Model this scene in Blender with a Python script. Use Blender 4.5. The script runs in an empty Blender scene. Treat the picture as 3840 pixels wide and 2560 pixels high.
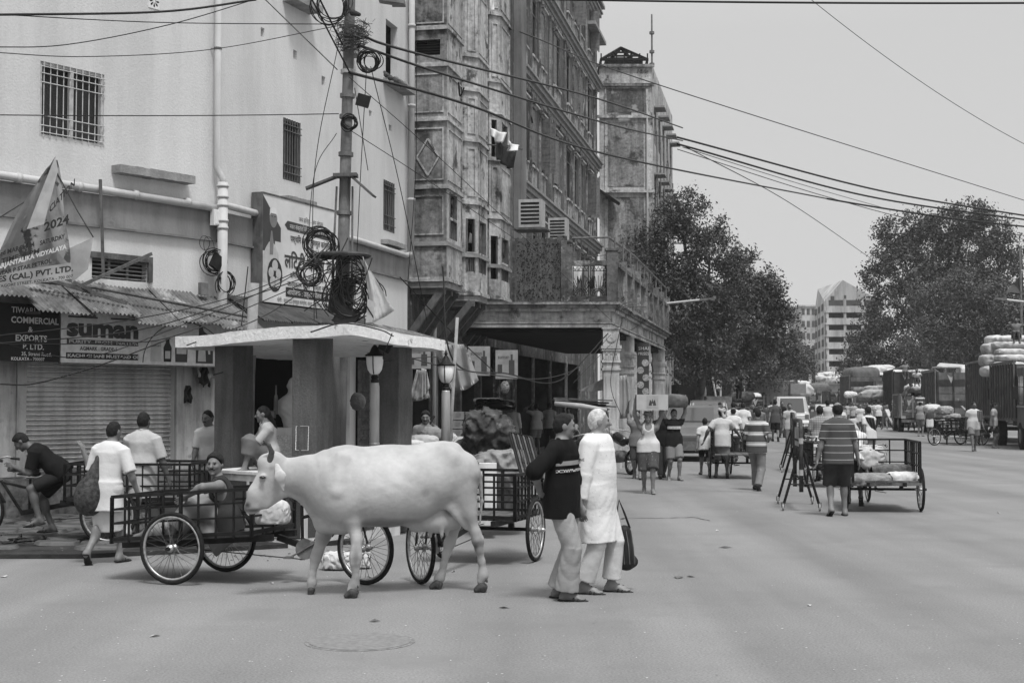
import bpy, math, random
import numpy as np
from mathutils import Vector, Matrix
R = math.radians
random.seed(7); np.random.seed(7)
SC = bpy.context.scene; COL = SC.collection
# ------------------------------------------------------------------ camera
FPX = 5333.0; HCAM = 1.75; PITCH = math.atan(220/FPX)
cam = bpy.data.cameras.new('camera'); cam.lens = 50.0; cam.sensor_width = 36.0
cam.clip_start = .1; cam.clip_end = 3000
camo = bpy.data.objects.new('camera', cam); COL.objects.link(camo)
camo.location = (0, 0, HCAM); camo.rotation_euler = (math.pi/2+PITCH, 0, 0); SC.camera = camo
# ------------------------------------------------------------------ world, sun, exposure
w = bpy.data.worlds.new('World'); SC.world = w; w.use_nodes = True
nt = w.node_tree; nt.nodes.clear()
SUN_EL, SUN_AZ = 64, 162       # high, hazy, from behind the camera's right
sky = nt.nodes.new('ShaderNodeTexSky'); sky.sky_type = 'NISHITA'; sky.sun_disc = False
sky.sun_elevation = R(SUN_EL); sky.sun_rotation = R(SUN_AZ); sky.dust_density = 4.0
bw = nt.nodes.new('ShaderNodeRGBToBW'); nt.links.new(sky.outputs[0], bw.inputs[0])
ms = nt.nodes.new('ShaderNodeMath'); ms.operation = 'MULTIPLY'; ms.inputs[1].default_value = .11
nt.links.new(bw.outputs[0], ms.inputs[0])
mx = nt.nodes.new('ShaderNodeMath'); mx.operation = 'MULTIPLY_ADD'      # even overcast veil over the blue-less sky
mx.inputs[1].default_value = .12; mx.inputs[2].default_value = .45
nt.links.new(ms.outputs[0], mx.inputs[0])
tc = nt.nodes.new('ShaderNodeTexCoord'); sx = nt.nodes.new('ShaderNodeSeparateXYZ'); nt.links.new(tc.outputs['Generated'], sx.inputs[0])
zr = nt.nodes.new('ShaderNodeMapRange'); zr.inputs[1].default_value = .25; zr.inputs[2].default_value = 1
zr.inputs[3].default_value = 1.0; zr.inputs[4].default_value = 2.3      # an overcast sky is brighter overhead
nt.links.new(sx.outputs[2], zr.inputs[0])
mz = nt.nodes.new('ShaderNodeMath'); mz.operation = 'MULTIPLY'
nt.links.new(mx.outputs[0], mz.inputs[0]); nt.links.new(zr.outputs[0], mz.inputs[1])
bg = nt.nodes.new('ShaderNodeBackground'); out = nt.nodes.new('ShaderNodeOutputWorld')
nt.links.new(mz.outputs[0], bg.inputs[0]); bg.inputs[1].default_value = 1.0
nt.links.new(bg.outputs[0], out.inputs[0])
sun = bpy.data.lights.new('sun', 'SUN'); sun.energy = 2.6; sun.angle = R(13); sun.color = (1, 1, 1)
suno = bpy.data.objects.new('sun', sun); COL.objects.link(suno)
_d = Vector((math.sin(R(SUN_AZ))*math.cos(R(SUN_EL)), math.cos(R(SUN_AZ))*math.cos(R(SUN_EL)), math.sin(R(SUN_EL))))
suno.rotation_euler = _d.to_track_quat('Z', 'Y').to_euler(); suno.location = (0, 0, 60)
SC.view_settings.view_transform = 'Standard'; SC.view_settings.look = 'None'
SC.view_settings.exposure = 0.35; SC.view_settings.gamma = 1.0; SC.view_settings.use_curve_mapping = False
SC.cycles.max_bounces = 6; SC.cycles.volume_bounces = 2
# ------------------------------------------------------------------ picture measurements to places
def ray(px, py):
 u = (px-1920)/FPX; v = (1280-py)/FPX
 return Vector((u, math.cos(PITCH)-v*math.sin(PITCH), math.sin(PITCH)+v*math.cos(PITCH)))
def at(px, py, Y):
 r = ray(px, py); return Vector((0, 0, HCAM))+r*(Y/r.y)
def gr(px, py, z=0):
 r = ray(px, py); return Vector((0, 0, HCAM))+r*((z-HCAM)/r.z)
def wx(px, Y): return at(px, 1500, Y).x
def wz(py, Y): return at(1920, py, Y).z
def lerp(a, b, t): return a+(b-a)*t
# ------------------------------------------------------------------ materials (a black and white world)
MATS = {}
def M(name, v=.5, rough=.8, var=.12, scale=6, bump=0.0, bscale=40, metal=0, streak=0, spots=None, alpha=None, spec=.15, detail=5, stain=None, fine=0, fv=.3):
 """grey material with uneven tone; streak = dirt that runs down; stain=(value, scale, threshold, softness)"""
 if name in MATS: return MATS[name]
 m = bpy.data.materials.new(name); m.use_nodes = True; n = m.node_tree; N = n.nodes; L = n.links
 b = N['Principled BSDF']; b.inputs['Roughness'].default_value = rough; b.inputs['Metallic'].default_value = metal
 b.inputs['Specular IOR Level'].default_value = spec
 t = N.new('ShaderNodeTexCoord'); co = t.outputs['Object']
 def noise(sc, det=5, vec=None, rgh=.6):
  q = N.new('ShaderNodeTexNoise'); q.inputs['Scale'].default_value = sc; q.inputs['Detail'].default_value = det
  q.inputs['Roughness'].default_value = rgh; L.new(vec or co, q.inputs['Vector']); return q.outputs['Fac']
 def rng(x, a, c, lo, hi):
  q = N.new('ShaderNodeMapRange'); L.new(x, q.inputs[0])
  for i, k in enumerate((a, c, lo, hi)): q.inputs[i+1].default_value = k
  return q.outputs[0]
 def mul(x, y):
  q = N.new('ShaderNodeMath'); q.operation = 'MULTIPLY'; L.new(x, q.inputs[0])
  if isinstance(y, (int, float)): q.inputs[1].default_value = y
  else: L.new(y, q.inputs[1])
  return q.outputs[0]
 val = rng(noise(scale, detail), .36, .64, v*(1-var), v*(1+var))
 if fine: val = mul(val, rng(noise(fine, 2), .3, .7, 1-fv, 1+fv))
 if streak:
  mp = N.new('ShaderNodeMapping'); mp.inputs['Scale'].default_value = (1, 1, .12); L.new(co, mp.inputs[0])
  val = mul(val, rng(noise(scale*2.2, 6, mp.outputs[0], .7), .44, .62, 1, 1-streak))
  val = mul(val, rng(noise(scale*.5, 6, None, .7), .48, .60, 1, 1-streak*.9))
 if stain:
  sv, ss, th, so = stain
  f = rng(noise(ss, 7, None, .68), th, th+so, 0, 1)
  q = N.new('ShaderNodeMix'); q.data_type = 'FLOAT'; L.new(f, q.inputs[0]); L.new(val, q.inputs[2]); q.inputs[3].default_value = sv
  val = q.outputs[0]
 L.new(val, b.inputs['Base Color'])
 if bump:
  bp = N.new('ShaderNodeBump'); bp.inputs['Strength'].default_value = bump; bp.inputs['Distance'].default_value = .02
  L.new(noise(bscale, 4), bp.inputs['Height']); L.new(bp.outputs[0], b.inputs['Normal'])
 MATS[name] = m; return m
def nodes_of(m): return m.node_tree, m.node_tree.nodes['Principled BSDF']
def stripes(name, bands, period, base, axis=2, rough=.9, freq2=None, v2=None, off=0):
 """bands = [(position 0..1, value)] repeated along an axis of the object, constant steps; freq2 adds crossing lines"""
 if name in MATS: return MATS[name]
 m = bpy.data.materials.new(name); m.use_nodes = True; n, b = nodes_of(m); N = n.nodes; L = n.links
 b.inputs['Roughness'].default_value = rough
 t = N.new('ShaderNodeTexCoord'); s = N.new('ShaderNodeSeparateXYZ'); L.new(t.outputs['Object'], s.inputs[0])
 def frac(o, per):
  q = N.new('ShaderNodeMath'); q.operation = 'MULTIPLY_ADD'; q.inputs[1].default_value = 1/per; q.inputs[2].default_value = 50+off; L.new(o, q.inputs[0])
  f = N.new('ShaderNodeMath'); f.operation = 'FRACT'; L.new(q.outputs[0], f.inputs[0]); return f.outputs[0]
 def ramp(f, bands):
  r = N.new('ShaderNodeValToRGB'); r.color_ramp.interpolation = 'CONSTANT'; L.new(f, r.inputs[0])
  e = r.color_ramp.elements; e.remove(e[1]); e[0].position = 0; e[0].color = (base, base, base, 1)
  for p, v in bands: k = e.new(p); k.color = (v, v, v, 1)
  return r.outputs[0]
 c = ramp(frac(s.outputs[axis], period), bands)
 if freq2:
  c2 = ramp(frac(s.outputs[0], freq2), [(.8, v2)])
  q = N.new('ShaderNodeMix'); q.data_type = 'RGBA'; q.blend_type = 'LIGHTEN' if v2 > base else 'DARKEN'; q.inputs[0].default_value = 1
  L.new(c, q.inputs[6]); L.new(c2, q.inputs[7]); c = q.outputs[2]
 L.new(c, b.inputs['Base Color']); MATS[name] = m; return m
def glass(name, v=.05):
 m = M(name, v, .08, .3, 2, spec=.8); return m
# ------------------------------------------------------------------ mesh gathering
class G:
 def __init__(s): s.v = []; s.f = []
 def add(s, vs, fs):
  o = len(s.v); s.v.extend([tuple(p) for p in vs]); s.f.extend([tuple(i+o for i in f) for f in fs]); return s
 def box(s, lo, hi):
  x0, y0, z0 = lo; x1, y1, z1 = hi
  return s.add([(x0,y0,z0),(x1,y0,z0),(x1,y1,z0),(x0,y1,z0),(x0,y0,z1),(x1,y0,z1),(x1,y1,z1),(x0,y1,z1)],
      [(0,3,2,1),(4,5,6,7),(0,1,5,4),(1,2,6,5),(2,3,7,6),(3,0,4,7)])
 def cbox(s, c, size, mat=None):
  hx, hy, hz = size[0]/2, size[1]/2, size[2]/2; c = Vector(c)
  vs = [Vector((a*hx, b*hy, d*hz)) for d in (-1, 1) for a, b in ((-1,-1),(1,-1),(1,1),(-1,1))]
  if mat is not None: vs = [mat @ q for q in vs]
  return s.add([c+q for q in vs], [(0,3,2,1),(4,5,6,7),(0,1,5,4),(1,2,6,5),(2,3,7,6),(3,0,4,7)])
 def beam(s, a, b, w, h, up=(0,0,1)):
  a = Vector(a); b = Vector(b); d = b-a; L = d.length
  if L < 1e-6: return s
  d.normalize(); u = Vector(up)
  if abs(d.dot(u)) > .98: u = Vector((0, 1, 0))
  x = d.cross(u).normalized(); z = x.cross(d)
  vs = [p+x*(i*w/2)+z*(j*h/2) for p in (a, b) for i, j in ((-1,-1),(1,-1),(1,1),(-1,1))]
  return s.add(vs, [(0,1,2,3),(7,6,5,4),(0,4,5,1),(1,5,6,2),(2,6,7,3),(3,7,4,0)])
 def tube(s, pts, r, n=6, cap=True, closed=False):
  pts = [Vector(p) for p in pts]; m = len(pts)
  rr = r if isinstance(r, (list, tuple)) else [r]*m
  vs = []; up = None
  for i, p in enumerate(pts):
   if closed: d = pts[(i+1) % m]-pts[i-1]
   else: d = (pts[min(i+1, m-1)]-pts[max(i-1, 0)])
   if d.length < 1e-9: d = Vector((0, 0, 1))
   d.normalize()
   if up is None:
    up = Vector((0, 0, 1)) if abs(d.z) < .9 else Vector((1, 0, 0))
   x = d.cross(up)
   if x.length < 1e-4: x = d.cross(Vector((0, 1, 0)))
   x.normalize(); up = x.cross(d).normalized()
   for k in range(n):
    a = 2*math.pi*k/n; vs.append(p+(x*math.cos(a)+up*math.sin(a))*rr[i])
  fs = []
  for i in range(m if closed else m-1):
   j = (i+1) % m
   for k in range(n):
    l = (k+1) % n; fs.append((i*n+k, i*n+l, j*n+l, j*n+k))
  if cap and not closed:
   fs.append(tuple(range(n-1, -1, -1))); fs.append(tuple((m-1)*n+k for k in range(n)))
  return s.add(vs, fs)
 def lathe(s, prof, c=(0,0,0), n=16, axis=None):
  """prof = [(r,z)]"""
  c = Vector(c); vs = []
  Q = Vector((0,0,1)).rotation_difference(Vector(axis)).to_matrix() if axis is not None else None
  for r, z in prof:
   for k in range(n):
    a = 2*math.pi*k/n; p = Vector((r*math.cos(a), r*math.sin(a), z))
    vs.append(c+(Q @ p if Q else p))
  fs = [(i*n+k, i*n+(k+1) % n, (i+1)*n+(k+1) % n, (i+1)*n+k) for i in range(len(prof)-1) for k in range(n)]
  fs.append(tuple(range(n-1, -1, -1))); fs.append(tuple((len(prof)-1)*n+k for k in range(n)))
  return s.add(vs, fs)
 def prism(s, poly, h, up=(0,0,1)):
  n = len(poly); u = Vector(up)*h; a = [Vector(p) for p in poly]
  return s.add(a+[p+u for p in a], [tuple(range(n-1, -1, -1)), tuple(range(n, 2*n))]+[(i, (i+1) % n, n+(i+1) % n, n+i) for i in range(n)])
 def quad(s, a, b, c, d): return s.add([a, b, c, d], [(0, 1, 2, 3)])
 def sheet(s, fn, nu, nv, th=0.0):
  vs = [fn(i/nu, j/nv) for j in range(nv+1) for i in range(nu+1)]
  fs = [(j*(nu+1)+i, j*(nu+1)+i+1, (j+1)*(nu+1)+i+1, (j+1)*(nu+1)+i) for j in range(nv) for i in range(nu)]
  if th:
   n0 = len(vs); t = Vector(th) if not isinstance(th, (int, float)) else Vector((0, 0, -th))
   vs2 = [Vector(p)+t for p in vs]
   fs2 = [tuple(n0+i for i in reversed(f)) for f in fs]
   edge = [i for i in range(nu)]+[nu+j*(nu+1) for j in range(nv)]+[nv*(nu+1)+i for i in range(nu, 0, -1)]+[j*(nu+1) for j in range(nv, 0, -1)]
   es = [(edge[k], n0+edge[k], n0+edge[(k+1) % len(edge)], edge[(k+1) % len(edge)]) for k in range(len(edge))]
   return s.add(list(vs)+vs2, fs+fs2+es)
  return s.add(vs, fs)
def root_of(o):
 while o.parent: o = o.parent
 return o
def mesh(name, g, smooth=False):
 me = bpy.data.meshes.new(name); me.from_pydata(g.v, [], g.f); me.update()
 if smooth: me.polygons.foreach_set('use_smooth', [True]*len(me.polygons))
 return me
def ob(name, g, mat, parent=None, smooth=False, kind=None, label=None):
 if parent is not None:
  l = root_of(parent).location
  if l.length: g.v = [(a-l.x, b-l.y, c-l.z) for a, b, c in g.v]
 me = mesh(name, g, smooth)
 if mat: me.materials.append(mat)
 o = bpy.data.objects.new(name, me); COL.objects.link(o)
 if parent is not None: o.parent = parent
 if kind: o['kind'] = kind
 if label: o['label'] = label
 return o
def piece(name, me, loc, parent, rot=None, scale=None):
 o = bpy.data.objects.new(name, me); COL.objects.link(o); o.parent = parent
 o.location = Vector(loc)-root_of(parent).location if parent is not None else loc
 if rot is not None: o.rotation_euler = rot
 if scale is not None: o.scale = scale
 return o
def tag(o, label, cat, group=None):
 o['label'] = label; o['category'] = cat
 if group: o['group'] = group
 return o
def thing(name, label, cat, loc=(0,0,0), rz=0, group=None):
 o = bpy.data.objects.new(name, None); COL.objects.link(o); o.location = loc; o.rotation_euler = (0, 0, rz)
 o.empty_display_size = .2; return tag(o, label, cat, group)
def struct(name, g, mat, smooth=False):
 return ob(name, g, mat, None, smooth, 'structure')
def copy_tree(o, parent=None):
 c = o.copy(); COL.objects.link(c); c.parent = parent
 for ch in list(o.children): copy_tree(ch, c)
 return c
def place(o, loc, rz=0, label=None, group=None):
 o.location = loc; o.rotation_euler = (0, 0, rz)
 if label: o['label'] = label
 if group: o['group'] = group
 return o
def text_g(s, size, origin, xdir, ydir, depth=.002, align='LEFT', width=None, shear=0, bold=0):
 """flat lettering laid on a surface: origin, reading direction, up direction"""
 c = bpy.data.curves.new('txt', 'FONT'); c.body = s; c.size = size; c.align_x = align; c.shear = shear; c.offset = bold
 c.resolution_u = 2
 o = bpy.data.objects.new('txt', c); COL.objects.link(o)
 bpy.context.view_layer.update()
 dg = bpy.context.evaluated_depsgraph_get(); e = o.evaluated_get(dg); me = e.to_mesh()
 x = Vector(xdir).normalized(); y = Vector(ydir).normalized(); nrm = x.cross(y); O = Vector(origin)
 k = 1
 vv = [q.co.copy() for q in me.vertices]; ff = [tuple(p.vertices) for p in me.polygons]
 if width and vv:
  w0 = max(q.x for q in vv)-min(q.x for q in vv); k = width/max(w0, 1e-6)
 g = G(); g.add([O+x*(q.x*k)+y*q.y+nrm*depth for q in vv], ff)
 e.to_mesh_clear(); bpy.data.objects.remove(o); bpy.data.curves.remove(c)
 return g
def cable_pts(a, b, sag, n=14, wob=0):
 a = Vector(a); b = Vector(b)
 return [a.lerp(b, i/n)-Vector((0, 0, sag*4*(i/n)*(1-i/n)))+Vector((random.uniform(-wob, wob), 0, random.uniform(-wob, wob))) for i in range(n+1)]
# ------------------------------------------------------------------ smooth bodies from distance fields
class SDF:
 def __init__(s, h): s.h = h; s.p = []; s.post = None
 def seg(s, a, b, ra, rb, k=.03, flat=None, fdir=None, cap=True, op='u', wr=0):
  s.p.append(('s', np.array(a, float), np.array(b, float), ra, rb, k, flat, None if fdir is None else np.array(fdir, float), cap, op)); return s
 def chain(s, pts, rs, k=.03, **kw):
  for i in range(len(pts)-1): s.seg(pts[i], pts[i+1], rs[i], rs[i+1], k, **kw)
  return s
 def ell(s, c, r, rot=None, k=.03, op='u'):
  s.p.append(('e', np.array(c, float), np.array(r, float), None if rot is None else np.array(rot, float), k, op)); return s
 def bounds(s, q):
  if q[0] == 's':
   r = max(q[3], q[4]); return np.minimum(q[1], q[2])-r, np.maximum(q[1], q[2])+r
  r = max(q[2]); return q[1]-r, q[1]+r
 def build(s, disp=None, clips=None):
  lo = np.min([s.bounds(q)[0] for q in s.p if q[-1] == 'u'], 0)-3*s.h; hi = np.max([s.bounds(q)[1] for q in s.p if q[-1] == 'u'], 0)+3*s.h
  n = np.ceil((hi-lo)/s.h).astype(int)+1
  ax = [(lo[i]+np.arange(n[i])*s.h).astype(np.float32) for i in range(3)]
  F = np.full(n, .3, np.float32)
  for q in s.p:
   k = q[5] if q[0] == 's' else q[4]; op = q[-1]
   b0, b1 = s.bounds(q); m = k+2.5*s.h
   i0 = np.clip(np.floor((b0-m-lo)/s.h).astype(int), 0, n-1); i1 = np.clip(np.ceil((b1+m-lo)/s.h).astype(int)+1, 1, n)
   X = ax[0][i0[0]:i1[0], None, None]; Y = ax[1][None, i0[1]:i1[1], None]; Z = ax[2][None, None, i0[2]:i1[2]]
   if q[0] == 's':
    a, b, ra, rb, flat, fd, cap = q[1], q[2], q[3], q[4], q[6], q[7], q[8]
    d = b-a; dd = max(float(d@d), 1e-9)
    px, py, pz = X-a[0], Y-a[1], Z-a[2]
    t = (px*d[0]+py*d[1]+pz*d[2])/dd; tc = np.clip(t, 0, 1)
    qx, qy, qz = px-tc*d[0], py-tc*d[1], pz-tc*d[2]
    sq = qx*qx+qy*qy+qz*qz
    if flat is not None:
     dn = qx*fd[0]+qy*fd[1]+qz*fd[2]; sq = sq+dn*dn*(1/flat**2-1)
    D = np.sqrt(sq)-(ra+(rb-ra)*tc)
    if flat is not None: D = D*(.5+.5*flat)
    if not cap:
     D = np.maximum(D, (np.abs(t-.5)-.5)*math.sqrt(dd))
   else:
    c, r, rot = q[1], q[2], q[3]
    px, py, pz = X-c[0], Y-c[1], Z-c[2]
    if rot is not None:
     px, py, pz = (px*rot[0][0]+py*rot[1][0]+pz*rot[2][0], px*rot[0][1]+py*rot[1][1]+pz*rot[2][1], px*rot[0][2]+py*rot[1][2]+pz*rot[2][2])
    k0 = np.sqrt((px/r[0])**2+(py/r[1])**2+(pz/r[2])**2)+1e-6
    k1 = np.sqrt((px/r[0]**2)**2+(py/r[1]**2)**2+(pz/r[2]**2)**2)+1e-6
    D = k0*(k0-1)/k1
    if getattr(s, 'boxy', 0): D = (((px/r[0])**4+(py/r[1])**4+(pz/r[2])**4+1e-9)**.25-1)*min(r)
   sub = F[i0[0]:i1[0], i0[1]:i1[1], i0[2]:i1[2]]
   if op == 'u':
    hh = np.maximum(k-np.abs(sub-D), 0)/max(k, 1e-6); sub[...] = np.minimum(sub, D)-hh*hh*k*.25
   else:
    D = -D; hh = np.maximum(k-np.abs(sub-D), 0)/max(k, 1e-6); sub[...] = np.maximum(sub, D)+hh*hh*k*.25
  X = ax[0][:, None, None]; Y = ax[1][None, :, None]; Z = ax[2][None, None, :]
  if disp is not None: F = F+disp(X, Y, Z).astype(np.float32)
  if clips is not None: F = np.maximum(F, clips(X, Y, Z))
  return nets(F, lo, s.h)
def nets(F, lo, h):
 S = F < 0
 c = [S[i:S.shape[0]-1+i, j:S.shape[1]-1+j, k:S.shape[2]-1+k] for i in (0, 1) for j in (0, 1) for k in (0, 1)]
 sm = sum(x.astype(np.int8) for x in c); act = (sm > 0) & (sm < 8)
 idx = np.argwhere(act); N = len(idx)
 if N == 0: return np.zeros((0, 3)), np.zeros((0, 4), int)
 vid = np.full(act.shape, -1, np.int32); vid[act] = np.arange(N)
 offs = np.array([(i, j, k) for i in (0, 1) for j in (0, 1) for k in (0, 1)])
 fv = np.stack([F[idx[:, 0]+o[0], idx[:, 1]+o[1], idx[:, 2]+o[2]] for o in offs], 1)
 P = np.zeros((N, 3)); C = np.zeros(N)
 for a in range(8):
  for b in range(a+1, 8):
   if np.abs(offs[a]-offs[b]).sum() != 1: continue
   cr = (fv[:, a] < 0) != (fv[:, b] < 0)
   den = fv[:, a]-fv[:, b]; den[np.abs(den) < 1e-9] = 1e-9
   t = np.clip(fv[:, a]/den, 0, 1)
   P += np.where(cr[:, None], offs[a]+t[:, None]*(offs[b]-offs[a]), 0); C += cr
 V = lo+(idx+P/C[:, None])*h
 Q = []
 for ax_ in range(3):
  o1, o2 = [(1, 2), (2, 0), (0, 1)][ax_]
  sl = [slice(None)]*3; sl2 = [slice(None)]*3
  sl[ax_] = slice(0, -1); sl2[ax_] = slice(1, None)
  for o in (o1, o2): sl[o] = slice(1, -1); sl2[o] = slice(1, -1)
  A = S[tuple(sl)]; B = S[tuple(sl2)]; e = np.argwhere(A != B); fl = A[A != B]
  if not len(e): continue
  e = e.copy(); e[:, o1] += 1; e[:, o2] += 1
  def cell(d1, d2):
   q = e.copy(); q[:, o1] -= d1; q[:, o2] -= d2; return vid[q[:, 0], q[:, 1], q[:, 2]]
  q = np.stack([cell(1, 1), cell(0, 1), cell(0, 0), cell(1, 0)], 1)
  q[~fl] = q[~fl][:, ::-1]; Q.append(q)
 Q = np.concatenate(Q) if Q else np.zeros((0, 4), int)
 Q = Q[(Q >= 0).all(1)]
 return V, Q
def npob(name, VQ, mat, parent=None, smooth=True, kind=None, label=None):
 V, Q = VQ
 if parent is not None: V = V-np.array(root_of(parent).location)
 me = bpy.data.meshes.new(name)
 nq = len(Q); ns = Q.shape[1]
 me.vertices.add(len(V)); me.vertices.foreach_set('co', V.astype(np.float32).ravel())
 me.loops.add(nq*ns); me.loops.foreach_set('vertex_index', Q.astype(np.int32).ravel())
 me.polygons.add(nq); me.polygons.foreach_set('loop_start', np.arange(nq, dtype=np.int32)*ns)
 me.polygons.foreach_set('loop_total', np.full(nq, ns, np.int32))
 me.polygons.foreach_set('use_smooth', np.full(nq, smooth))
 me.update(calc_edges=True)
 if mat: me.materials.append(mat)
 o = bpy.data.objects.new(name, me); COL.objects.link(o)
 if parent is not None: o.parent = parent
 if kind: o['kind'] = kind
 if label: o['label'] = label
 return o
def lump(c, r, h=.03, seed=0, amp=.15, flatz=True, k=.1, boxy=0):
 """irregular soft bundle: overlapping ellipsoids with creases"""
 rs = random.Random(seed); s = SDF(h); s.boxy = boxy; c = Vector(c); r = Vector(r)
 s.ell(c, r*.92, k=k)
 for i in range(7):
  o = Vector((rs.uniform(-.5, .5)*r.x, rs.uniform(-.5, .5)*r.y, rs.uniform(-.35, .35)*r.z))
  s.ell(c+o, r*rs.uniform(.5, .72), k=k)
 f = [(rs.uniform(-1, 1)*9/max(r), rs.uniform(-1, 1)*9/max(r), rs.uniform(-1, 1)*9/max(r), rs.uniform(0, 6)) for _ in range(4)]
 def disp(X, Y, Z):
  w_ = .5*np.sin(6*X/max(r)+seed)*np.sin(5*Z/max(r)); return sum(np.abs(np.sin(a*X/1.5+b*Y/1.5+d*Z/1.5+e+w_*3)) for a, b, d, e in f)*amp*min(r)*.22+np.abs(np.sin(f[0][0]*2.4*X+f[1][1]*2.4*Y+f[2][2]*2.4*Z+4*w_))*amp*min(r)*.12
 zmin = c.z-r.z*.85
 return s.build(disp, (lambda X, Y, Z: zmin-Z+0*X) if flatz else None)
# ================================================================== THE SETTING
m_asph = M('asphalt', .19, .95, .05, .5, bump=.5, bscale=70, stain=(.165, .7, .5, .2), detail=10, fine=55, fv=.22, spec=.08)
m_pave = M('stone_paving', .085, .85, .5, 2.2, bump=.8, bscale=14, streak=0)
m_dirt = M('dirt_joint', .03, .95, .4, 3, bump=.5)
m_plas = M('painted_plaster', .57, .9, .06, .6, bump=.3, bscale=30, streak=.11, fine=30, fv=.04)
m_band = M('band_plaster', .22, .9, .15, 1.5, bump=.4, bscale=20, streak=.2)
m_pvc = M('pvc_pipe', .46, .5, .06, 3, streak=.12)
m_conc = M('raw_concrete', .24, .9, .2, 5, bump=.5, bscale=25)
m_old = M('old_plaster', .27, .95, .22, 1.3, bump=.7, bscale=14, streak=.5, stain=(.05, 1.1, .53, .09), fine=9, fv=.3)
m_old2 = M('old_plaster_pale', .46, .95, .2, 1.3, bump=.6, bscale=14, streak=.4, stain=(.07, 1.5, .55, .08), fine=9, fv=.25)
m_old3 = M('old_plaster_dark', .13, .95, .3, 1, bump=.8, bscale=12, streak=.6, stain=(.28, 1.4, .58, .06), fine=9, fv=.3)
m_moss = M('mossy_wall', .06, 1, .5, 6, bump=1, bscale=9, stain=(.17, 5, .58, .06))
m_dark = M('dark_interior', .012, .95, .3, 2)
m_iron = M('painted_iron', .012, .55, .4, 8, metal=0)
m_iron2 = M('grey_iron', .13, .5, .3, 8)
m_white = M('white_paint', .68, .6, .08, 4, streak=.1)
m_wash = M('whitewash', .46, .95, .15, 2.5, bump=.3, bscale=25, streak=.35, stain=(.2, 2.2, .6, .08))
m_black = M('black_board', .012, .5, .2, 3)
m_wood = M('weathered_wood', .11, .9, .35, 6, streak=.3)
m_shut = M('shutter_wood', .10, .8, .3, 4, streak=.3)
m_paneg = glass('window_glass', .03)
# ground: one sheet to the horizon, finely dented near the camera
g = G(); g.quad((-1500, -60, 0), (1500, -60, 0), (1500, 1600, 0), (-1500, 1600, 0))
n_, b_ = nodes_of(m_asph); N = n_.nodes; L = n_.links; src = b_.inputs['Base Color'].links[0].from_socket   # wheel-polished lanes along the street
tcx = N.new('ShaderNodeTexCoord'); mp = N.new('ShaderNodeMapping'); mp.inputs['Rotation'].default_value = (0, 0, R(12)); mp.inputs['Scale'].default_value = (.55, .035, 1); L.new(tcx.outputs['Object'], mp.inputs[0])
nz = N.new('ShaderNodeTexNoise'); nz.inputs['Scale'].default_value = 1.6; nz.inputs['Detail'].default_value = 5; L.new(mp.outputs[0], nz.inputs[0])
rg = N.new('ShaderNodeMapRange'); rg.inputs[1].default_value = .38; rg.inputs[2].default_value = .62; rg.inputs[3].default_value = .88; rg.inputs[4].default_value = 1.1; L.new(nz.outputs['Fac'], rg.inputs[0])
ml = N.new('ShaderNodeMath'); ml.operation = 'MULTIPLY'; L.new(src, ml.inputs[0]); L.new(rg.outputs[0], ml.inputs[1]); L.new(ml.outputs[0], b_.inputs['Base Color'])
road = struct('road', g, m_asph)
# small cracks and repairs lying on the road
m_crack = M('road_crack', .06, .95, .3, 9)
g = G()
for (x0, y0, x1, y1, wd) in [(2340, 1942, 2600, 1938, .03), (2600, 1938, 2660, 1950, .025), (2330, 1945, 2340, 1942, .03), (2500, 1835, 2760, 1842, .012), (2760, 1842, 3000, 1858, .01)]:
 a = gr(x0, y0, .004); b = gr(x1, y1, .004); n = 9; pr = a
 for i in range(1, n+1):
  q = a.lerp(b, i/n)+Vector((0, random.uniform(-.06, .06), 0)); d = (q-pr).normalized(); s_ = Vector((-d.y, d.x, 0))*wd*random.uniform(.3, 1)
  g.quad(pr-s_, pr+s_, q+s_, q-s_); pr = q
ob('road_crack', g, m_crack, road)
# manhole cover, flush iron disc
c = gr(1350, 2405); mh = thing('manhole_cover', 'worn round manhole cover sunk flush in the road below the cow', 'manhole cover', (c.x, c.y, 0))
m_mh = M('worn_iron_cover', .175, .9, .15, 20, bump=.3, bscale=60)
g = G(); g.lathe([(.40, 0), (.40, .004)], (c.x, c.y, 0), 40); ob('rim', g, M('rim_asphalt', .18, .9, .3, 20), mh)
g = G(); g.lathe([(.37, .004), (.37, .0075), (.365, .008)], (c.x, c.y, 0), 40); lid = ob('lid', g, m_mh, mh)
# left pavement of broken stone slabs
P0 = gr(-900, 2096); P1 = gr(300, 2094); P2 = gr(760, 2072); P3 = gr(1330, 2040); P4 = gr(1480, 1965); 
back = [(-1.6, 34), (-3.0, 30), (-4.6, 26), (-7.3, 21.2), (-11.5, 15.0), (-14, 12.5)]
base_poly = [(P0.x, P0.y), (P1.x, P1.y), (P2.x, P2.y), (P3.x, P3.y), (P4.x, P4.y), (-.9, 25)]+back
g = G(); g.prism([(x, y, .002) for x, y in base_poly], .05); pavement = struct('pavement', g, m_dirt)
rs = random.Random(3)
slabs = []
from mathutils.geometry import intersect_line_line_2d
def inpoly(x, y, poly):
 r = False; j = len(poly)-1
 for i in range(len(poly)):
  xi, yi = poly[i][:2]; xj, yj = poly[j][:2]
  if (yi > y) != (yj > y) and x < (xj-xi)*(y-yi)/(yj-yi)+xi: r = not r
  j = i
 return r
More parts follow.
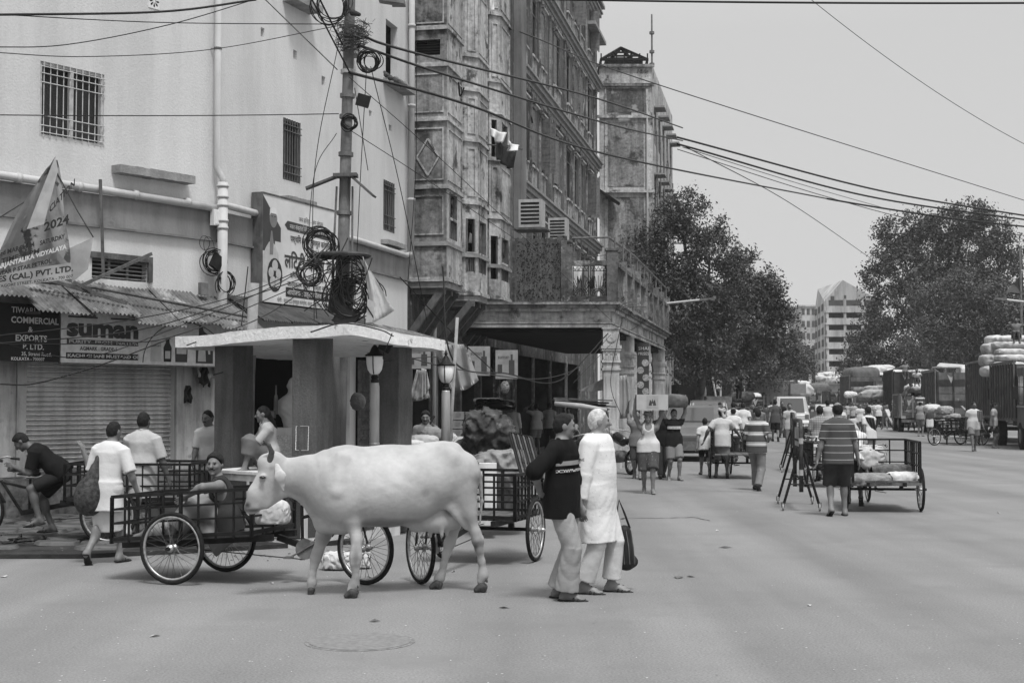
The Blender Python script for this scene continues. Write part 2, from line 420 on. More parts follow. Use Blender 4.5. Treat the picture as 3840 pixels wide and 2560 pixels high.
def stone_mesh(sx, sy, sd):
 r2 = random.Random(sd); g = G(); n = 9; top = []; 
 for k in range(n):
  a = 2*math.pi*k/n; rr = r2.uniform(.86, 1.0); ca = math.cos(a); sa = math.sin(a); q = max(abs(ca), abs(sa))**.72
  top.append((ca/q*sx/2*rr, sa/q*sy/2*rr))
 g.add([(x, y, 0) for x, y in top]+[(x*.93, y*.93, .035+r2.uniform(-.006, .008)) for x, y in top]+[(0, 0, .038)],
   [(k, (k+1) % n, n+(k+1) % n, n+k) for k in range(n)]+[(n+k, n+(k+1) % n, 2*n) for k in range(n)])
 me = mesh('paving_stone', g); me.materials.append(m_pave); return me
stm = [stone_mesh(rs.uniform(.5, .75), rs.uniform(.36, .5), i) for i in range(10)]
yy = 14.6
while yy < 21.5:
 xx = -8.5
 while xx < -1.2:
  x_ = xx+rs.uniform(-.06, .06); y_ = yy+rs.uniform(-.05, .05)
  if inpoly(x_, y_-.1, base_poly) and inpoly(x_, y_-.32, base_poly) and inpoly(x_+.2, y_, base_poly) and rs.random() > .07:
   piece('paving_stone', rs.choice(stm), (x_, y_, .05+rs.uniform(-.008, .012)), pavement, (rs.uniform(-.03, .03), rs.uniform(-.03, .03), rs.uniform(-.2, .2)))
  xx += .62
 yy += .46
# ---------- wall with openings
def hit(px, py, A, B):
 r = ray(px, py); dx, dy = B[0]-A[0], B[1]-A[1]; L = math.hypot(dx, dy)
 det = dx*(-r.y)+r.x*dy; s_ = None
 u = (-A[0]*-r.y*1.0-(r.x*-A[1]*-1.0)) if False else None
 M2 = np.array([[dx/L, -r.x], [dy/L, -r.y]]); sol = np.linalg.solve(M2, np.array([-A[0], -A[1]]))
 return float(sol[0]), float(HCAM+sol[1]*r.z)
def holed(g, A, B, z0, z1, holes, depth=.16):
 """vertical wall A->B (outward side on the right of the walk) with rectangular openings and reveals"""
 A = Vector((A[0], A[1], 0)); B = Vector((B[0], B[1], 0)); d = (B-A); L = d.length; d.normalize(); n = Vector((d.y, -d.x, 0))
 us = sorted({0, L}|{max(0, min(L, h[0])) for h in holes}|{max(0, min(L, h[1])) for h in holes})
 zs = sorted({z0, z1}|{h[2] for h in holes}|{h[3] for h in holes})
 P = lambda u, z, o=0: A+d*u+n*o+Vector((0, 0, z))
 for i in range(len(us)-1):
  for j in range(len(zs)-1):
   uc = (us[i]+us[i+1])/2; zc = (zs[j]+zs[j+1])/2
   if any(h[0] < uc < h[1] and h[2] < zc < h[3] for h in holes): continue
   g.quad(P(us[i], zs[j]), P(us[i+1], zs[j]), P(us[i+1], zs[j+1]), P(us[i], zs[j+1]))
 for u0, u1, a, b in [h[:4] for h in holes]:
  e = -depth
  g.quad(P(u0, a), P(u0, b), P(u0, b, e), P(u0, a, e)); g.quad(P(u1, b), P(u1, a), P(u1, a, e), P(u1, b, e))
  g.quad(P(u0, b), P(u1, b), P(u1, b, e), P(u0, b, e)); g.quad(P(u1, a), P(u0, a), P(u0, a, e), P(u1, a, e))
 return P
def wbox(P, u0, u1, z0, z1, o0, o1, g):
 vs = [P(u, z, o) for z in (z0, z1) for u, o in ((u0, o1), (u1, o1), (u1, o0), (u0, o0))]
 return g.add(vs, [(3,2,1,0),(4,5,6,7),(0,1,5,4),(1,2,6,5),(2,3,7,6),(3,0,4,7)])
# ================================================================== LEFT CORNER BUILDING
LA = (-9.7, 17.2); LB = (-4.96, 23.6); LC = (-3.21, 28.1); LD = (-2.33, 31.6)
house = thing('corner_house', 'pale plastered corner house with downpipes, barred windows and a dark band above its shops', 'house', (-4.96, 23.6, 0))
def hole_px(x0, x1, y0, y1, A, B):
 u0, za = hit(x0, y0, A, B); u1, zb = hit(x1, y0, A, B); _, zc = hit(x0, y1, A, B)
 return [u0, u1, zc, za]
H1 = hole_px(152, 392, 228, 512, LA, LB); H1v = hole_px(345, 553, 965, 1042, LA, LB)
Hs = hole_px(97, 655, 1340, 1785, LA, LB)
holes1 = [H1, H1v, Hs]
H2 = hole_px(1062, 1128, 440, 672, LB, LC); H2b = hole_px(1292, 1309, 590, 720, LB, LC)
Hd = hole_px(905, 1245, 1150, 1700, LB, LC); Hd[2] = .45; Hd[3] = 2.95
holes2 = [H2, H2b, Hd]+[hole_px(x, x+14, y, y+34, LB, LC) for x, y in ((978, 102), (1100, 186), (1206, 284))]
H4 = hole_px(1438, 1480, 672, 862, LC, LD); H5 = hole_px(1447, 1491, 70, 272, LC, LD)
Hg = [.35, 3.0, .3, 2.8]
holes3 = [H4, H5, Hg]+[hole_px(x, x+10, y, y+22, LC, LD) for x, y in ((1384, 412), (1458, 466))]
g = G()
PA = holed(g, LA, LB, 0, 13.5, holes1); PB = holed(g, LB, LC, 0, 13.5, holes2); PC = holed(g, LC, LD, 0, 13.5, holes3)
body = ob('wall', g, m_plas, house)
g = G()   # inside: dark rooms and roof, so the house is closed from the side
g.add([(LA[0], LA[1], 13.5), (LB[0], LB[1], 13.5), (LC[0], LC[1], 13.5), (LD[0], LD[1], 13.5), (-12, 33, 13.5), (-14, 19, 13.5)], [(0, 1, 2, 3, 4, 5)])
g.quad((LD[0], LD[1], 0), (-12, 33, 0), (-12, 33, 13.5), (LD[0], LD[1], 13.5)); g.quad((LA[0], LA[1], 0), (-14, 19, 0), (-14, 19, 13.5), (LA[0], LA[1], 13.5))
ob('roof', g, m_plas, house)
def room(P, h, dep=2.2, name='room'):
 g = G(); u0, u1, z0, z1 = h[:4]; e = .01
 g.quad(P(u0-.3, z0-.05, -dep), P(u1+.3, z0-.05, -dep), P(u1+.3, z1+.05, -dep), P(u0-.3, z1+.05, -dep))
 for u in (u0-.3, u1+.3): g.quad(P(u, z0-.05, -dep), P(u, z1+.05, -dep), P(u, z1+.05, -.165), P(u, z0-.05, -.165))
 g.quad(P(u0-.3, z1+.05, -dep), P(u1+.3, z1+.05, -dep), P(u1+.3, z1+.05, -.165), P(u0-.3, z1+.05, -.165))
 g.quad(P(u0-.3, z0-.05, -dep), P(u1+.3, z0-.05, -dep), P(u1+.3, z0-.05, -.165), P(u0-.3, z0-.05, -.165))
 return g
# barred windows
def barred(P, h, bars, rails, mull=True, bar_mat=m_white, pane_mat=None, label=None, r=.008):
 u0, u1, z0, z1 = h
 g = G(); t = .045
 wbox(P, u0, u0+t, z0, z1, -.09, -.02, g); wbox(P, u1-t, u1, z0, z1, -.09, -.02, g)
 wbox(P, u0+t, u1-t, z1-t, z1, -.09, -.02, g); wbox(P, u0+t, u1-t, z0, z0+t, -.09, -.02, g)
 fr = ob('window', g, bar_mat, house)
 g = G(); wbox(P, u0+.001, u1-.001, z0+.001, z1-.001, -.155, -.13, g); ob('pane', g, pane_mat or M('window_mesh', .035, .8, .3, 60), fr)
 if mull:
  g = G(); um = (u0+u1)/2; wbox(P, um-.03, um+.03, z0+t, z1-t, -.088, -.022, g); ob('mullion', g, bar_mat, fr)
 for k in range(bars):
  u = u0+(k+.5)*(u1-u0)/bars; g = G(); g.tube([P(u, z0, .01), P(u, z1, .01)], r, 5); ob('bar', g, bar_mat, fr)
 for z in rails:
  zz = lerp(z0, z1, z); g = G(); g.tube([P(u0, zz, .022), P(u1, zz, .022)], r, 5); ob('crossbar', g, bar_mat, fr)
 return fr
m_bar = M('window_bar_paint', .42, .6, .2, 6)
barred(PA, H1, 10, (.06, .15, .28, .72, .84, .93), True, m_bar)
barred(PB, H2, 7, (.12, .25, .8, .9), False, M('dark_bar', .10, .6, .2, 6), None, r=.01)
barred(PC, H4, 6, (.12, .3, .8, .9), False, MATS['dark_bar'], None, r=.01)
g = G(); wbox(PB, H2b[0], H2b[1], H2b[2], H2b[3], -.15, -.13, g); ob('window', g, m_dark, house)
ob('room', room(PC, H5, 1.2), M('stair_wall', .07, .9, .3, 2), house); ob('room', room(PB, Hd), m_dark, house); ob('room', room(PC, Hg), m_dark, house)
# ventilator with horizontal bars and a wooden frame
u0, u1, z0, z1 = H1v; g = G(); wbox(PA, u0-.08, u1+.08, z1, z1+.09, -.02, .04, g); wbox(PA, u1, u1+.08, z0, z1, -.02, .04, g)
fr = ob('window', g, m_wood, house)
g = G(); wbox(PA, u0+.001, u1-.001, z0+.001, z1-.001, -.155, -.13, g); ob('pane', g, m_dark, fr)
for k in range(5): g = G(); zz = lerp(z0, z1, (k+.5)/5); g.tube([PA(u0, zz, -.03), PA(u1, zz, -.03)], .012, 5); ob('bar', g, m_iron2, fr)
for k in (.33, .66): g = G(); uu = lerp(u0, u1, k); wbox(PA, uu-.02, uu+.02, z0, z1, -.06, -.035, g); ob('mullion', g, m_iron2, fr)
# vent tile near the top
u0, za = hit(556, 2, LA, LB); u1, _ = hit(597, 2, LA, LB); _, zb = hit(556, 28, LA, LB)
g = G(); wbox(PA, u0, u1, zb, zb+.24, 0, .012, g); vt = ob('vent_tile', g, m_white, house)
for i in range(8):
 a = i*math.pi/4; g = G(); cu = (u0+u1)/2; cz = zb+.12; g.prism([PA(cu+math.cos(a+e)*r_, cz+math.sin(a+e)*r_, .013) for e, r_ in ((0, .02), (.22, .08), (0, .1), (-.22, .08))], .002, PA(0, 0, 1)-PA(0, 0, 0)); ob('vent_hole', g, m_dark, vt)
# band, cracks proud of it, horizontal pipe and downpipes
g = G()
for P, A, B in ((PA, LA, LB), (PB, LB, LC), (PC, LC, LD)):
 L = math.hypot(B[0]-A[0], B[1]-A[1]); wbox(P, -.0, L, 4.42, 4.9, .003, .045, g)
ob('band', g, m_band, house)
g = G()
for P, A, B in ((PA, LA, LB), (PB, LB, LC), (PC, LC, LD)):
 L = math.hypot(B[0]-A[0], B[1]-A[1]); wbox(P, -.0, L, 4.385, 4.42, .003, .075, g)
ob('band_edge', g, M('band_edge', .16, .9, .2, 4), house)
def pipe_part(pts, r, name='pipe', mat=m_pvc): g = G(); g.tube(pts, r, 12); return ob(name, g, mat, house, True)
uB = hit(848, 800, LB, LC)[0]
pts = [PA(0, 4.96, .1), PA(hit(300, 700, LA, LB)[0], 4.965, .1), PA(7.9, 4.93, .1)]; pipe_part(pts, .062)
for k in range(7): q = PA(1+k*1.05, 4.96, .1); g = G(); d = PA(1, 0, 0)-PA(0, 0, 0); g.tube([q-d*.04, q+d*.04], .075, 12); ob('pipe_collar', g, m_pvc, house, True)
xx1 = hit(843, 600, LA, LB)[0]
dp = PA(7.9, 0, .12)
g = G(); g.tube([dp+Vector((0, 0, 13.4)), dp+Vector((0, 0, 5.62)), dp+Vector((.05, .02, 5.5)), dp+Vector((.1, .02, 5.42)), dp+Vector((.1, .02, 5.3))], .058, 12); ob('downpipe', g, m_pvc, house, True)
g = G(); g.tube([dp+Vector((.1, .02, 5.36)), dp+Vector((.1, .02, 1.9))], .085, 14); ob('downpipe', g, m_pvc, house, True)
for z in (5.3, 5.12, 4.98, 4.72, 4.6): g = G(); g.tube([dp+Vector((.1, .02, z-.02)), dp+Vector((.1, .02, z+.02))], .097, 14); ob('pipe_collar', g, m_pvc, house, True)
for z in (9.6, 7.6): g = G(); g.tube([dp+Vector((0, 0, z-.015)), dp+Vector((0, 0, z+.015))], .068, 12); g.tube([dp+Vector((-.12, .02, z)), dp+Vector((0, 0, z))], .012, 5); ob('pipe_bracket', g, m_iron2, house)
pipe_part([dp+Vector((.1, .02, 4.98)), PB(.1, 5.0, .14), PB(.9, 5.0, .1), PB(4.8, 4.93, .1), PC(.4, 4.93, .1), PC(3.2, 4.93, .1), PC(3.45, 4.98, .12)], .06)
pd = PC(3.5, 0, .12); g = G(); g.tube([pd+Vector((0, 0, 13.4)), pd+Vector((0, 0, 4.95))], .07, 12); ob('downpipe', g, m_pvc, house, True)
g = G(); g.tube([pd+Vector((-.22, -.1, 13.4)), pd+Vector((-.22, -.1, 8.9)), pd+Vector((-.06, -.04, 8.7))], .045, 10); ob('downpipe', g, m_pvc, house, True)
for z in (10.1, 8.3, 6.2): g = G(); g.tube([pd+Vector((0, 0, z-.03)), pd+Vector((0, 0, z+.03))], .09, 12); ob('pipe_collar', g, m_pvc, house, True)
# concrete ledges
def ledge(P, A, B, x0, x1, y0, th=.12, dep=.22, name='ledge', mat=m_conc):
 u0, z = hit(x0, y0, A, B); u1, _ = hit(x1, y0, A, B); g = G(); n = 10
 for i in range(n):
  a = lerp(u0, u1, i/n); b = lerp(u0, u1, (i+1)/n); wbox(P, a, b, z-th-.01*random.random(), z-.012*random.random(), 0, dep, g)
 return ob(name, g, mat, house), (u0, u1, z)
ledge(PA, LA, LB, 418, 700, 618, .13); ledge(PB, LB, LC, 1045, 1150, 733, .13); ledge(PB, LB, LC, 1060, 1160, -20, .12, .3)
birdledge, BL = ledge(PC, LC, LD, 1437, 1512, 290, .12, .3); ledge(PC, LC, LD, 1428, 1500, 895, .1, .16)
ledge(PB, LB, LC, 1285, 1330, 175, .12, .2)
# shop front: plinth, jambs, rolling shutter of separate slats
g = G(); n_ = 18; 
for i in range(n_): a = lerp(0, 7.95, i/n_); b = lerp(0, 7.95, (i+1)/n_); wbox(PA, a, b, 0, Hs[2]-random.uniform(0, .03), .003, .16+random.uniform(-.03, .05), g)
ob('plinth', g, M('rubble_plinth', .12, 1, .6, 5, bump=1, bscale=8, stain=(.3, 3, .6, .06)), house)
g = G()
for u_ in (Hs[0]-.17, Hs[1]): g = G(); wbox(PA, u_, u_+.15, Hs[2], Hs[3]+.1, .003, .06, g); ob('door_jamb', g, m_wash, house)
g = G(); wbox(PA, Hs[1]+.16, 7.9, Hs[2], 2.9, .003, .035, g); ob('peeling_wall', g, m_wash, house); g = G(); wbox(PA, 0, Hs[0]-.18, Hs[2], 2.9, .003, .035, g); ob('peeling_wall', g, m_wash, house)
g = G(); wbox(PA, Hs[0], Hs[1], Hs[2], Hs[3], -.16, -.14, g); shut = ob('rolling_shutter', g, m_dark, house)
m_slat = M('shutter_steel', .74, .45, .15, 3, metal=.0, streak=.25)
ns = 24; dzs = (Hs[3]-Hs[2])/ns
for i in range(ns):
 g = G(); z = Hs[2]+i*dzs; prof = [(-.12, 0), (-.09, .18), (-.078, .38), (-.09, .56), (-.125, .62), (-.125, .70), (-.108, .78), (-.108, .9), (-.13, .98)]
 vs = []; 
 for o_, f in prof: vs += [PA(Hs[0], z+f*dzs, o_), PA(Hs[1], z+f*dzs, o_)]
 g.add(vs, [(2*k, 2*k+1, 2*k+3, 2*k+2) for k in range(len(prof)-1)]); ob('slat', g, m_slat, shut)
g = G(); wbox(PA, Hs[0], Hs[1], Hs[2]-.0, Hs[2]+.05, -.07, -.03, g); ob('bottom_rail', g, m_iron2, shut)
# rusty corrugated awning over the shop, each sheet a part
m_tin = M('rusty_tin', .17, .7, .35, 3, bump=.3, bscale=30, streak=.4, stain=(.33, 1.7, .55, .1))
def tin(parent, P, u0, u1, zt, zb, o0, o1, mat=m_tin, sheets=6, amp=.018, wl=.075, seed=0, name='roof_sheet', drop=0):
 r_ = random.Random(seed)
 for i in range(sheets):
  a = lerp(u0, u1, i/sheets)-.03; b = lerp(u0, u1, (i+1)/sheets)+.03; j = r_.uniform(-.05, .05); dz = r_.uniform(-.02, .02)+.012*(i % 2); oj = r_.uniform(-.06, .08)
  nu = max(8, int((b-a)/wl*4))
  def fn(s_, t_):
   u = lerp(a, b, s_); wv = amp*math.sin(u/wl*2*math.pi)
   d_ = lerp(o0, o1+oj, t_); z = lerp(zt, zb+j, t_)+dz+wv-drop*(u-u0)
   return P(u, z, d_)
  g = G(); g.sheet(fn, nu, 4, .004); ob(name, g, mat, parent)
aw = thing('shop_awning', 'rusty corrugated tin awning above the shuttered oil shop', 'awning', PA(4, 0, .4))
tin(aw, PA, .2, 4.0, 3.62, 3.22, .02, .78, sheets=4, seed=1); tin(aw, PA, 4.0, 8.3, 3.55, 2.98, .02, .86, sheets=5, seed=5, drop=.02)
for k in range(9):
 u = .3+k*.95; g = G(); g.beam(PA(u, 3.0, .03), PA(u, 3.0-.02*k*.2, .72), .04, .04); ob('bracket', g, m_wood, aw)
g = G(); g.tube([PA(3.0, 3.5, .3), PA(5.2, 3.42, .5), PA(8.2, 3.1, .7)], .025, 6); ob('pole', g, m_wood, aw)
for a, b in (((3.2, 3.75, .3), (5.6, 3.2, .75)), ((4.2, 3.8, .2), (5.0, 3.35, .7)), ((5.05, 3.45, .4), (6.5, 4.05, .2)), ((3.0, 3.8, .3), (4.3, 3.5, .5))):
 g = G(); g.beam(PA(*a), PA(*b), .03, .05); ob('loose_batten', g, m_wood, aw)
# shop signs
sb = thing('black_shop_sign', 'black shop board with white capitals at the far left under the tin awning', 'sign', PA(1.5, 2.35, .45))
ua = hit(-260, 1250, LA, LB)[0]; ub = hit(158, 1250, LA, LB)[0]
g = G(); wbox(PA, ua, ub, 2.30, 3.12, .38, .43, g); ob('board', g, m_black, sb)
m_let = M('white_lettering', .5, .6, .1, 5)
xd = PA(1, 0, 0)-PA(0, 0, 0); zd = Vector((0, 0, 1))
def put(parent, s_, P, u, z, o, size, mat, width=None, align='LEFT', bold=0, name='lettering', shear=0, slope=0):
 x_ = (P(1, slope, 0)-P(0, 0, 0))
 return ob(name, text_g(s_, size, P(u, z, o), x_, zd, .003, align, width, shear, bold), mat, parent)
def along(px): return hit(px, 1250, LA, LB)[0]-0.0
uo = ub-.02
put(sb, 'TIWARI', PA, ub-.42, 2.99, .431, .115, m_let, .0 or None, 'RIGHT', .002)
put(sb, 'COMMERCIAL', PA, ub-.03, 2.845, .431, .125, m_let, None, 'RIGHT', .003)
put(sb, '&', PA, ub-.5, 2.715, .431, .12, m_let, None, 'CENTER', .002)
put(sb, 'EXPORTS', PA, ub-.22, 2.59, .431, .125, m_let, None, 'RIGHT', .003)
put(sb, 'P. LTD.', PA, ub-.27, 2.475, .431, .115, m_let, None, 'RIGHT', .003)
put(sb, '35, Strand Road,', PA, ub-.14, 2.385, .431, .075, m_let, None, 'RIGHT', .001)
put(sb, 'KOLKATA - 700007', PA, ub-.26, 2.315, .431, .065, m_let, None, 'RIGHT', .001)
so = thing('mustard_oil_sign', 'long pale shop sign for mustard oil with bold dark lettering and oil bottles', 'sign', PA(4, 2.3, .45))
uc = ub+.02; ue = hit(795, 1250, LA, LB)[0]; W = ue-uc; zs0 = 2.30; zs1 = 3.14
g = G(); wbox(PA, uc, ue, zs0, zs1, .38, .425, g); ob('board', g, M('sign_print', .56, .6, .12, 12), so)
g = G(); wbox(PA, uc, ue, zs0-.02, zs0, .37, .435, g); wbox(PA, uc, ue, zs1, zs1+.02, .37, .435, g); ob('frame', g, m_iron2, so)
m_ink = M('dark_ink', .025, .6, .1, 5); m_ink2 = M('mid_ink', .05, .6, .1, 5)
fo = .427
put(so, 'suman', PA, uc+.10, 2.70, fo, .37, m_ink2, W*.40, 'LEFT', .018)
g = G(); wbox(PA, uc+.12, uc+.12+W*.16, 2.965, 2.99, fo-.001, fo+.002, g); wbox(PA, uc+W*.27, uc+W*.43, 2.965, 2.99, fo-.001, fo+.002, g); wbox(PA, uc+.10, uc+W*.43, 2.575, 2.645, fo-.001, fo+.002, g)
ob('printed_bar', g, m_ink2, so)
put(so, 'TM', PA, uc+W*.43, 3.0, fo, .05, m_ink2)
put(so, 'New', PA, uc+.42, 3.07, fo, .05, m_ink2, shear=.3); put(so, 'Improved', PA, uc+.42, 3.02, fo, .045, m_ink2, shear=.3)
put(so, 'PURITY  FROM  NATURE', PA, uc+.13, 2.59, fo+.003, .066, m_let, W*.40, bold=.001)
put(so, 'AGMARK : GRADE-1', PA, uc+.33, 2.49, fo, .075, m_ink2, bold=.002)
g = G(); wbox(PA, uc+.09, uc+W*.43, 2.36, 2.45, fo-.001, fo+.002, g); ob('printed_bar', g, m_ink, so)
put(so, 'KACHI GHANI MUSTARD OIL', PA, uc+.11, 2.385, fo+.003, .062, m_let, W*.41, bold=.002)
# printed arch and bottles (flat print on the sign)
g = G(); arc = [PA(uc+W*.72+math.cos(a)*W*.265, 2.33+math.sin(a)*.66, fo) for a in [math.pi*k/26 for k in range(27)]]
for i in range(26):
 p, q = arc[i], arc[i+1]; cc = PA(uc+W*.72, 2.33, fo); g.quad(p, q, q+(cc-q)*.02, p+(cc-p)*.02)
ob('printed_arch', g, m_ink, so)
def flat(parent, P, poly, u, z, o, mat, name='print', s_=1):
 g = G(); g.add([P(u+x*s_, z+y*s_, o) for x, y in poly], [tuple(range(len(poly)))]); return ob(name, g, mat, parent)
bot = [(-.06, 0), (.06, 0), (.065, .18), (.03, .24), (.03, .3), (-.03, .3), (-.03, .24), (-.065, .18)]
flat(so, PA, [(-.11, 0), (.11, 0), (.1, .32), (-.1, .32)], uc+W*.535, 2.35, fo, M('print_pale', .42, .6, .1, 9), 'printed_pack')
put(so, 'suman', PA, uc+W*.535-.08, 2.58, fo+.003, .06, m_ink2, .16)
flat(so, PA, bot, uc+W*.605, 2.35, fo, m_ink, 'printed_bottle', 1.25); flat(so, PA, [(-.05, 0), (.05, 0), (.05, .12), (-.05, .12)], uc+W*.605, 2.4, fo+.003, MATS['print_pale'], 'printed_label')
flat(so, PA, [(-.12, 0), (.12, 0), (.13, .28), (.09, .33), (.09, .38), (-.09, .38), (-.09, .33), (-.13, .28)], uc+W*.69, 2.35, fo, m_ink2, 'printed_jar'); flat(so, PA, [(-.1, 0), (.1, 0), (.1, .14), (-.1, .14)], uc+W*.69, 2.48, fo+.003, MATS['print_pale'], 'printed_label')
flat(so, PA, [(-.1, .3), (.1, .3), (.09, .38), (-.09, .38)], uc+W*.69, 2.35, fo+.003, m_ink, 'printed_lid')
flat(so, PA, [(-.16, 0), (.2, 0), (.2, .25), (.12, .45), (.0, .52), (-.02, .6), (-.1, .6), (-.1, .45), (-.16, .25)], uc+W*.83, 2.34, fo, m_ink2, 'printed_can')
flat(so, PA, [(.1, .15), (.14, .15), (.12, .34), (.06, .4)], uc+W*.83, 2.34, fo+.003, MATS['sign_print'], 'printed_handle'); flat(so, PA, [(-.12, .03), (.05, .03), (.03, .3), (-.1, .3)], uc+W*.83, 2.34, fo+.003, MATS['print_pale'], 'printed_label')
# wiring boxes and cable coils on the left wall
m_cable = M('black_cable', .012, .45, .2, 9); m_cable2 = M('grey_cable', .06, .5, .2, 9)
def coil(name, c, r, n, parent=None, nrm=(0, -1, 0), th=.008, seed=0, label=None, mat=m_cable, wob=.12):
 r_ = random.Random(seed); nrm = Vector(nrm).normalized(); x = nrm.cross(Vector((0, 0, 1))).normalized(); z = Vector((0, 0, 1)); c = Vector(c)
 g = G()
 for k in range(n):
  rr = r*r_.uniform(.72, 1.08); cx = c+x*r_.uniform(-wob, wob)*r+z*r_.uniform(-wob, wob)*r+nrm*r_.uniform(-.05, .05); e = r_.uniform(.85, 1.15); ph = r_.uniform(0, 6); a1 = r_.uniform(-.2, .2)
  g.tube([cx+x*math.cos(a)*rr*e+z*math.sin(a)*rr/e+nrm*a1*rr*math.sin(a+ph) for a in [2*math.pi*i/22 for i in range(22)]], th, 4, closed=True)
 o = ob(name, g, mat, parent)
 if parent is None: tag(o, label, 'cable coil')
 return o
nA = (PA(0, 0, 1)-PA(0, 0, 0))
c1 = PA(hit(795, 820, LA, LB)[0], hit(795, 820, LA, LB)[1], .14)
jb = thing('junction_box', 'pale square junction box hanging below the pipe elbow', 'junction box', c1)
rot = Matrix.Rotation(math.atan2(xd.y, xd.x), 3, 'Z')
g = G(); g.cbox(c1, (.24, .1, .26), rot); ob('case', g, m_white, jb)
g = G(); g.cbox(c1+nA*.055, (.2, .012, .22), rot); ob('cover', g, m_white, jb)
q = PA(*hit(780, 985, LA, LB), .16); coil('cable_coil', q, .21, 9, nrm=nA, seed=2, label='cable coil with a dark box hung left of the thick downpipe')
g = G(); g.cbox(q+nA*.05, (.2, .07, .24), rot @ Matrix.Rotation(.5, 3, 'Y')); tag(ob('dark_box', g, m_iron, None), 'tilted dark box inside the cable coil on the left wall', 'box')
q = PA(*hit(738, 1085, LA, LB), .16); g = G(); g.cbox(q, (.15, .08, .2), rot); tag(ob('dark_box', g, m_iron2, None), 'small dark meter box beside the thick downpipe above the awning', 'box')
q = PA(*hit(812, 1065, LA, LB), .2); coil('cable_coil', q, .19, 8, nrm=nA, seed=5, label='lower cable coil touching the thick downpipe above the awning', wob=.2)
q = PA(*hit(757, 915, LA, LB), .12); coil('cable_coil', q, .15, 2, nrm=nA, seed=9, label='thin loose wire loop under the pale junction box', th=.005, wob=.4)
g = G(); g.beam(PA(hit(345, 700, LA, LB)[0], 5.1, .2), PA(hit(350, 1000, LA, LB)[0], 3.6, .25), .04, .04); tag(ob('wall_batten', g, m_wood, None), 'upright wooden batten leaning on the left wall beside the torn banner', 'batten')
def rag_(nm, q, w_, h_, mt, sd):
 r_ = random.Random(sd); A = [r_.uniform(-.2, .2) for _ in range(8)]; g = G()
 g.sheet(lambda s_, t_: q+xd*((s_-.5)*w_*(.35+.8*math.sin(min(1, t_*1.3)*math.pi*.6)))+zd*(h_*(.5-t_)+.12*h_*math.sin(s_*9+A[1]*9)*t_)+nA*(.03*math.sin(s_*13+A[0]*9)+.02*math.sin(t_*9)), 12, 8, tuple(nA*-.02)); return ob(nm, g, mt, None, True)
# dark cap hanging on the peeling wall and rags
q = PA(hit(695, 1475, LA, LB)[0], hit(695, 1475, LA, LB)[1], .08)
tag(rag_('cloth_cap', q, .15, .26, m_ink, 4), 'black cap hung on the peeling wall right of the shutter', 'cap')
q = PA(hit(760, 1385, LA, LB)[0], hit(760, 1385, LA, LB)[1], .12)
tag(rag_('hanging_rags', q, .4, .34, M('pale_rag', .4, .9, .3, 9), 6), 'pale rags hung under the right end of the oil sign', 'rags')
q = PA(hit(745, 1435, LA, LB)[0], hit(745, 1410, LA, LB)[1], .16)
tag(rag_('hanging_bag', q, .2, .3, m_ink, 8), 'dark bag hung below the pale rags beside the oil sign', 'bag')
# torn hanging banner at far left
m_ban = M('banner_cloth', .22, .85, .2, 2.5, stain=(.06, 1.2, .52, .02)); m_banp = M('banner_pale', .30, .85, .15, 4)
bn = thing('torn_banner', 'torn printed event banner draped from a peak above the left awning', 'banner', at(200, 1100, 19.2))
TLp = at(208, 590, 19.0)
def bfn(s_, t_):
 l = at(lerp(205, -60, t_**.8), lerp(600, 1075, t_), 18.9); r = at(lerp(215, 268, t_**.7), lerp(600, 1030, t_), 19.15)
 p = l.lerp(r, s_); return p+Vector((0, -.10*math.sin(s_*7+t_*3)*t_-.05*math.sin(s_*19-t_*11)*t_, 0))
g = G(); g.sheet(bfn, 14, 14, (0, .004, 0)); ob('cloth', g, m_ban, bn)
g = G(); g.add([at(208, 585, 18.8), at(218, 640, 18.8), at(165, 840, 18.7), at(100, 860, 18.7), at(150, 730, 18.75)], [(0, 1, 2, 3, 4)]); ob('folded_flap', g, m_banp, bn)
g = G(); g.add([at(262, 930, 19.2), at(350, 890, 19.2), at(330, 1010, 19.2), at(270, 1060, 19.2)], [(0, 1, 2, 3)]); ob('folded_flap', g, m_banp, bn)
g = G(); g.quad(at(-40, 1030, 18.72), at(268, 985, 18.97), at(268, 1045, 18.97), at(-40, 1085, 18.72)); ob('pale_strip', g, m_banp, bn)
bx = (at(250, 0, 18.9)-at(0, 0, 18.65)); 
def bt(s_, x, y, size, slope, mat, width=None, bold=.003, D=18.62):
 o = at(x, y, D+.0009*x); d = at(x+100, y-slope*100, D+.0009*(x+100))-o
 ob('lettering', text_g(s_, size, o, d, Vector((0, 0, 1)), .01, 'LEFT', width, 0, bold), mat, bn)
bt('2024', 165, 868, .16, .35, m_ink, .34, .005); bt('CIATION', 185, 800, .13, 1.1, m_ink, .5, .004); bt('SATURDAY', 150, 920, .085, .28, m_ink, .33); bt('23rd MARCH 24', -20, 965, .085, .28, m_ink, .52)
bt('TIME: 3 PM', 5, 1000-12, .085, .28, m_ink, .5); bt('ARJANTALIKA VIDYALAYA', -10, 1010, .085, .3, m_let, .92)
bt('NEAR P STAR PETROL', -10, 1035, .075, .25, m_ink, .7); bt('ES (CAL.) PVT. LTD.', -8, 1058, .105, .15, m_ink, .95, .004, 18.56); bt('TAGORE STREET, KOLKATA - 700 007', -8, 1080, .055, .14, m_ink, .95, .001, 18.56)
g = G(); g.tube([at(0, 815, 18.9), at(120, 740, 19), at(208, 590, 19.1)], .009, 5); g.tube([at(215, 650, 19.1), at(290, 790, 19.2), at(350, 890, 19.3)], .009, 5); ob('rope', g, m_cable2, bn)
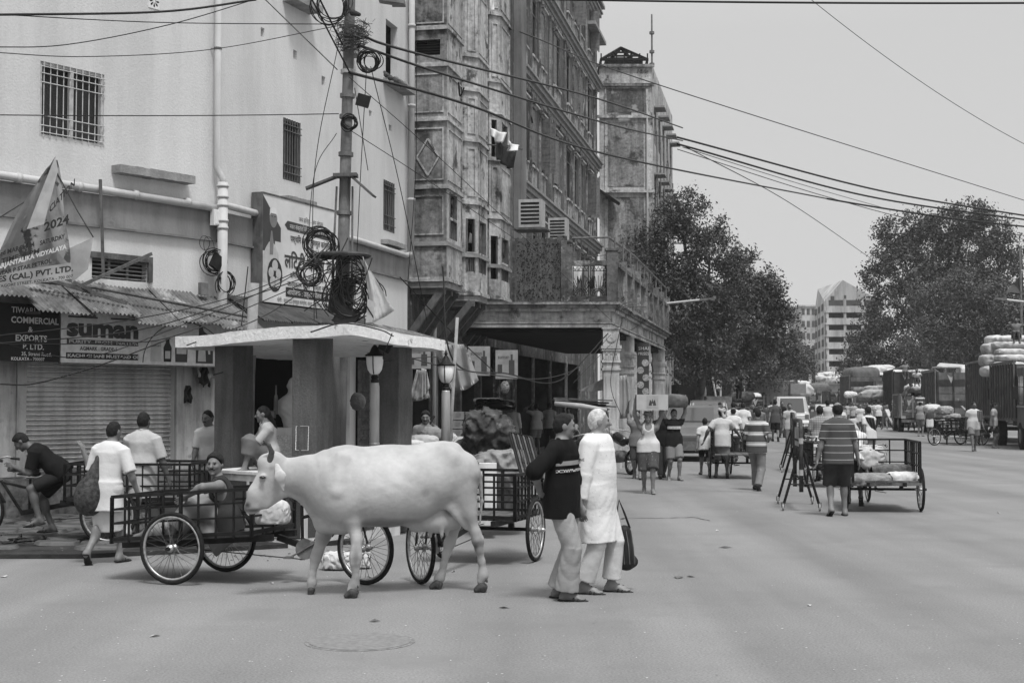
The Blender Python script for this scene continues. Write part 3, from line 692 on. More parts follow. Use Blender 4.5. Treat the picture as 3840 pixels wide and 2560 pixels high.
# Hindi poster on the second wall face
pu0 = hit(942, 900, LB, LC)[0]; pu1 = hit(1232, 900, LB, LC)[0]
po = thing('hindi_poster', 'large pale printed poster in Hindi script hung behind the utility pole', 'poster', PB(2, 3.5, .1))
g = G(); wbox(PB, pu0, pu1, 3.46, 5.34, .20, .225, g); ob('sheet', g, M('poster_paper', .58, .6, .12, 1.2), po)
g = G(); wbox(PB, pu0-.03, pu0, 3.44, 5.36, .02, .235, g); wbox(PB, pu0, pu1, 5.34, 5.37, .02, .235, g); ob('frame', g, m_wood, po)
PW = pu1-pu0; e_ = .228
flat(po, PB, [(0, .55), (.16, .35), (.42, 0), (.42, -.2), (0, -.2)], pu0+.0, 4.55, e_-.001, m_ink2, 'printed_shade')
flat(po, PB, [(0, 0), (.62, 0), (.62, .25), (0, .78)], pu0+.0, 4.55, e_-.002, m_ink2, 'printed_shade')
# plain generic figure with folded hands
flat(po, PB, [(0, -.62), (.56, -.62), (.52, -.1), (.40, .06), (.34, .1), (.20, .1), (.1, .0), (.0, -.15)], pu0+.02, 4.42, e_, MATS['print_pale'], 'printed_figure')
flat(po, PB, [(.13*math.cos(a), .17*math.sin(a)) for a in [k*math.pi/8 for k in range(16)]], pu0+.36, 4.95, e_+.001, M('print_skin', .17, .6, .1, 9), 'printed_face')
flat(po, PB, [(-.13, .03), (-.12, .15), (0, .2), (.12, .15), (.13, .03), (.09, .08), (-.09, .08)], pu0+.36, 4.95, e_+.002, m_white, 'printed_hair')
for dx_ in (-.05, .05): flat(po, PB, [(-.03, 0), (.03, 0), (.025, .015), (-.025, .015)], pu0+.36+dx_, 4.97, e_+.003, m_ink, 'printed_eye')
flat(po, PB, [(-.06, -.22), (.05, -.22), (.07, 0), (.02, .2), (-.02, .2), (-.06, 0)], pu0+.3, 4.52, e_+.002, MATS['print_skin'], 'printed_hands')
flat(po, PB, [(.26*math.cos(a), .3*math.sin(a)) for a in [k*math.pi/9 for k in range(18)]], pu0+.42, 3.95, e_+.001, m_ink, 'printed_plate')
for cx, cy, r_ in ((0, .17, .1), (-.13, .04, .09), (.12, .03, .09), (-.07, -.12, .1), (.08, -.13, .1)): flat(po, PB, [(r_*math.cos(a), r_*math.sin(a)) for a in [k*math.pi/6 for k in range(12)]], pu0+.42+cx, 3.95+cy, e_+.003, MATS['print_pale'], 'printed_food')
def hp(s_, u, z, size, mat, width, bold=.0): return put(po, s_, PB, pu0+u, z, e_+.002, size, mat, width, 'LEFT', bold)
hp('जय हिन्द - जय बंगला', 1.25, 5.0, .11, m_ink2, .9)
flat(po, PB, [(0, 0), (1.7, -.05), (1.7, .13), (0, .16), (-.1, .08)], pu0+.85, 4.80, e_, m_ink2, 'printed_ribbon')
hp('मकर संक्रांति की आप सभी को शुभ कामनाएं', .92, 4.83, .115, m_let, 1.6)
hp('पश्चिम बंगाल तृणमूल कांग्रेस हिंदी', .95, 4.6, .16, m_ink, 1.75, .002)
hp('के तत्वाधान में', 1.55, 4.46, .1, m_ink, .45)
hp('लिट्टी चोखा का', .75, 4.13, .33, m_ink2, 1.9, .008)
hp('दिनांक : 17 जनवरी 2024', .95, 3.95, .13, m_ink, 1.3, .001)
hp('कार्यक्रम स्थल : पोस्ता बड़ा मार्ग', .85, 3.79, .13, m_ink, 1.75, .001)
flat(po, PB, [(0, 0), (1.95, 0), (1.95, .17), (0, .17)], pu0+.8, 3.6, e_, m_ink, 'printed_ribbon')
hp('आयोजक : उत्तर कोलकाता तृणमूल', .84, 3.64, .13, m_let, 1.85, .001)
hp('योगी : वार्ड 22 तृणमूल कांग्रेस, वार्ड 22 तृणमूल महिला कांग्रेस, वार्ड', .5, 3.49, .1, m_ink, 2.35)
# tin awning and shop clutter beside the shelter
aw2 = thing('shop_awning', 'dark torn tin awning under the Hindi poster behind the shelter roof', 'awning', PB(2, 0, .4))
tin(aw2, PB, .2, 4.8, 3.5, 3.08, .05, .9, mat=M('dark_tin', .07, .7, .4, 3, streak=.4), sheets=5, seed=8)
aw3 = thing('shop_awning', 'ragged tin awning running behind the shelter towards the bay house', 'awning', PC(2, 0, .4))
tin(aw3, PC, -.3, 3.9, 3.35, 3.0, .05, 1.2, mat=m_tin, sheets=4, seed=12, drop=.02)
# corner post of pale wall right of the dark doorway, the sliding gate, wall strips
g = G(); wbox(PB, Hd[1]+.02, 4.75, .1, 2.9, .003, .05, g); ob('shop_wall', g, m_wash, house)
gate = thing('folding_gate', 'folded lattice shop gate right of the tall utility pole', 'gate', PC(.4, 0, .1))
for k in range(9):
 u = .25+k*.075; g = G(); wbox(PC, u, u+.012, .1, 2.55, .08, .11, g); ob('gate_bar', g, m_iron2, gate)
g = G()
for k in range(8):
 for j in range(12):
  u = .25+k*.075; z = .2+j*.19; g.beam(PC(u, z, .115), PC(u+.075, z+.1, .115), .008, .01); g.beam(PC(u, z+.1, .12), PC(u+.075, z, .12), .008, .01)
ob('lattice', g, m_iron2, gate, kind='stuff')
for u, w_ in ((1.1, .28), (2.1, .16), (3.1, .25)): g = G(); wbox(PC, u, u+w_, 0, 2.9, .01, .12, g); ob('shop_pier', g, m_wash, house)
# ================================================================== OLD BUILDINGS ALONG THE STREET
S_ = Vector((.187, .982, 0)).normalized(); N_ = Vector((S_.y, -S_.x, 0)); O_ = Vector((.08, 45, 0))
def PF(t, z, o=0): return O_+S_*t+N_*o+Vector((0, 0, z))
def PFxy(t, o=0): p = PF(t, 0, o); return (p.x, p.y)
RZ = math.atan2(S_.y, S_.x)          # rotation that lays local x along the street
def fbox(g, t0, t1, z0, z1, o0, o1):
 vs = [PF(t, z, o) for z in (z0, z1) for t, o in ((t0, o1), (t1, o1), (t1, o0), (t0, o0))]
 return g.add(vs, [(3,2,1,0),(4,5,6,7),(0,1,5,4),(1,2,6,5),(2,3,7,6),(3,0,4,7)])
tower = thing('bay_house', 'narrow stained old house with stacked overhanging bays on timber brackets, left of the arcade', 'house', PF(-9, 0, 0))
HT = 16.5
# wall behind the bays, shop fronts open at street level
shops = [[.5, 2.75, .2, 3.2], [2.95, 5.4, .2, 3.2], [5.6, 7.95, .2, 3.3], [8.15, 10.6, .2, 3.3], [10.8, 12.75, .2, 3.3]]
A_ = PFxy(-13.1); B_ = PFxy(-.2)
g = G(); PT = holed(g, A_, B_, 0, HT, [h+[] for h in shops]+[[4.0, 4.8, 5.2, 6.6], [4.0, 4.8, 9, 10.4], [6.9, 7.4, 5.2, 6.6]], .2); ob('wall', g, m_old3, tower)
g = G(); g.quad(PF(-13.1, 0, -.0), PF(-13.1, 0, -8), PF(-13.1, HT, -8), PF(-13.1, HT, 0)); g.quad(PF(-13.1, HT, 0), PF(-.2, HT, 0), PF(-.2, HT, -8), PF(-13.1, HT, -8)); ob('side_wall', g, m_old3, tower)
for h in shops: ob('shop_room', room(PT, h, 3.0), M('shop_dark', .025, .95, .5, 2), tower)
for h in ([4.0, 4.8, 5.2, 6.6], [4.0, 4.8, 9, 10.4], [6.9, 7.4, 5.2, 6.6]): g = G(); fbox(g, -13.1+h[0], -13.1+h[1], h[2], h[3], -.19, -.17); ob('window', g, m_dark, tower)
def bay(t0, t1, off, zb, zt, ch, fmat, smat, wins_front=(), wins_side=()):
 """projecting bay: closed box with one chamfered near corner, openings with frames, string courses"""
 poly = [PFxy(t0, 0), PFxy(t0, off-ch), PFxy(t0+ch*.9, off), PFxy(t1-ch*.6, off), PFxy(t1, off-ch*.7), PFxy(t1, 0)]
 walls = []
 for i in range(5):
  if ch < .05 and i in (1, 3): continue
  a, b = poly[i], poly[i+1]
  if ch < .05 and i == 0: b = PFxy(t0, off)
  if ch < .05 and i == 2: a, b = PFxy(t0, off), PFxy(t1, off)
  if ch < .05 and i == 4: a = PFxy(t1, off)
  walls.append((i, a, b))
 for i, a, b in walls:
  L = math.hypot(b[0]-a[0], b[1]-a[1]); hl = []
  src = wins_front if i in (0,) else wins_side
  if i == 1: src = wins_side
  for f0, f1, z0, z1 in src: hl.append([L*f0, L*f1, z0, z1])
  g = G(); P = holed(g, a, b, zb, zt, hl, .10); w_ = ob('bay_wall', g, fmat if i == 0 else smat, tower)
  for h in hl:
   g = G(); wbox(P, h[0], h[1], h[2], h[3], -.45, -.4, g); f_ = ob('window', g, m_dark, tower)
   if h[3]-h[2] > .8 and h[1]-h[0] > .25:
    g = G(); wbox(P, h[0], h[0]+.04, h[2], h[3], -.08, .02, g); ob('frame', g, m_wood, f_)
    g = G(); wbox(P, h[1]-.04, h[1], h[2], h[3], -.08, .02, g); ob('frame', g, m_wood, f_)
    g = G(); wbox(P, h[0], h[1], h[2]+.42, h[2]+.48, -.07, .03, g); ob('sill_rail', g, m_old2, f_)
    for k in range(5):
     g = G(); u = lerp(h[0], h[1], (k+.7)/5.4); wbox(P, u, u+.02, h[2], h[2]+.42, -.04, -.02, g); ob('baluster', g, m_iron2, f_)
  for z in (zb+.02, 5.25, 6.55, 8.1, 9.35, 10.2, 12.0, 13.6):
   if zb <= z < zt: g = G(); wbox(P, -.03, L+.03, z, z+.07, .003, .055, g); wbox(P, -.02, L+.02, z+.07, z+.1, .003, .03, g); ob('string_course', g, m_old2 if z != 5.25 else m_conc, w_)
  for z0, z1 in ((5.5, 6.4), (6.75, 7.95), (8.3, 9.2), (10.35, 11.8), (12.2, 13.4)):     # sunk panels framed by mouldings
   if any(h[2] < z1 and h[3] > z0 for h in hl) or L < .3: continue
   g = G(); m_ = .07
   wbox(P, m_, L-m_, z0, z0+.03, .003, .025, g); wbox(P, m_, L-m_, z1-.03, z1, .003, .025, g); wbox(P, m_, m_+.03, z0+.03, z1-.03, .003, .025, g); wbox(P, L-m_-.03, L-m_, z0+.03, z1-.03, .003, .025, g)
   ob('panel_moulding', g, m_old2, w_)
 g = G(); n = len(poly); pl = [Vector((x, y, zb)) for x, y in poly]; g.prism([p-Vector((0, 0, .12)) for p in pl], .12)
 ob('bay_floor', g, m_conc, tower); g = G(); g.prism([Vector((x, y, zt)) for x, y in poly], .1); ob('bay_roof', g, m_conc, tower)
 for t in (t0+.12, (t0+t1)/2, t1-.12):       # raking timber struts below
  g = G(); g.beam(PF(t, zb-.14, off-.12), PF(t, zb-1.15, .02), .13, .16); g.beam(PF(t, zb-.2, off-.05), PF(t, zb-.2, .02), .12, .12); ob('strut', g, m_wood, tower)
 return walls
bay(-12.93, -11.35, .87, 4.42, HT-.2, 0, m_old, m_old2, [(.0, .82, 9.62, 9.98)], [(.18, .62, 5.45, 6.5)])
# diamond and its frame on the first bay's front, the dark louvre band
a = PF(-12.93, 0, 0)
def front1(o, z, e=0): return PF(-12.93-e, z, o)
g = G(); c_ = (.43, 7.28); rx, rz_ = .26, .42; pts = [(c_[0], c_[1]-rz_), (c_[0]+rx, c_[1]), (c_[0], c_[1]+rz_), (c_[0]-rx, c_[1])]
for i in range(4):
 p, q = pts[i], pts[(i+1) % 4]; g.beam(front1(p[0], p[1], .015), front1(q[0], q[1], .015), .03, .035)
ob('diamond_moulding', g, m_old2, tower)
g = G()
for k in range(6): g.beam(front1(.02, 9.64+k*.06, -.05), front1(.72, 9.64+k*.06, -.05), .02, .02)
ob('louvre', g, m_iron, tower)
bay(-10.35, -8.75, .98, 4.30, HT-.5, .28, m_old2, m_old2, [(.45, .85, 9.0, 9.9)], [(.12, .8, 4.9, 6.2)])
bay(-7.5, -5.75, .98, 4.40, HT-3.2, .25, m_old, m_old2, [(.3, .8, 9.2, 10.4)], [(.15, .8, 4.95, 6.1), (.2, .7, 8.1, 9.2)])
# rain pipe, rag, washing, junctions on the bays
g = G(); g.tube([PF(-11.2, 4.3, .2), PF(-11.2, 3.2, .15), PF(-11.2, 1.0, .15)], .06, 8); ob('downpipe', g, m_pvc, tower, True)
def cloth(name, label, cat, a, b, drop, mat, seed=0, th=.01, fold=.05, n=14):
 r_ = random.Random(seed); a = Vector(a); b = Vector(b); d = (b-a); L = d.length; d.normalize(); nn = Vector((d.y, -d.x, 0)); f1 = r_.uniform(14, 26); ph = r_.uniform(0, 6)
 def fn(s_, t_):
  return a+d*(L*s_*(1-.15*t_))+Vector((0, 0, -drop*t_*(1+.12*math.sin(s_*5+ph))-.03*math.sin(math.pi*s_)))+nn*(fold*math.sin(s_*f1*L+ph+t_*1.5)*(.3+t_))
 g = G(); g.sheet(fn, n, 6, tuple(nn*-th)); o = ob(name, g, mat, None, True); return tag(o, label, cat)
m_cl = M('cloth_white', .62, .9, .06, 5); m_cg = M('cloth_grey', .25, .9, .1, 5); m_cd = M('cloth_dark', .03, .9, .2, 5)
cloth('white_cloth', 'white cloth flapping from the window of the middle bay', 'cloth', at(1762, 872, 35.2), at(1800, 880, 35.4), .26, m_cl, 3)
cloth('white_cloth', 'pale cloth dangling at the top of the picture from the upper bay window', 'cloth', at(1835, -15, 36), at(1858, -10, 36.2), .4, m_cl, 4)
cloth('dark_cloth', 'black garment hanging on a pole from the third bay', 'cloth', at(1865, 530, 37), at(1940, 550, 37.6), .55, m_cd, 5)
cloth('white_cloth', 'white crumpled cloth bundled high on the pole of washing beside the dark garment', 'cloth', at(1840, 478, 36.9), at(1900, 498, 37), .28, m_cl, 6, fold=.12)
cloth('white_cloth', 'white shirt slung at the right end of the washing pole', 'cloth', at(1905, 528, 37), at(1950, 545, 37.4), .2, m_cl, 7, fold=.1)
g = G(); g.tube([at(1815, 540, 37.3), at(1960, 560, 37.3)], .02, 5); tag(ob('washing_pole', g, m_wood), 'pole sticking out of the third bay with washing on it', 'pole')
# ---------------- main long facade
long_ = thing('long_facade_house', 'tall dark stained house front with rows of shuttered windows receding along the street', 'house', PF(10, 0, 0))
FH = 19.9; TE = 20.6
floors = [4.9, 8.7, 12.5, 16.2]
wcols = [1.7, 3.55, 5.4, 8.55, 11.7, 13.5, 15.3, 17.9]
holesF = []
for zf in floors:
 for t in wcols:
  w_ = .98 if t != 8.55 else 1.5; holesF.append([t+.2-w_/2, t+.2+w_/2, zf+1.05, zf+3.05])
gshops = [[.6, 3.7, .1, 3.2], [3.95, 7.3, .1, 3.2], [7.6, 11.2, .1, 3.2], [11.5, 15, .1, 3.2]]
g = G(); PL = holed(g, PFxy(-.2), PFxy(TE), 0, FH, holesF+gshops, .07); ob('wall', g, m_old3, long_)
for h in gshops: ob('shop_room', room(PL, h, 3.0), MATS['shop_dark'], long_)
g = G(); g.quad(PF(-.2, 0, -.0), PF(-.2, 0, -10), PF(-.2, FH, -10), PF(-.2, FH, 0)); g.quad(PF(TE, 0, -10), PF(TE, 0, 0), PF(TE, FH, 0), PF(TE, FH, -10))
g.quad(PF(-.2, FH, 0), PF(TE, FH, 0), PF(TE, FH, -10), PF(-.2, FH, -10)); ob('end_wall', g, m_old3, long_)
g = G(); fbox(g, -.15, .75, 4.3, FH, .003, .25); ob('pilaster', g, M('smooth_grey_wall', .19, .95, .15, 1, streak=.35), long_)
for t in (2.65, 4.5, 6.7, 10.3, 12.6, 14.4, 16.6, 19.3):
 for zf in floors: g = G(); fbox(g, t+.12, t+.26, zf+.25, zf+3.5, .003, .07); fbox(g, t+.08, t+.30, zf+3.2, zf+3.35, .07, .11); ob('pilaster', g, m_old, long_)
for zf in floors[1:]+[FH-.4]:
 g = G(); fbox(g, .75, TE, zf-.1, zf+.06, .003, .22); fbox(g, .75, TE, zf-.24, zf-.1, .003, .12); fbox(g, .75, TE, zf+.06, zf+.14, .003, .3); ob('cornice', g, m_conc, long_)
 g = G(); n_ = 60
 for k in range(n_): t = .9+k*(TE-1)/n_; fbox(g, t, t+.12, zf-.38, zf-.24, .003, .07)
 ob('dentils', g, m_old2, long_, kind='stuff')
# window kit shared by all windows: frame, two shutters, transom, rail
def local_box(g, x0, x1, y0, y1, z0, z1): return g.box((x0, y0, z0), (x1, y1, z1))
def kit(w_, h_):
 g = G(); 
 for x0, x1, z0, z1 in ((-w_/2, -w_/2+.07, 0, h_), (w_/2-.07, w_/2, 0, h_), (-w_/2+.07, w_/2-.07, h_-.08, h_), (-w_/2+.07, w_/2-.07, 0, .08), (-w_/2+.07, w_/2-.07, h_*.72, h_*.72+.05)): g.box((x0, -.045, z0), (x1, -.012, z1))
 fm = mesh('window', g); fm.materials.append(m_shut)
 g = G(); g.box((-w_/2+.002, -.01, .002), (w_/2-.002, .005, h_-.002)); dm = mesh('pane', g); dm.materials.append(m_dark)
 g = G(); a = (w_/2-.08); g.box((0, -.02, 0), (.05, .02, h_-.1)); g.box((a-.05, -.02, 0), (a, .02, h_-.1))
 g.box((.05, -.008, .05), (a-.05, .004, h_-.15))
 for k in range(7): z = .05+k*(h_-.2)/7; g.box((.05, -.014, z), (a-.05, -.0085, z+(h_-.2)/7*.8))
 sm = mesh('shutter', g); sm.materials.append(m_iron2)
 g = G()
 for k in range(9): x = -w_/2+.08+k*(w_-.18)/8; g.box((x, -.11, -.75), (x+.03, -.08, -.1))
 g.box((-w_/2-.06, -.15, -.1), (w_/2+.06, -.02, -.02)); g.box((-w_/2-.06, -.12, -.83), (w_/2+.06, -.02, -.75))
 bm_ = mesh('balustrade', g); bm_.materials.append(m_old2)
 g = G(); g.box((-w_/2-.1, -.2, h_+.06), (w_/2+.1, -.02, h_+.12)); g.box((-w_/2-.02, -.1, h_+.02), (w_/2+.02, -.02, h_+.06)); hm = mesh('hood', g); hm.materials.append(m_old2)
 return fm, dm, sm, bm_, hm
kits = {.98: kit(.98, 2.0), 1.5: kit(1.5, 2.0)}
rw = random.Random(11)
for zf in floors:
 for t in wcols:
  w_ = .98 if t != 8.55 else 1.5; fm, dm, sm, bm_, hm = kits[w_]
  p = PF(t, zf+1.05, -.06); f_ = piece('window', fm, p, long_, (0, 0, RZ))
  for nm, me in (('pane', dm), ('balustrade', bm_), ('hood', hm)):
   o = bpy.data.objects.new(nm, me); COL.objects.link(o); o.parent = f_
  for sd in (0, 1):
   a_ = rw.choice((0, .12, 1.5, 1.9, 9, 9, 9))
   if a_ > 5: continue
   o = bpy.data.objects.new('shutter', sm); COL.objects.link(o); o.parent = f_
   o.location = ((-w_/2+.06) if sd == 0 else (w_/2-.06), -.06, .05); o.rotation_euler = (0, 0, -a_ if sd == 0 else math.pi+a_)
# roof overhang slabs seen against the sky
g = G(); fbox(g, 17, TE+.3, 18.2, 18.35, .02, .4); fbox(g, .5, TE+.3, FH-.02, FH+.12, -.1, .35); ob('roof_edge', g, m_conc, long_)
# spiral fire rail and its arched frame near the third floor
g = G(); g.tube([PF(-.1+math.cos(a)*.55+.3, 9.3+math.sin(a)*1.5, .5) for a in [math.pi*(1-.05*k) for k in range(14)]], .03, 5); ob('curved_rail', g, m_iron, long_)
# air conditioners
def ac(px, py, D, s_, label):
 c = at(px, py, D); t_ = thing('air_conditioner', label, 'air conditioner', c-Vector((0, 0, .35*s_)))
 rt = Matrix.Rotation(RZ, 3, 'Z')
 g = G(); g.cbox(c, (.62*s_, .62*s_, .75*s_), rt); ob('case', g, m_wash if False else M('ac_case', .40, .6, .1, 3, streak=.2), t_)
 for k in range(6): g = G(); g.cbox(c+rt @ Vector((-.312*s_, 0, (-.26+k*.105)*s_)), (.012, .5*s_, .055*s_), rt); ob('vent_slot', g, m_dark, t_)
 g = G(); g.cbox(c+rt @ Vector((0, 0, -.42*s_)), (.8*s_, .9*s_, .05), rt); ob('shelf', g, m_wood, t_)
ac(1995, 805, 40, 1.05, 'larger pale air conditioner on a shelf above the studded balcony wall'); ac(2095, 862, 41, .85, 'smaller air conditioner to the right, just above the studded wall')
# ---------------- arcade with balcony over the pavement
arc_ = thing('arcade', 'old arcade with carved capitals carrying a mossy balcony over the pavement', 'arcade', (2.5, 36.6, 0))
XA0, XA1, DA = -1.35, 2.56, 36.6
S2 = Vector((.187, .982, 0)).normalized(); CA = Vector((XA1, DA, 0))
def PAr(s_, z, o=0):  # along the street side, o outward
 return CA+S2*s_+Vector((S2.y, -S2.x, 0))*o+Vector((0, 0, z))
LEN = 17.0
def slabpoly(z, e): return [Vector((XA0, DA-e, z)), PAr(-e, z, e), PAr(LEN, z, e), Vector((XA0+3.4, DA+LEN, z))]
g = G(); g.prism(slabpoly(3.62, -.05), .5); ob('beam', g, m_old2, arc_)
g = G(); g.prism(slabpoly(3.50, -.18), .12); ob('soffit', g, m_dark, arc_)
for z0, z1, e in ((3.62, 3.70, .0), (3.72, 3.76, .02), (4.04, 4.12, .06), (4.12, 4.20, .14), (4.20, 4.26, .24)): g = G(); g.prism(slabpoly(z0, e), z1-z0); ob('cornice', g, m_old if e > .1 else m_old2, arc_)
m_cap = M('column_plaster', .50, .95, .2, 3, bump=.5, bscale=20, streak=.35, stain=(.16, 2.4, .6, .08))
def column(c, s_=1.0, zt=3.62):
 w_ = .38*s_
 g = G()
 for (z0, z1, k) in ((0, .5, 1.25), (.5, .6, 1.12)): g.box((c.x-w_/2*k, c.y-w_/2*k, z0), (c.x+w_/2*k, c.y+w_/2*k, z1))
 b_ = ob('column_base', g, m_cap, arc_)
 g = G(); g.box((c.x-w_/2, c.y-w_/2, .6), (c.x+w_/2, c.y+w_/2, zt-1.1)); sh = ob('column_shaft', g, m_cap, arc_)
 g = G()
 for sx in (-1, 1): g.box((c.x+sx*w_*.32-.012, c.y-w_/2-.02, .8), (c.x+sx*w_*.32+.012, c.y-w_/2-.003, zt-1.25))
 ob('fluting', g, m_cap, sh)
 cp = None
 for (z0, z1, k) in ((-1.1, -1.04, 1.16), (-1.04, -.9, 1.02), (-.9, -.84, 1.2), (-.84, -.6, 1.06), (-.6, -.54, 1.22), (-.54, -.46, 1.3), (-.46, -.04, 1.04), (-.04, 0, 1.2)):
  g = G(); g.box((c.x-w_/2*k, c.y-w_/2*k, zt+z0), (c.x+w_/2*k, c.y+w_/2*k, zt+z1))
  o = ob('capital_block', g, m_cap, arc_)
 for k in range(7): g = G(); x = c.x-w_/2+.03+k*(w_-.06)/6; g.box((x-.017, c.y-w_*.6, zt-.83), (x+.017, c.y-w_/2*1.06-.003, zt-.72)); ob('leaf_carving', g, m_cap, o)
 for k in range(3): g = G(); x = c.x-w_*.3+k*w_*.3; g.add([(x-.05, c.y-w_/2*1.06-.02, zt-.68), (x+.05, c.y-w_/2*1.06-.02, zt-.68), (x, c.y-w_/2*1.06-.03, zt-.62), (x, c.y-w_/2*1.06-.001, zt-.65)], [(0, 1, 2), (0, 2, 3), (1, 3, 2)]); ob('leaf_carving', g, m_cap, o)
 g = G(); g.lathe([(.10, 0), (.13, .0), (.13, .02), (.10, .02)], (c.x, c.y-w_/2*1.04-.003, zt-.25), 14, (0, -1, 0)); g.lathe([(.04, 0), (.04, .025), (.01, .03)], (c.x, c.y-w_/2*1.04-.003, zt-.25), 10, (0, -1, 0)); ob('rosette', g, m_cap, o)
column(CA+Vector((-.0, .22, 0)), 1.08); column(PAr(5.4, 0, -.2), 1.1); column(PAr(10.6, 0, -.15), .9); column(PAr(16.4, 0, -.2), 1.1)
for s0 in (0.3, 5.8, 11.0):
 g = G(); g.add([PAr(s0, 3.5, -.3), PAr(s0, 3.2, -.3), PAr(s0+.1, 3.2, -.1), PAr(s0+.1, 3.5, -.1)], [(0, 1, 2, 3)])
# studded parapet wall, broken edge
g = G(); xa, xb = .07, 1.42; n_ = 22
for i in range(n_):
 a = lerp(xa, xb, i/n_); b = lerp(xa, xb, (i+1)/n_); g.box((a, DA-.02, 4.26), (b, DA+.2, 5.92+random.uniform(-.03, .03)+(.06 if i > 17 else 0)))
pw = ob('parapet', g, M('speckled_wall', .10, 1, .3, 4, bump=1, bscale=22, stain=(.03, 16, .60, .02), streak=.4), arc_)
g = G(); g.box((xa-.06, DA-.06, 4.26), (xa, DA+.2, 5.85)); ob('pilaster', g, m_moss, arc_)
g = G(); g.box((xb-.16, DA-.08, 4.26), (xb, DA-.022, 5.86)); ob('pilaster', g, m_old3, arc_)
g = G(); g.box((xb, DA-.08, 4.26), (xb+.14, DA+.14, 5.7)); ob('balcony_post', g, m_old3, arc_)
g = G(); rs2 = random.Random(5)
for k in range(330):
 x = rs2.uniform(xa+.05, xb-.2); z = rs2.uniform(4.35, 5.85); q = rs2.uniform(.012, .028); g.add([(x-q, DA-.021, z-q), (x+q, DA-.021, z-q*.6), (x+q*.7, DA-.05, z), (x, DA-.021, z+q)], [(0, 1, 2), (1, 3, 2), (3, 0, 2)])
ob('studs', g, M('stud_dark', .05, 1, .3, 9), arc_, kind='stuff')  # studs in a darker tone than the parapet
# front balcony opening: beam, sun-ray grille
g = G(); g.box((xb+.14, DA-.1, 5.22), (XA1-.12, DA+.1, 5.34)); ob('top_beam', g, m_old3, arc_)
g = G(); g.box((xb+.14, DA-.1, 4.26), (XA1-.12, DA+.1, 4.42)); ob('bottom_kerb', g, m_moss, arc_)
g = G(); g.box((XA1-.12, DA-.12, 4.26), (XA1+.16, DA+.16, 5.6)); g.box((XA1-.15, DA-.15, 5.6), (XA1+.19, DA+.19, 5.66)); ob('corner_post', g, m_old3, arc_)
gx0, gx1 = xb+.16, XA1-.14; gm = (gx0+gx1)/2
for x0, x1 in ((gx0, gm-.03), (gm+.03, gx1)):
 gr_ = G(); yb = DA-.03
 gr_.tube([(x0, yb, 4.44), (x1, yb, 4.44), (x1, yb, 5.2), (x0, yb, 5.2)], .012, 4, closed=True); gr_.tube([(x0, yb, 5.08), (x1, yb, 5.08)], .008, 4)
 cx = (x0+x1)/2
 for k in range(13):
  a = math.pi*k/12; r1 = .5; ex = cx+math.cos(a)*.34; ez = 4.46+math.sin(a)*.5; gr_.tube([(cx+math.cos(a)*.1, yb, 4.46+math.sin(a)*.1), (max(x0, min(x1, ex)), yb, ez)], .007, 4)
 for r_ in (.1, .16): gr_.tube([(cx+math.cos(a)*r_, yb, 4.46+math.sin(a)*r_) for a in [math.pi*k/10 for k in range(11)]], .008, 4)
 for k in range(8): a = lerp(x0, x1, k/8); b = lerp(x0, x1, (k+1)/8); gr_.tube([(a, yb, 5.09 if k % 2 else 5.19), (b, yb, 5.19 if k % 2 else 5.09)], .006, 4)
 ob('sunburst_grille', gr_, m_iron, arc_)
g = G()
for z in (4.6, 4.85): g.tube([(gm-.02, DA-.03, z-.12), (gm+.03, DA-.03, z), (gm-.02, DA-.03, z+.12), (gm-.07, DA-.03, z)], .008, 4, closed=True)
ob('diamond_bars', g, m_iron, arc_)
# side balustrade: posts and dark panels, upper pipe rail
ps = [1.9, 3.8, 5.7, 7.8, 9.9, 12.0, 14.2, 16.3]
prev = .2
for s0 in ps:
 g = G(); h_ = 5.5+random.uniform(-.06, .1)
 vs = [PAr(s0+a, z, o) for z in (4.26, h_) for a, o in ((-.11, .0), (.11, .0), (.11, .2), (-.11, .2))]; g.add(vs, [(0, 1, 2, 3), (7, 6, 5, 4), (0, 4, 5, 1), (1, 5, 6, 2), (2, 6, 7, 3), (3, 7, 4, 0)]); ob('balcony_post', g, m_old, arc_)
 a, b = prev, s0-.12
 g = G(); g.beam(PAr(a, 5.25, .1), PAr(b, 5.25, .1), .16, .1); g.beam(PAr(a, 4.34, .1), PAr(b, 4.34, .1), .16, .14); ob('balcony_beam', g, m_old3, arc_)
 nb = 6
 for k in range(nb): g = G(); s1 = lerp(a, b, (k+.5)/nb); g.beam(PAr(s1, 4.4, .1), PAr(s1, 5.2, .1), .04, .1 if k % 3 == 1 else .03); ob('baluster', g, m_iron2, arc_)
 prev = s0+.12
g = G(); g.tube([Vector((XA1-1.0, DA+.2, 5.95)), Vector((XA1-.05, DA+.05, 5.95)), PAr(5, 5.95, .1), PAr(10, 5.92, .1), PAr(16.6, 5.9, .1)], .03, 6); ob('pipe_rail', g, m_iron2, arc_)
for s0 in (0, 1.9, 3.8, 5.7, 7.8, 9.9, 12.0, 14.2, 16.3): g = G(); g.tube([PAr(s0, 5.3, .1), PAr(s0, 5.95, .1)], .025, 5); ob('rail_post', g, m_iron2, arc_)
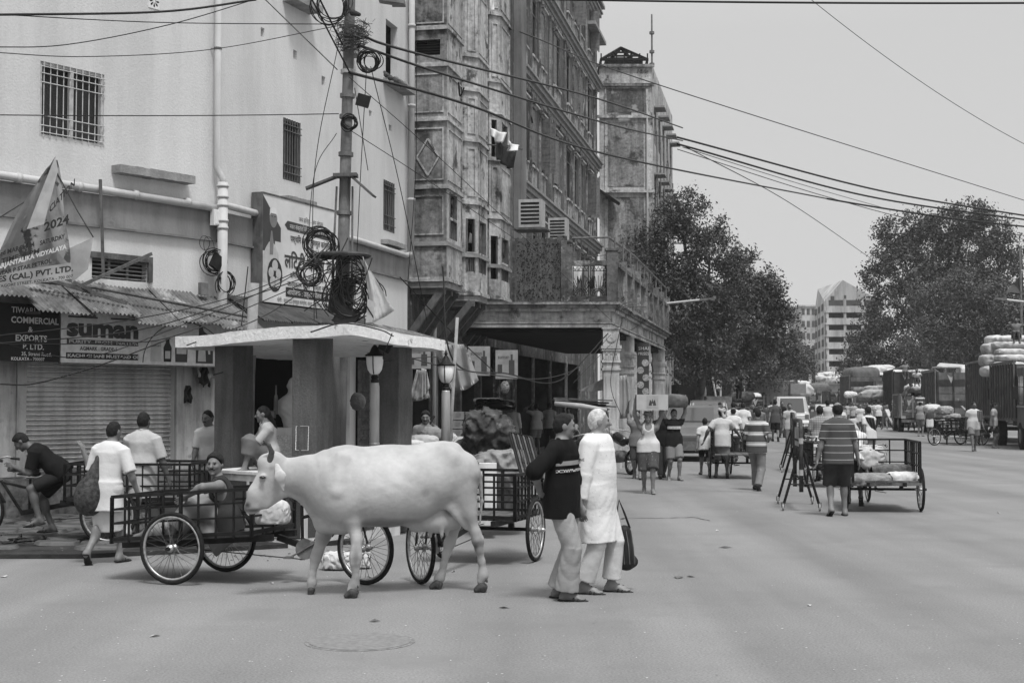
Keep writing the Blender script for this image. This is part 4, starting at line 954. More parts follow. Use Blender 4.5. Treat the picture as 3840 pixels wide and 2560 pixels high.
# washing on the balcony
for i, (x0, x1, y0, dr, m_) in enumerate([(2160, 2185, 980, .45, m_cl), (2190, 2225, 975, .5, m_cg), (2230, 2262, 985, .75, m_cl), (2205, 2240, 1030, .3, m_cd), (2270, 2300, 940, .25, m_cg), (2165, 2180, 1010, .3, m_cd), (2135, 2165, 990, .7, m_cl)]):
 cloth('washing', ['pale shirt drying at the left of the balcony', 'grey garment drying on the balcony line above the grille', 'white towel drying behind the sunburst grille', 'dark shorts hung low behind the balcony grille', 'grey cloth draped high over the balcony corner post', 'small dark rag on the balcony line beside the parapet', 'long white sheet hanging behind the left sunburst grille'][i], 'washing', at(x0, y0, DA+1.0), at(x1, y0+3, DA+1.0), dr, m_, 20+i)
g = G(); g.tube(cable_pts(at(2125, 960, DA+1.0), at(2300, 950, DA+1.0), .05), .008, 4); tag(ob('washing_line', g, m_cable2), 'washing line strung across the mossy balcony', 'washing line')
# plant sprouting from the entablature corner
m_leafb = M('broad_leaf', .10, .5, .2, 6)
pl = thing('wall_plant', 'broad leaved fig sprouting from the arcade cornice corner', 'plant', CA+Vector((.3, -.1, 3.9)))
rp = random.Random(9)
for k in range(11):
 c = at(rp.uniform(2325, 2440), rp.uniform(1095, 1180), DA-.1+rp.uniform(0, .6)); a = rp.uniform(0, 6.3); L = rp.uniform(.12, .2); d = Vector((math.cos(a), .2, math.sin(a)*.7)).normalized(); s_ = Vector((-d.z, rp.uniform(-.4, .4), d.x)).normalized()*L*.33
 g = G(); g.add([c-d*L*.5, c+s_*.9-d*.05*L, c+s_+d*L*.15, c+d*L*.6, c-s_+d*L*.15, c-s_*.9-d*.05*L], [(0, 1, 2, 3), (0, 3, 4, 5)]); ob('leaf', g, m_leafb, pl)
g = G(); 
for k in range(4): g.tube(cable_pts(CA+Vector((.1, -.1, 4.05)), at(2340+k*28, 1120+10*k, DA), -.05, 5), .012, 4)
ob('stem', g, m_wood, pl)
# street sign in the arcade and round food panel
sg = thing('food_sign', 'tall dark hanging sign with white letters and round food pictures between arcade columns', 'sign', at(2410, 1450, 44))
g = G(); a = at(2389, 1285, 44); b = at(2434, 1480, 44); g.box((a.x, 44, b.z), (b.x, 44.05, a.z)); ob('board', g, m_ink2, sg)
ob('lettering', text_g('SHAI', .14, (a.x+.03, 43.99, a.z-.22), (1, 0, 0), (0, 0, 1), .004, 'LEFT', .32), m_let, sg)
ob('lettering', text_g('PRISES', .13, (a.x+.02, 43.99, a.z-.38), (1, 0, 0), (0, 0, 1), .004, 'LEFT', .34), m_let, sg)
for k, (dx_, z) in enumerate(((.25, .62), (.1, .85), (.27, 1.08), (.1, 1.3), (.26, 1.5))): g = G(); g.lathe([(.11, 0), (.11, .004)], (a.x+dx_, 43.993, a.z-z), 14, (0, -1, 0)); ob('food_picture', g, M('food_print', .3, .7, .5, 25), sg)
# ---------------- second tall building
b2 = thing('tower_house', 'stained pale tower house with a ruined roof and mast behind the trees', 'building', (4.1, 66, 0))
X0, X1, D2 = wx(2250, 66), wx(2450, 66), 66; H2_ = 17.45
e2 = Vector((X1, D2, 0))+S2*12.5
g = G(); PB2 = holed(g, (X0, D2), (X1, D2), 0, H2_, [[.9, 1.5, 14.4, 15.3]], .15); ob('wall', g, m_old2, b2)
g = G(); hs = [[1.0+k*2.4, 2.0+k*2.4, z, z+1.7] for k in range(5) for z in (3.5, 7.1, 10.7, 13.9)]
PS2 = holed(g, (X1, D2), (e2.x, e2.y), 0, H2_, hs, .2); ob('wall', g, m_old2, b2)
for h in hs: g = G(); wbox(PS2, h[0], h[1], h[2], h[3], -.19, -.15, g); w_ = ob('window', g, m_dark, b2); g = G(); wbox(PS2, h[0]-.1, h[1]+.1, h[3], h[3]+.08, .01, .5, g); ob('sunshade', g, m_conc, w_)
for h in ([.9, 1.5, 14.4, 15.3],): g = G(); wbox(PB2, h[0], h[1], h[2], h[3], -.15, -.1, g); ob('window', g, m_wash, b2)
g = G(); g.quad((X0, D2, 0), (X0, D2, H2_), (X0+1, D2+12, H2_), (X0+1, D2+12, 0)); g.quad((X0, D2, H2_), (X1, D2, H2_), (e2.x, e2.y, H2_), (X0+1, D2+12, H2_)); ob('side_wall', g, m_old, b2)
for z in (7.6, 11.4, 14.9, H2_-.15, 16.4): g = G(); g.box((X0-.1, D2-.14, z), (X1+.1, D2-.003, z+.13)); ob('cornice', g, m_old if z > 16 else m_old2, b2)
g = G(); g.box((X0+.25, D2-.07, 8), (X0+.32, D2-.003, 16.3)); g.box((X1-.3, D2-.07, 8), (X1-.2, D2-.003, 16.3)); ob('corner_moulding', g, m_old2, b2)
g = G(); g.box((X0+.35, D2-.02, 15.2), (X1-.35, D2-.003, 16.3)); ob('stained_panel', g, m_old3, b2)
for z0, z1 in ((8.1, 11.2), (11.7, 14.7)): g = G(); g.box((X0+.4, D2-.02, z0), (X1-.4, D2-.003, z1)); ob('stained_panel', g, m_old, b2)
g = G(); g.tube([(X1-.25, D2-.1, 6.5), (X1-.25, D2-.1, 15.5)], .05, 6); ob('downpipe', g, m_pvc, b2)
g = G(); ap = Vector(((X0+X1)/2-.1, D2+1.5, H2_+1.15)); cs = [Vector((X0+.1, D2+.1, H2_+.25)), Vector((X1-.2, D2+.1, H2_+.25)), Vector((X1-.1, D2+3, H2_+.25)), Vector((X0+.1, D2+3, H2_+.25))]
for i in range(4): g.beam(cs[i], ap, .1, .12)
for i in range(4): g.beam(cs[i], cs[(i+1) % 4], .1, .12); 
for f in (.3, .6):
 for i in range(4): g.beam(cs[i].lerp(ap, f), cs[(i+1) % 4].lerp(ap, f), .07, .08)
for k in range(7): p = cs[0].lerp(cs[1], k/6); g.beam(p-Vector((0, 0, .3)), p+Vector((0, 0, .28)), .06, .06)
ob('roof_frame', g, m_iron, b2)
g = G(); g.box((X0+.3, D2+.3, H2_+.1), (X1-.4, D2+2.8, H2_+.32)); ob('tank', g, m_iron, b2)
ms_ = thing('radio_mast', 'thin aerial mast rising from the tower house roof', 'mast', (wx(2450, 66.5), 66.5, H2_))
mx_ = wx(2450, 66.5); g = G(); g.tube([(mx_, 66.5, 13), (mx_, 66.5, wz(55, 66.5))], [.07, .04], 6); ob('pole', g, m_iron2, ms_)
g = G(); 
for z in (19, 18.1, 17.5): g.lathe([(.12, 0), (.12, .12)], (mx_, 66.5, z), 8)
ob('insulator', g, m_iron2, ms_)
# clutter of brackets and wires on its street side
for k in range(4): g = G(); p = Vector((X1, D2, 0))+S2*(11.5+.2*k)+Vector((0, 0, 12.0-k*.55)); g.beam(p, p+Vector((1.1, -.2, 0)), .06, .08); ob('cross_arm', g, m_iron2, b2)
for k in range(6): g = G(); s0 = 1+k*2.0; p0 = Vector((X1, D2, 0))+S2*s0; g.tube([p0+Vector((.12, 0, 14.5-k*.2)), p0+Vector((.16, 0, 10-k*.3)), p0+Vector((.12, 0, 6))], .03, 4); ob('wall_pipe', g, m_iron2, b2)
# small tin roofed lean-to on the end of the long facade
g = G(); p = at(2262, 740, 66); g.prism([at(2245, 705, 65.6), at(2325, 760, 65), at(2325, 765, 65.2), at(2245, 715, 65.8)], .6, (0, 1, 0)); tag(ob('tin_lean_to', g, MATS['dark_tin']), 'small dark tin lean-to roof between the long house front and the tower house', 'lean-to')
# ---------------- far buildings
m_far = M('far_white_wall', .42, .9, .25, .3, streak=.45); m_farw = M('far_window', .06, .8, .2, 3)
fb = thing('far_building', 'pale far apartment building with a gabled roofline and open balconies beyond the right-hand trees', 'building', (wx(3120, 170), 170, 0))
D3 = 170; xa, xb, xc = wx(3058, D3+14), wx(3095, D3), wx(3300, D3)
zg = wz(1045, D3)
g = G(); g.add([(xb, D3, 0), (xc, D3, 0), (xc, D3, wz(1125, D3)), (wx(3165, D3), D3, wz(1050, D3)), (xb, D3, wz(1130, D3))], [(0, 1, 2, 3, 4)])
g.quad((xa, D3+14, 0), (xb, D3, 0), (xb, D3, wz(1130, D3)), (xa, D3+14, wz(1140, D3)))
g.quad((xb, D3, wz(1130, D3)), (xa, D3+14, wz(1140, D3)), (wx(3165, D3), D3+14, wz(1050, D3)), (wx(3165, D3), D3, wz(1050, D3))); ob('wall', g, m_far, fb)
for i, y in enumerate((1165, 1210, 1255, 1300, 1345, 1390, 1430)):
 g = G(); g.box((xb-.2, D3-1.6, wz(y+9, D3)), (xc, D3-.003, wz(y+2, D3))); fl = ob('balcony_slab', g, m_far, fb)
 g = G(); g.box((xb-.1, D3-1.6, wz(y+2, D3)), (xc, D3-1.5, wz(y-15, D3))); ob('balcony_front', g, m_far, fl)
 g = G(); g.box((xb+.3, D3-.1, wz(y-14, D3)), (xc, D3-.01, wz(y-40, D3))); ob('opening', g, m_farw, fl)
 for k in range(5): g = G(); x = xb+k*2.1; g.box((x-.15, D3-1.5, wz(y-15, D3)), (x+.15, D3-1.2, wz(y-42, D3))); ob('post', g, m_far, fl)
 for k in range(3):
  g = G(); a = lerp(0, 1, (k+.3)/3); b = a+.18; p = Vector((xb, D3, 0)).lerp(Vector((xa, D3+14, 0)), a); q = Vector((xb, D3, 0)).lerp(Vector((xa, D3+14, 0)), b); z0, z1 = wz(y-4, D3), wz(y-30, D3); o_ = Vector((-.05, -.05, 0))
  g.quad(p+o_+Vector((0, 0, z0)), p+o_+Vector((0, 0, z1)), q+o_+Vector((0, 0, z1)), q+o_+Vector((0, 0, z0))); ob('window', g, m_farw, fb)
for x0, x1, y0, y1 in ((3118, 3132, 1110, 1130), (3168, 3177, 1107, 1140)): g = G(); g.box((wx(x0, D3), D3-.06, wz(y1, D3)), (wx(x1, D3), D3-.01, wz(y0, D3))); ob('window', g, m_farw, fb)
def block(label, px0, px1, ytop, D, nx, ny, deep=12, mat=None):
 b_ = thing('far_block', label, 'building', (wx((px0+px1)/2, D), D, 0)); g = G(); x0, x1, zt = wx(px0, D), wx(px1, D), wz(ytop, D)
 g.box((x0, D, 0), (x1, D+deep, zt)); ob('wall', g, mat or m_far, b_)
 g = G(); g.box((x0-.3, D-.3, zt), (x1+.3, D+deep+.3, zt+.3)); ob('parapet', g, mat or m_far, b_)
 for i in range(nx):
  for j in range(ny):
   g = G(); w_ = (x1-x0)/nx; a = x0+w_*(i+.2); h_ = (zt-1)/ny; z = 1.2+h_*(j+.25); g.box((a, D-.05, z), (a+w_*.6, D-.005, z+h_*.5)); ob('window', g, m_farw, b_)
block('low white far block with small square windows, seen under the left trees', 2790, 2890, 1335, 210, 6, 5)
block('distant stepped pale block left of the gabled building', 3005, 3062, 1150, 260, 3, 8)
block('low distant block closing the street between the trees', 2895, 3010, 1400, 300, 6, 3)
block('dim building hidden behind the right hand trees and trucks', 3640, 3990, 1240, 100, 5, 3, mat=m_old3)
block('dim pale building glimpsed behind the left street trees', 2520, 2760, 1080, 98, 5, 5, mat=m_old)
# ================================================================== TREES
m_bark = M('tree_bark', .12, .95, .3, 5, bump=1, bscale=12, streak=.2)
def leafmat(name, v):
 m = M(name, v, .55, .35, 1.2, spec=.35); return m
m_l1 = leafmat('leaf_dark', .05); m_l2 = leafmat('leaf_mid', .07); m_l3 = leafmat('leaf_pale', .085)
def leaves(blobs, n, size, seed, holes=.0, droop=.3):
 n = int(n*1.75); size = size*.74
 """blobs = [(center, (rx,ry,rz))]; leaf diamonds clustered into sprays that fill the outer part of each blob"""
 r_ = np.random.RandomState(seed); vol = np.array([b[1][0]*b[1][2] for b in blobs]); cnt = (n*vol/vol.sum()).astype(int)
 C = []
 for (c, r), k in zip(blobs, cnt):
  ns = max(8, k//14)
  d = r_.normal(size=(ns, 3)); d /= np.linalg.norm(d, axis=1)[:, None]
  rad = r_.uniform(.3, 1.0, ns)**.5
  sp = np.array(c)+d*np.array(r)*rad[:, None]
  f = np.sin(sp[:, 0]*1.9+seed)*np.sin(sp[:, 2]*2.3+seed*2)+.6*np.sin(sp[:, 0]*4.1+sp[:, 1])*np.sin(sp[:, 2]*3.7)
  keep = f > (-.42+holes); sp = sp[keep]
  sr = size*r_.uniform(1.2, 3.6, len(sp))
  q = np.repeat(sp, 14, 0)+r_.normal(size=(len(sp)*14, 3))*np.repeat(sr, 14)[:, None]*.42
  C.append(q)
 C = np.concatenate(C); m_ = len(C)
 d = r_.normal(size=(m_, 3)); d[:, 2] -= droop; d /= np.linalg.norm(d, axis=1)[:, None]
 s_ = r_.normal(size=(m_, 3)); s_ -= d*(s_*d).sum(1)[:, None]; s_ /= np.linalg.norm(s_, axis=1)[:, None]
 L = (size*r_.uniform(.6, 1.35, m_))[:, None]
 V = np.stack([C-d*L*.5, C+s_*L*.24, C+d*L*.5, C-s_*L*.24], 1).reshape(-1, 3)
 Q = np.arange(m_*4).reshape(-1, 4)
 return V, Q
def tree(label, base, blobs_px, D, n, size, seed, mat, trunk_r=.35, lean=(0, 0), limbs=9, holes=0, depthf=.7, group=None, limbr=1.0, hfork=.33):
 base = Vector(base); t_ = thing('tree', label, 'tree', base, 0, group)
 r_ = random.Random(seed); bl = []
 for px, py, rp in blobs_px:
  Dd = D+r_.uniform(-.15, .25)*rp/FPX*D*2; c = at(px, py, Dd); r = rp/FPX*D
  bl.append((np.array(c), (r*1.08, r*depthf, r*.92)))
 cen = Vector(np.mean([b[0] for b in bl], 0)); fork = base.lerp(cen, hfork); fork.x = base.x+(cen.x-base.x)*.25+lean[0]; fork.y = base.y+(cen.y-base.y)*.3
 g = G(); pts = [base, base.lerp(fork, .4)+Vector((r_.uniform(-.2, .2), 0, 0)), fork]; g.tube(pts, [trunk_r*1.25, trunk_r*.95, trunk_r*.8], 10); ob('trunk', g, m_bark, t_, True)
 for i, b in enumerate(sorted(bl, key=lambda q: -q[1][0])[:limbs]):
  c = Vector(b[0]); g = G(); mid = fork.lerp(c, .5)+Vector((r_.uniform(-.5, .5), r_.uniform(-.5, .5), r_.uniform(-.2, .5)))
  g.tube([fork+Vector((0, 0, -.2)), fork.lerp(mid, .5)+Vector((r_.uniform(-.2, .2), 0, .15)), mid, mid.lerp(c, .6)+Vector((r_.uniform(-.3, .3), 0, r_.uniform(-.2, .3))), c], [trunk_r*.5*limbr, trunk_r*.4*limbr, trunk_r*.3*limbr, trunk_r*.2, trunk_r*.12], 7)
  for k in range(9):
   a0 = c.lerp(mid, r_.random()*.7); d = Vector((r_.uniform(-1, 1), r_.uniform(-1, .6), r_.uniform(-.4, 1))).normalized(); L = b[1][0]*r_.uniform(.6, 1.05)
   p1 = a0+d*L*.5+Vector((r_.uniform(-.2, .2), 0, r_.uniform(-.2, .2))); e = a0+d*L
   g.tube([a0, p1, e], [trunk_r*.13, trunk_r*.08, trunk_r*.03], 5, cap=False)
   for _ in range(2):
    d2 = (d+Vector((r_.uniform(-.8, .8), r_.uniform(-.8, .8), r_.uniform(-.5, .8)))).normalized(); g.tube([p1, p1+d2*L*.45], [trunk_r*.06, trunk_r*.02], 4, cap=False)
  ob('limb', g, m_bark, t_, True)
 npob('crown', leaves(bl, n, size, seed, holes), mat, t_, smooth=False, kind='stuff')
 return t_
D = 66
tree('large leafy tree nearest the arcade, crown covering the foot of the tower house', (wx(2640, 74), 74, 0),
  [(2560, 790, 95), (2480, 860, 110), (2625, 850, 110), (2395, 960, 110), (2520, 990, 140), (2660, 960, 120), (2340, 1060, 90), (2440, 1110, 120), (2590, 1120, 150), (2720, 1060, 110), (2520, 1240, 120), (2650, 1260, 130), (2760, 1170, 90), (2570, 1350, 90), (2700, 1370, 90)],
  D, 30000, .2, 3, m_l2, .36, limbs=12, holes=-.02, limbr=1.1)
tree('tree with dark glossy leaves on the right flank of the left-hand clump', (wx(2690, 80), 80, 0),
  [(2790, 1010, 75), (2845, 1060, 75), (2880, 1110, 75), (2800, 1130, 110), (2700, 1180, 120), (2920, 1170, 60), (2760, 1300, 110), (2850, 1240, 90)], 76, 18000, .24, 8, m_l1, .4, limbs=7)
tree('feathery pale tree drooping over the street at the end of the left clump', (wx(2745, 92), 92, 0),
  [(2900, 1200, 70), (2950, 1240, 60), (2850, 1300, 90), (2960, 1320, 70), (2800, 1390, 80), (2900, 1390, 70), (3000, 1350, 50), (3025, 1385, 35), (2985, 1290, 45), (2720, 1420, 80)], 88, 13000, .22, 14, m_l3, .32, limbs=8, holes=.1)
tree('low dark tree filling the shade behind the last arcade column', (wx(2560, 84), 84, 0),
  [(2540, 1330, 90), (2620, 1400, 80), (2540, 1440, 60), (2700, 1450, 60)], 82, 9000, .24, 15, m_l1, .3, limbs=4)
D = 112
tree('tallest tree on the right side of the street with a broad uneven crown', (wx(3530, 118), 118, 0),
  [(3640, 810, 70), (3720, 860, 75), (3560, 850, 80), (3790, 940, 60) , (3440, 850, 70), (3350, 880, 70), (3480, 940, 120), (3620, 960, 130), (3730, 1000, 100), (3330, 950, 60), (3400, 1010, 110), (3290, 1040, 60), (3530, 1100, 140), (3680, 1120, 120), (3760, 1150, 80), (3370, 1150, 110), (3262, 1130, 40)],
  D, 34000, .34, 21, m_l1, .5, limbs=14, holes=-.05)
tree('paler tree in front of the tallest one with bare slanting limbs above the trucks', (wx(3600, 100), 100, 0),
  [(3500, 1130, 110), (3620, 1100, 110), (3720, 1150, 110), (3800, 1130, 80), (3820, 1230, 80), (3580, 1240, 120), (3700, 1270, 120), (3480, 1280, 100), (3780, 1330, 80)], 98, 26000, .24, 22, m_l2, .32, limbs=8, holes=0)
tree('spreading dark tree low beside the gabled far building', (wx(3400, 125), 125, 0),
  [(3225, 1280, 50), (3280, 1230, 70), (3340, 1290, 100), (3250, 1350, 75), (3180, 1400, 50), (3340, 1400, 100), (3440, 1380, 100), (3540, 1380, 110), (3240, 1430, 80), (3640, 1400, 90), (3420, 1450, 60), (3560, 1290, 90)], 122, 26000, .34, 23, m_l1, .4, limbs=8)
tree('hazy far tree closing the street on the left', (wx(2960, 210), 210, 0), [(2950, 1330, 80), (3010, 1370, 70), (2900, 1390, 60), (3040, 1420, 50), (2960, 1430, 70), (3050, 1330, 35)], 205, 9000, .6, 31, m_l1, .5, limbs=3)
tree('distant tree row behind the last trucks', (wx(3180, 260), 260, 0), [(3120, 1440, 45), (3180, 1420, 55), (3260, 1440, 60), (3060, 1450, 40)], 250, 5000, .8, 33, m_l1, .5, limbs=3)
tree('tree at the far right edge behind the leading truck', (wx(3900, 90), 90, 0), [(3840, 1290, 90), (3900, 1200, 110), (3800, 1420, 80), (3930, 1370, 110)], 92, 12000, .26, 35, m_l1, .4, limbs=4)
# ---------------- the hazy air
g = G(); g.box((-170, -20, -1.5), (330, 420, 34)); hz = ob('haze', g, None, None, kind='stuff')
m = bpy.data.materials.new('haze_air'); m.use_nodes = True; n = m.node_tree; n.nodes.clear()
pv = n.nodes.new('ShaderNodeVolumePrincipled'); pv.inputs['Color'].default_value = (.95, .95, .95, 1); pv.inputs['Density'].default_value = .0003; pv.inputs['Anisotropy'].default_value = .1
oo = n.nodes.new('ShaderNodeOutputMaterial'); n.links.new(pv.outputs[0], oo.inputs['Volume']); hz.data.materials.append(m)
# ================================================================== PEOPLE
m_skin = M('skin', .15, .55, .12, 14, spec=.35); m_skind = M('skin_dark', .09, .5, .15, 14, spec=.4); m_skinl = M('skin_light', .20, .55, .12, 14, spec=.35)
m_hair = M('black_hair', .012, .6, .4, 60, bump=.5, bscale=150); m_hairw = M('white_hair', .42, .8, .3, 25, bump=.4, bscale=90)
m_eye = M('dark_eye', .012, .3, .1, 9); m_sole = M('sandal_rubber', .02, .6, .2, 9)
def clothm(name, v, **k): return M('cloth_'+name, v, .92, k.pop('var', .1), k.pop('scale', 4), spec=.1, bump=.5, bscale=9, **k)
V3 = Vector
def ik(a, c, l1, l2, pole):
 d = c-a; L = d.length; L = min(L, (l1+l2)*.999); d.normalize(); c = a+d*L
 x = (l1*l1-l2*l2+L*L)/(2*L); hgt = math.sqrt(max(l1*l1-x*x, 0)); p = pole-d*pole.dot(d)
 if p.length < 1e-4: p = V3((0, 1, 0))
 p.normalize(); return a+d*x+p*hgt, c
def rotz(v, a): c, s = math.cos(a), math.sin(a); return V3((v.x*c-v.y*s, v.x*s+v.y*c, v.z))
WALK = dict(hipz=.895, FL=(-.09, .30, .08), FR=(.09, -.30, .15), pR=55, pL=-8, HL=(-.26, -.14, .80), HR=(.27, .22, .84), lean=4)
WALK2 = dict(hipz=.895, FR=(.09, .30, .08), FL=(-.09, -.30, .15), pL=55, pR=-8, HR=(.26, -.14, .80), HL=(-.27, .22, .84), lean=4)
STAND = dict()
CARRY = dict(hipz=.90, FL=(-.09, .14, .075), FR=(.09, -.14, .09), pR=15, HL=(-.27, .02, 1.86), HR=(.27, .02, 1.86), eL=(-1, -.1, -.2), eR=(1, -.1, -.2))
def up(d, **k): q = dict(d); q.update(k); return q
def person(label, px, py, theta, H, pose=None, top=None, bottom=None, hair='short', foot='sandal', skin=None, D=None, z=0.0, h=None, group=None, face=None, belly=0, headwear=None, extra=None, seed=0, cat='person', bw=1.0):
 q = dict(hipz=.915, lean=1.5, side=0, twist=0, hy=0, hp=0, FL=(-.10, .02, .07), FR=(.10, -.01, .07), pL=0, pR=0, tL=10, tR=-10,
    HL=(-.26, .04, .76), HR=(.26, .04, .76), eL=(-.5, -1, -.1), eR=(.5, -1, -.1), kL=(0, 1, 0), kR=(0, 1, 0), grip=0, shx=.165)
 q.update(pose or {})
 if D is None:
  base = gr(px, py, z); Dd = base.y
 else: base = V3((wx(px, D), D, z)); Dd = D
 if h is None: h = min(max(.0095, .0006*Dd), .021)
 skin = skin or m_skin
 t = thing('person', label, cat, (0, 0, 0), 0, group)
 rl, sd = R(q['lean']), R(q['side'])
 u = V3((math.sin(sd), math.sin(rl)*math.cos(sd), math.cos(rl)*math.cos(sd))); tw = R(q['twist'])
 xr = rotz(V3((1, 0, 0)), tw); xr = (xr-u*xr.dot(u)).normalized(); fw = u.cross(xr).normalized()*1.0   # forward of chest
 fw = V3((0, 0, 0))-xr.cross(u)*-1.0 if False else u.cross(xr)
 P = V3((q.get('hipx', 0), q.get('hipy', 0), q['hipz']))
 Nk = P+u*.53; sx = q['shx']
 shL = Nk-u*.085-xr*sx; shR = Nk-u*.085+xr*sx
 hyaw, hpit = R(q['hy']), R(q['hp']); hf = rotz(V3((0, 1, 0)), -hyaw+tw); hf = (hf*math.cos(hpit)-V3((0, 0, 1))*math.sin(hpit)+V3((0, 1, 0))*math.sin(rl)*.0).normalized()
 hx = hf.cross(V3((0, 0, 1))).normalized(); hu = hx.cross(hf).normalized()
 Hc = Nk+u*.06+V3((0, math.sin(rl)*.3, 0))*.1+hu*.075+hf*.015
 A1, A2, L1, L2 = .285, .255, .43, .42
 elL, wrL = ik(shL, V3(q['HL']), A1, A2, V3(q['eL'])); elR, wrR = ik(shR, V3(q['HR']), A1, A2, V3(q['eR']))
 hpL = P+V3((-.092, 0, -.02)); hpR = P+V3((.092, 0, -.02))
 knL, anL = ik(hpL, V3(q['FL']), L1, L2, V3(q['kL'])); knR, anR = ik(hpR, V3(q['FR']), L1, L2, V3(q['kR']))
 b = SDF(h)
 b.seg(P+u*.05, P+u*.40, .125*bw, .140*bw, .05, .68, fw); b.seg(P+u*.40, Nk-u*.03, .135*bw, .07, .05, .75, fw)
 b.seg(shL, shR, .052, .052, .05); b.seg(hpL, hpR, .105, .105, .05, .85, fw)
 b.seg(Nk-u*.04, Hc-hu*.07-hf*.012, .058, .052, .03)
 Rh = np.array([list(hx), list(hf), list(hu)]).T
 b.ell(Hc, (.072, .092, .108), Rh, .02); b.ell(Hc+hf*.028-hu*.062, (.052, .058, .052), Rh, .025)
 b.seg(Hc+hf*.088+hu*.012, Hc+hf*.112-hu*.026, .010, .017, .015)        # nose
 b.ell(Hc+hf*.082+hu*.022, (.045, .015, .011), Rh, .015)                 # brow
 b.ell(Hc+hf*.082-hu*.058, (.026, .016, .012), Rh, .012); b.ell(Hc+hf*.078-hu*.095, (.024, .018, .018), Rh, .02)   # lips, chin
 for s_ in (-1, 1):
  b.ell(Hc+hx*s_*.074-hf*.008-hu*.008, (.011, .024, .033), Rh, .008); b.ell(Hc+hf*.066+hx*s_*.036-hu*.022, (.022, .02, .02), Rh, .02)
  b.ell(Hc+hf*.094+hx*s_*.031+hu*.004, (.014, .012, .009), Rh, .01, 'd')
 fr = max(.0085, h*.72)
 for sh, el, wr, hk, s_ in ((shL, elL, wrL, 'hL', -1), (shR, elR, wrR, 'hR', 1)):
  b.seg(sh, el, .052, .042, .04); b.seg(el, wr, .041, .027, .02); b.ell(el.lerp(wr, .25), (.042, .042, .05), None, .03)
  hd = V3(q[hk]).normalized() if hk in q else (wr-el).normalized(); lat = hd.cross(xr*s_)
  if lat.length < .2: lat = hd.cross(u)
  lat.normalize(); pn = lat.cross(hd).normalized()
  if 'lat' in q: lat = V3(q['lat']).normalized(); pn = lat.cross(hd).normalized()
  Rm = np.array([list(lat), list(hd), list(pn)]).T; pc = wr+hd*.05
  b.ell(pc, (.037, .052, .017), Rm, .015)
  for k, (o_, L_) in enumerate(((-.027, .062), (-.009, .072), (.009, .068), (.026, .055))):
   k0 = wr+hd*.09+lat*o_*1.1; c1 = k0+(hd*.9-pn*.35*s_).normalized()*L_*.5; g_ = q['grip']; c2 = c1+(hd*(.7-g_)-pn*s_*(.5+g_)).normalized()*L_*.5
   b.chain([k0, c1, c2], [fr, fr*.95, fr*.85], .006)
  tb = wr+hd*.02-lat*.03; b.chain([tb, tb-lat*.028+hd*.035, tb-lat*.028+hd*.068-pn*s_*.012], [.013, fr*1.15, fr], .01)
 for hp_, kn, an, pt, tn in ((hpL, knL, anL, 'pL', 'tL'), (hpR, knR, anR, 'pR', 'tR')):
  b.seg(hp_, kn, .088*bw, .054, .05); b.seg(kn, an, .052, .036, .03)
  bk = V3((0, -.018, 0)); b.ell(kn.lerp(an, .3)+bk, (.052, .055, .11), None, .03)
  pa = R(q[pt]); ta = R(q[tn]); fd = rotz(V3((0, math.cos(pa), -math.sin(pa))), ta if 'L' in pt else ta)
  heel = an+V3((0, -.03, -.035)) if abs(pa) < .3 else an-fd*.03-V3((0, 0, .02))
  ball = an+fd*.11+V3((0, 0, -.045)); toe = ball+V3(fd.x*.065, ) if False else ball+(fd*.6+V3((fd.x, fd.y, 0))*.4).normalized()*.06
  b.seg(an, heel, .036, .032, .02); b.seg(heel, ball, .030, .030, .03); b.seg(an, ball, .034, .026, .03)
  sl = V3((math.cos(ta), math.sin(ta), 0))
  for k in range(5): o_ = (-.034+k*.017); b.seg(ball+sl*o_*.8, ball+(toe-ball)*(1.05-.12*abs(k-1.0))+sl*o_-V3((0, 0, .006)), .015, .011, .008)
  if foot in ('sandal', 'shoe'):
   g_ = SDF(max(h*.8, .008)); e_ = V3((0, 0, -.026))
   if foot == 'sandal':
    g_.seg(heel+e_-(ball-heel)*.12, ball+e_, .038, .042, .02, .35, V3((0, 0, 1)).normalized()); g_.seg(ball+e_, toe+e_+(toe-ball)*.1, .042, .036, .02, .35, (0, 0, 1))
    m1 = heel.lerp(ball, .72); g_.chain([m1-sl*.04-V3((0, 0, .01)), m1+V3((0, 0, .038)), m1+sl*.04-V3((0, 0, .01))], [.012]*3, .01)
    m1 = heel.lerp(ball, 1.0); g_.chain([m1-sl*.045-V3((0, 0, .012)), m1-sl*.01+V3((0, 0, .03)), m1+sl*.045-V3((0, 0, .012))], [.011]*3, .01)
   else:
    g_.seg(heel-(ball-heel)*.1, ball, .043, .046, .03); g_.seg(ball, toe, .046, .036, .03); g_.seg(an, heel, .045, .043, .03)
   npob('sandal' if foot == 'sandal' else 'shoe', g_.build(), m_sole if foot == 'sandal' else MATS.get('shoe_mat', m_sole), t)
 rs = random.Random(seed+int(px)); wv = [(rs.uniform(12, 24), rs.uniform(12, 24)*rs.choice((-1, 1)), rs.uniform(3, 17), rs.uniform(0, 6)) for _ in range(3)]
 def dis(amp):
  def f(X, Y, Z):
   o = 0
   for a, c, d, e in wv: o = o+np.abs(np.sin(1.5*(a*X+c*Y*.7)+d*Z*.9+e+2.2*np.sin(5*Z+e+3*X)))*np.clip(.55+.6*np.sin(9*Z+4*X+e), .1, 1)
   return -o*amp*.36+amp*.1
  return f
 body_ = npob('body', b.build(), skin, t)
 def plane(n, c, keep=None):
  n = V3(n).normalized(); k = n.dot(c); return lambda X, Y, Z: -(X*n.x+Y*n.y+Z*n.z-k)
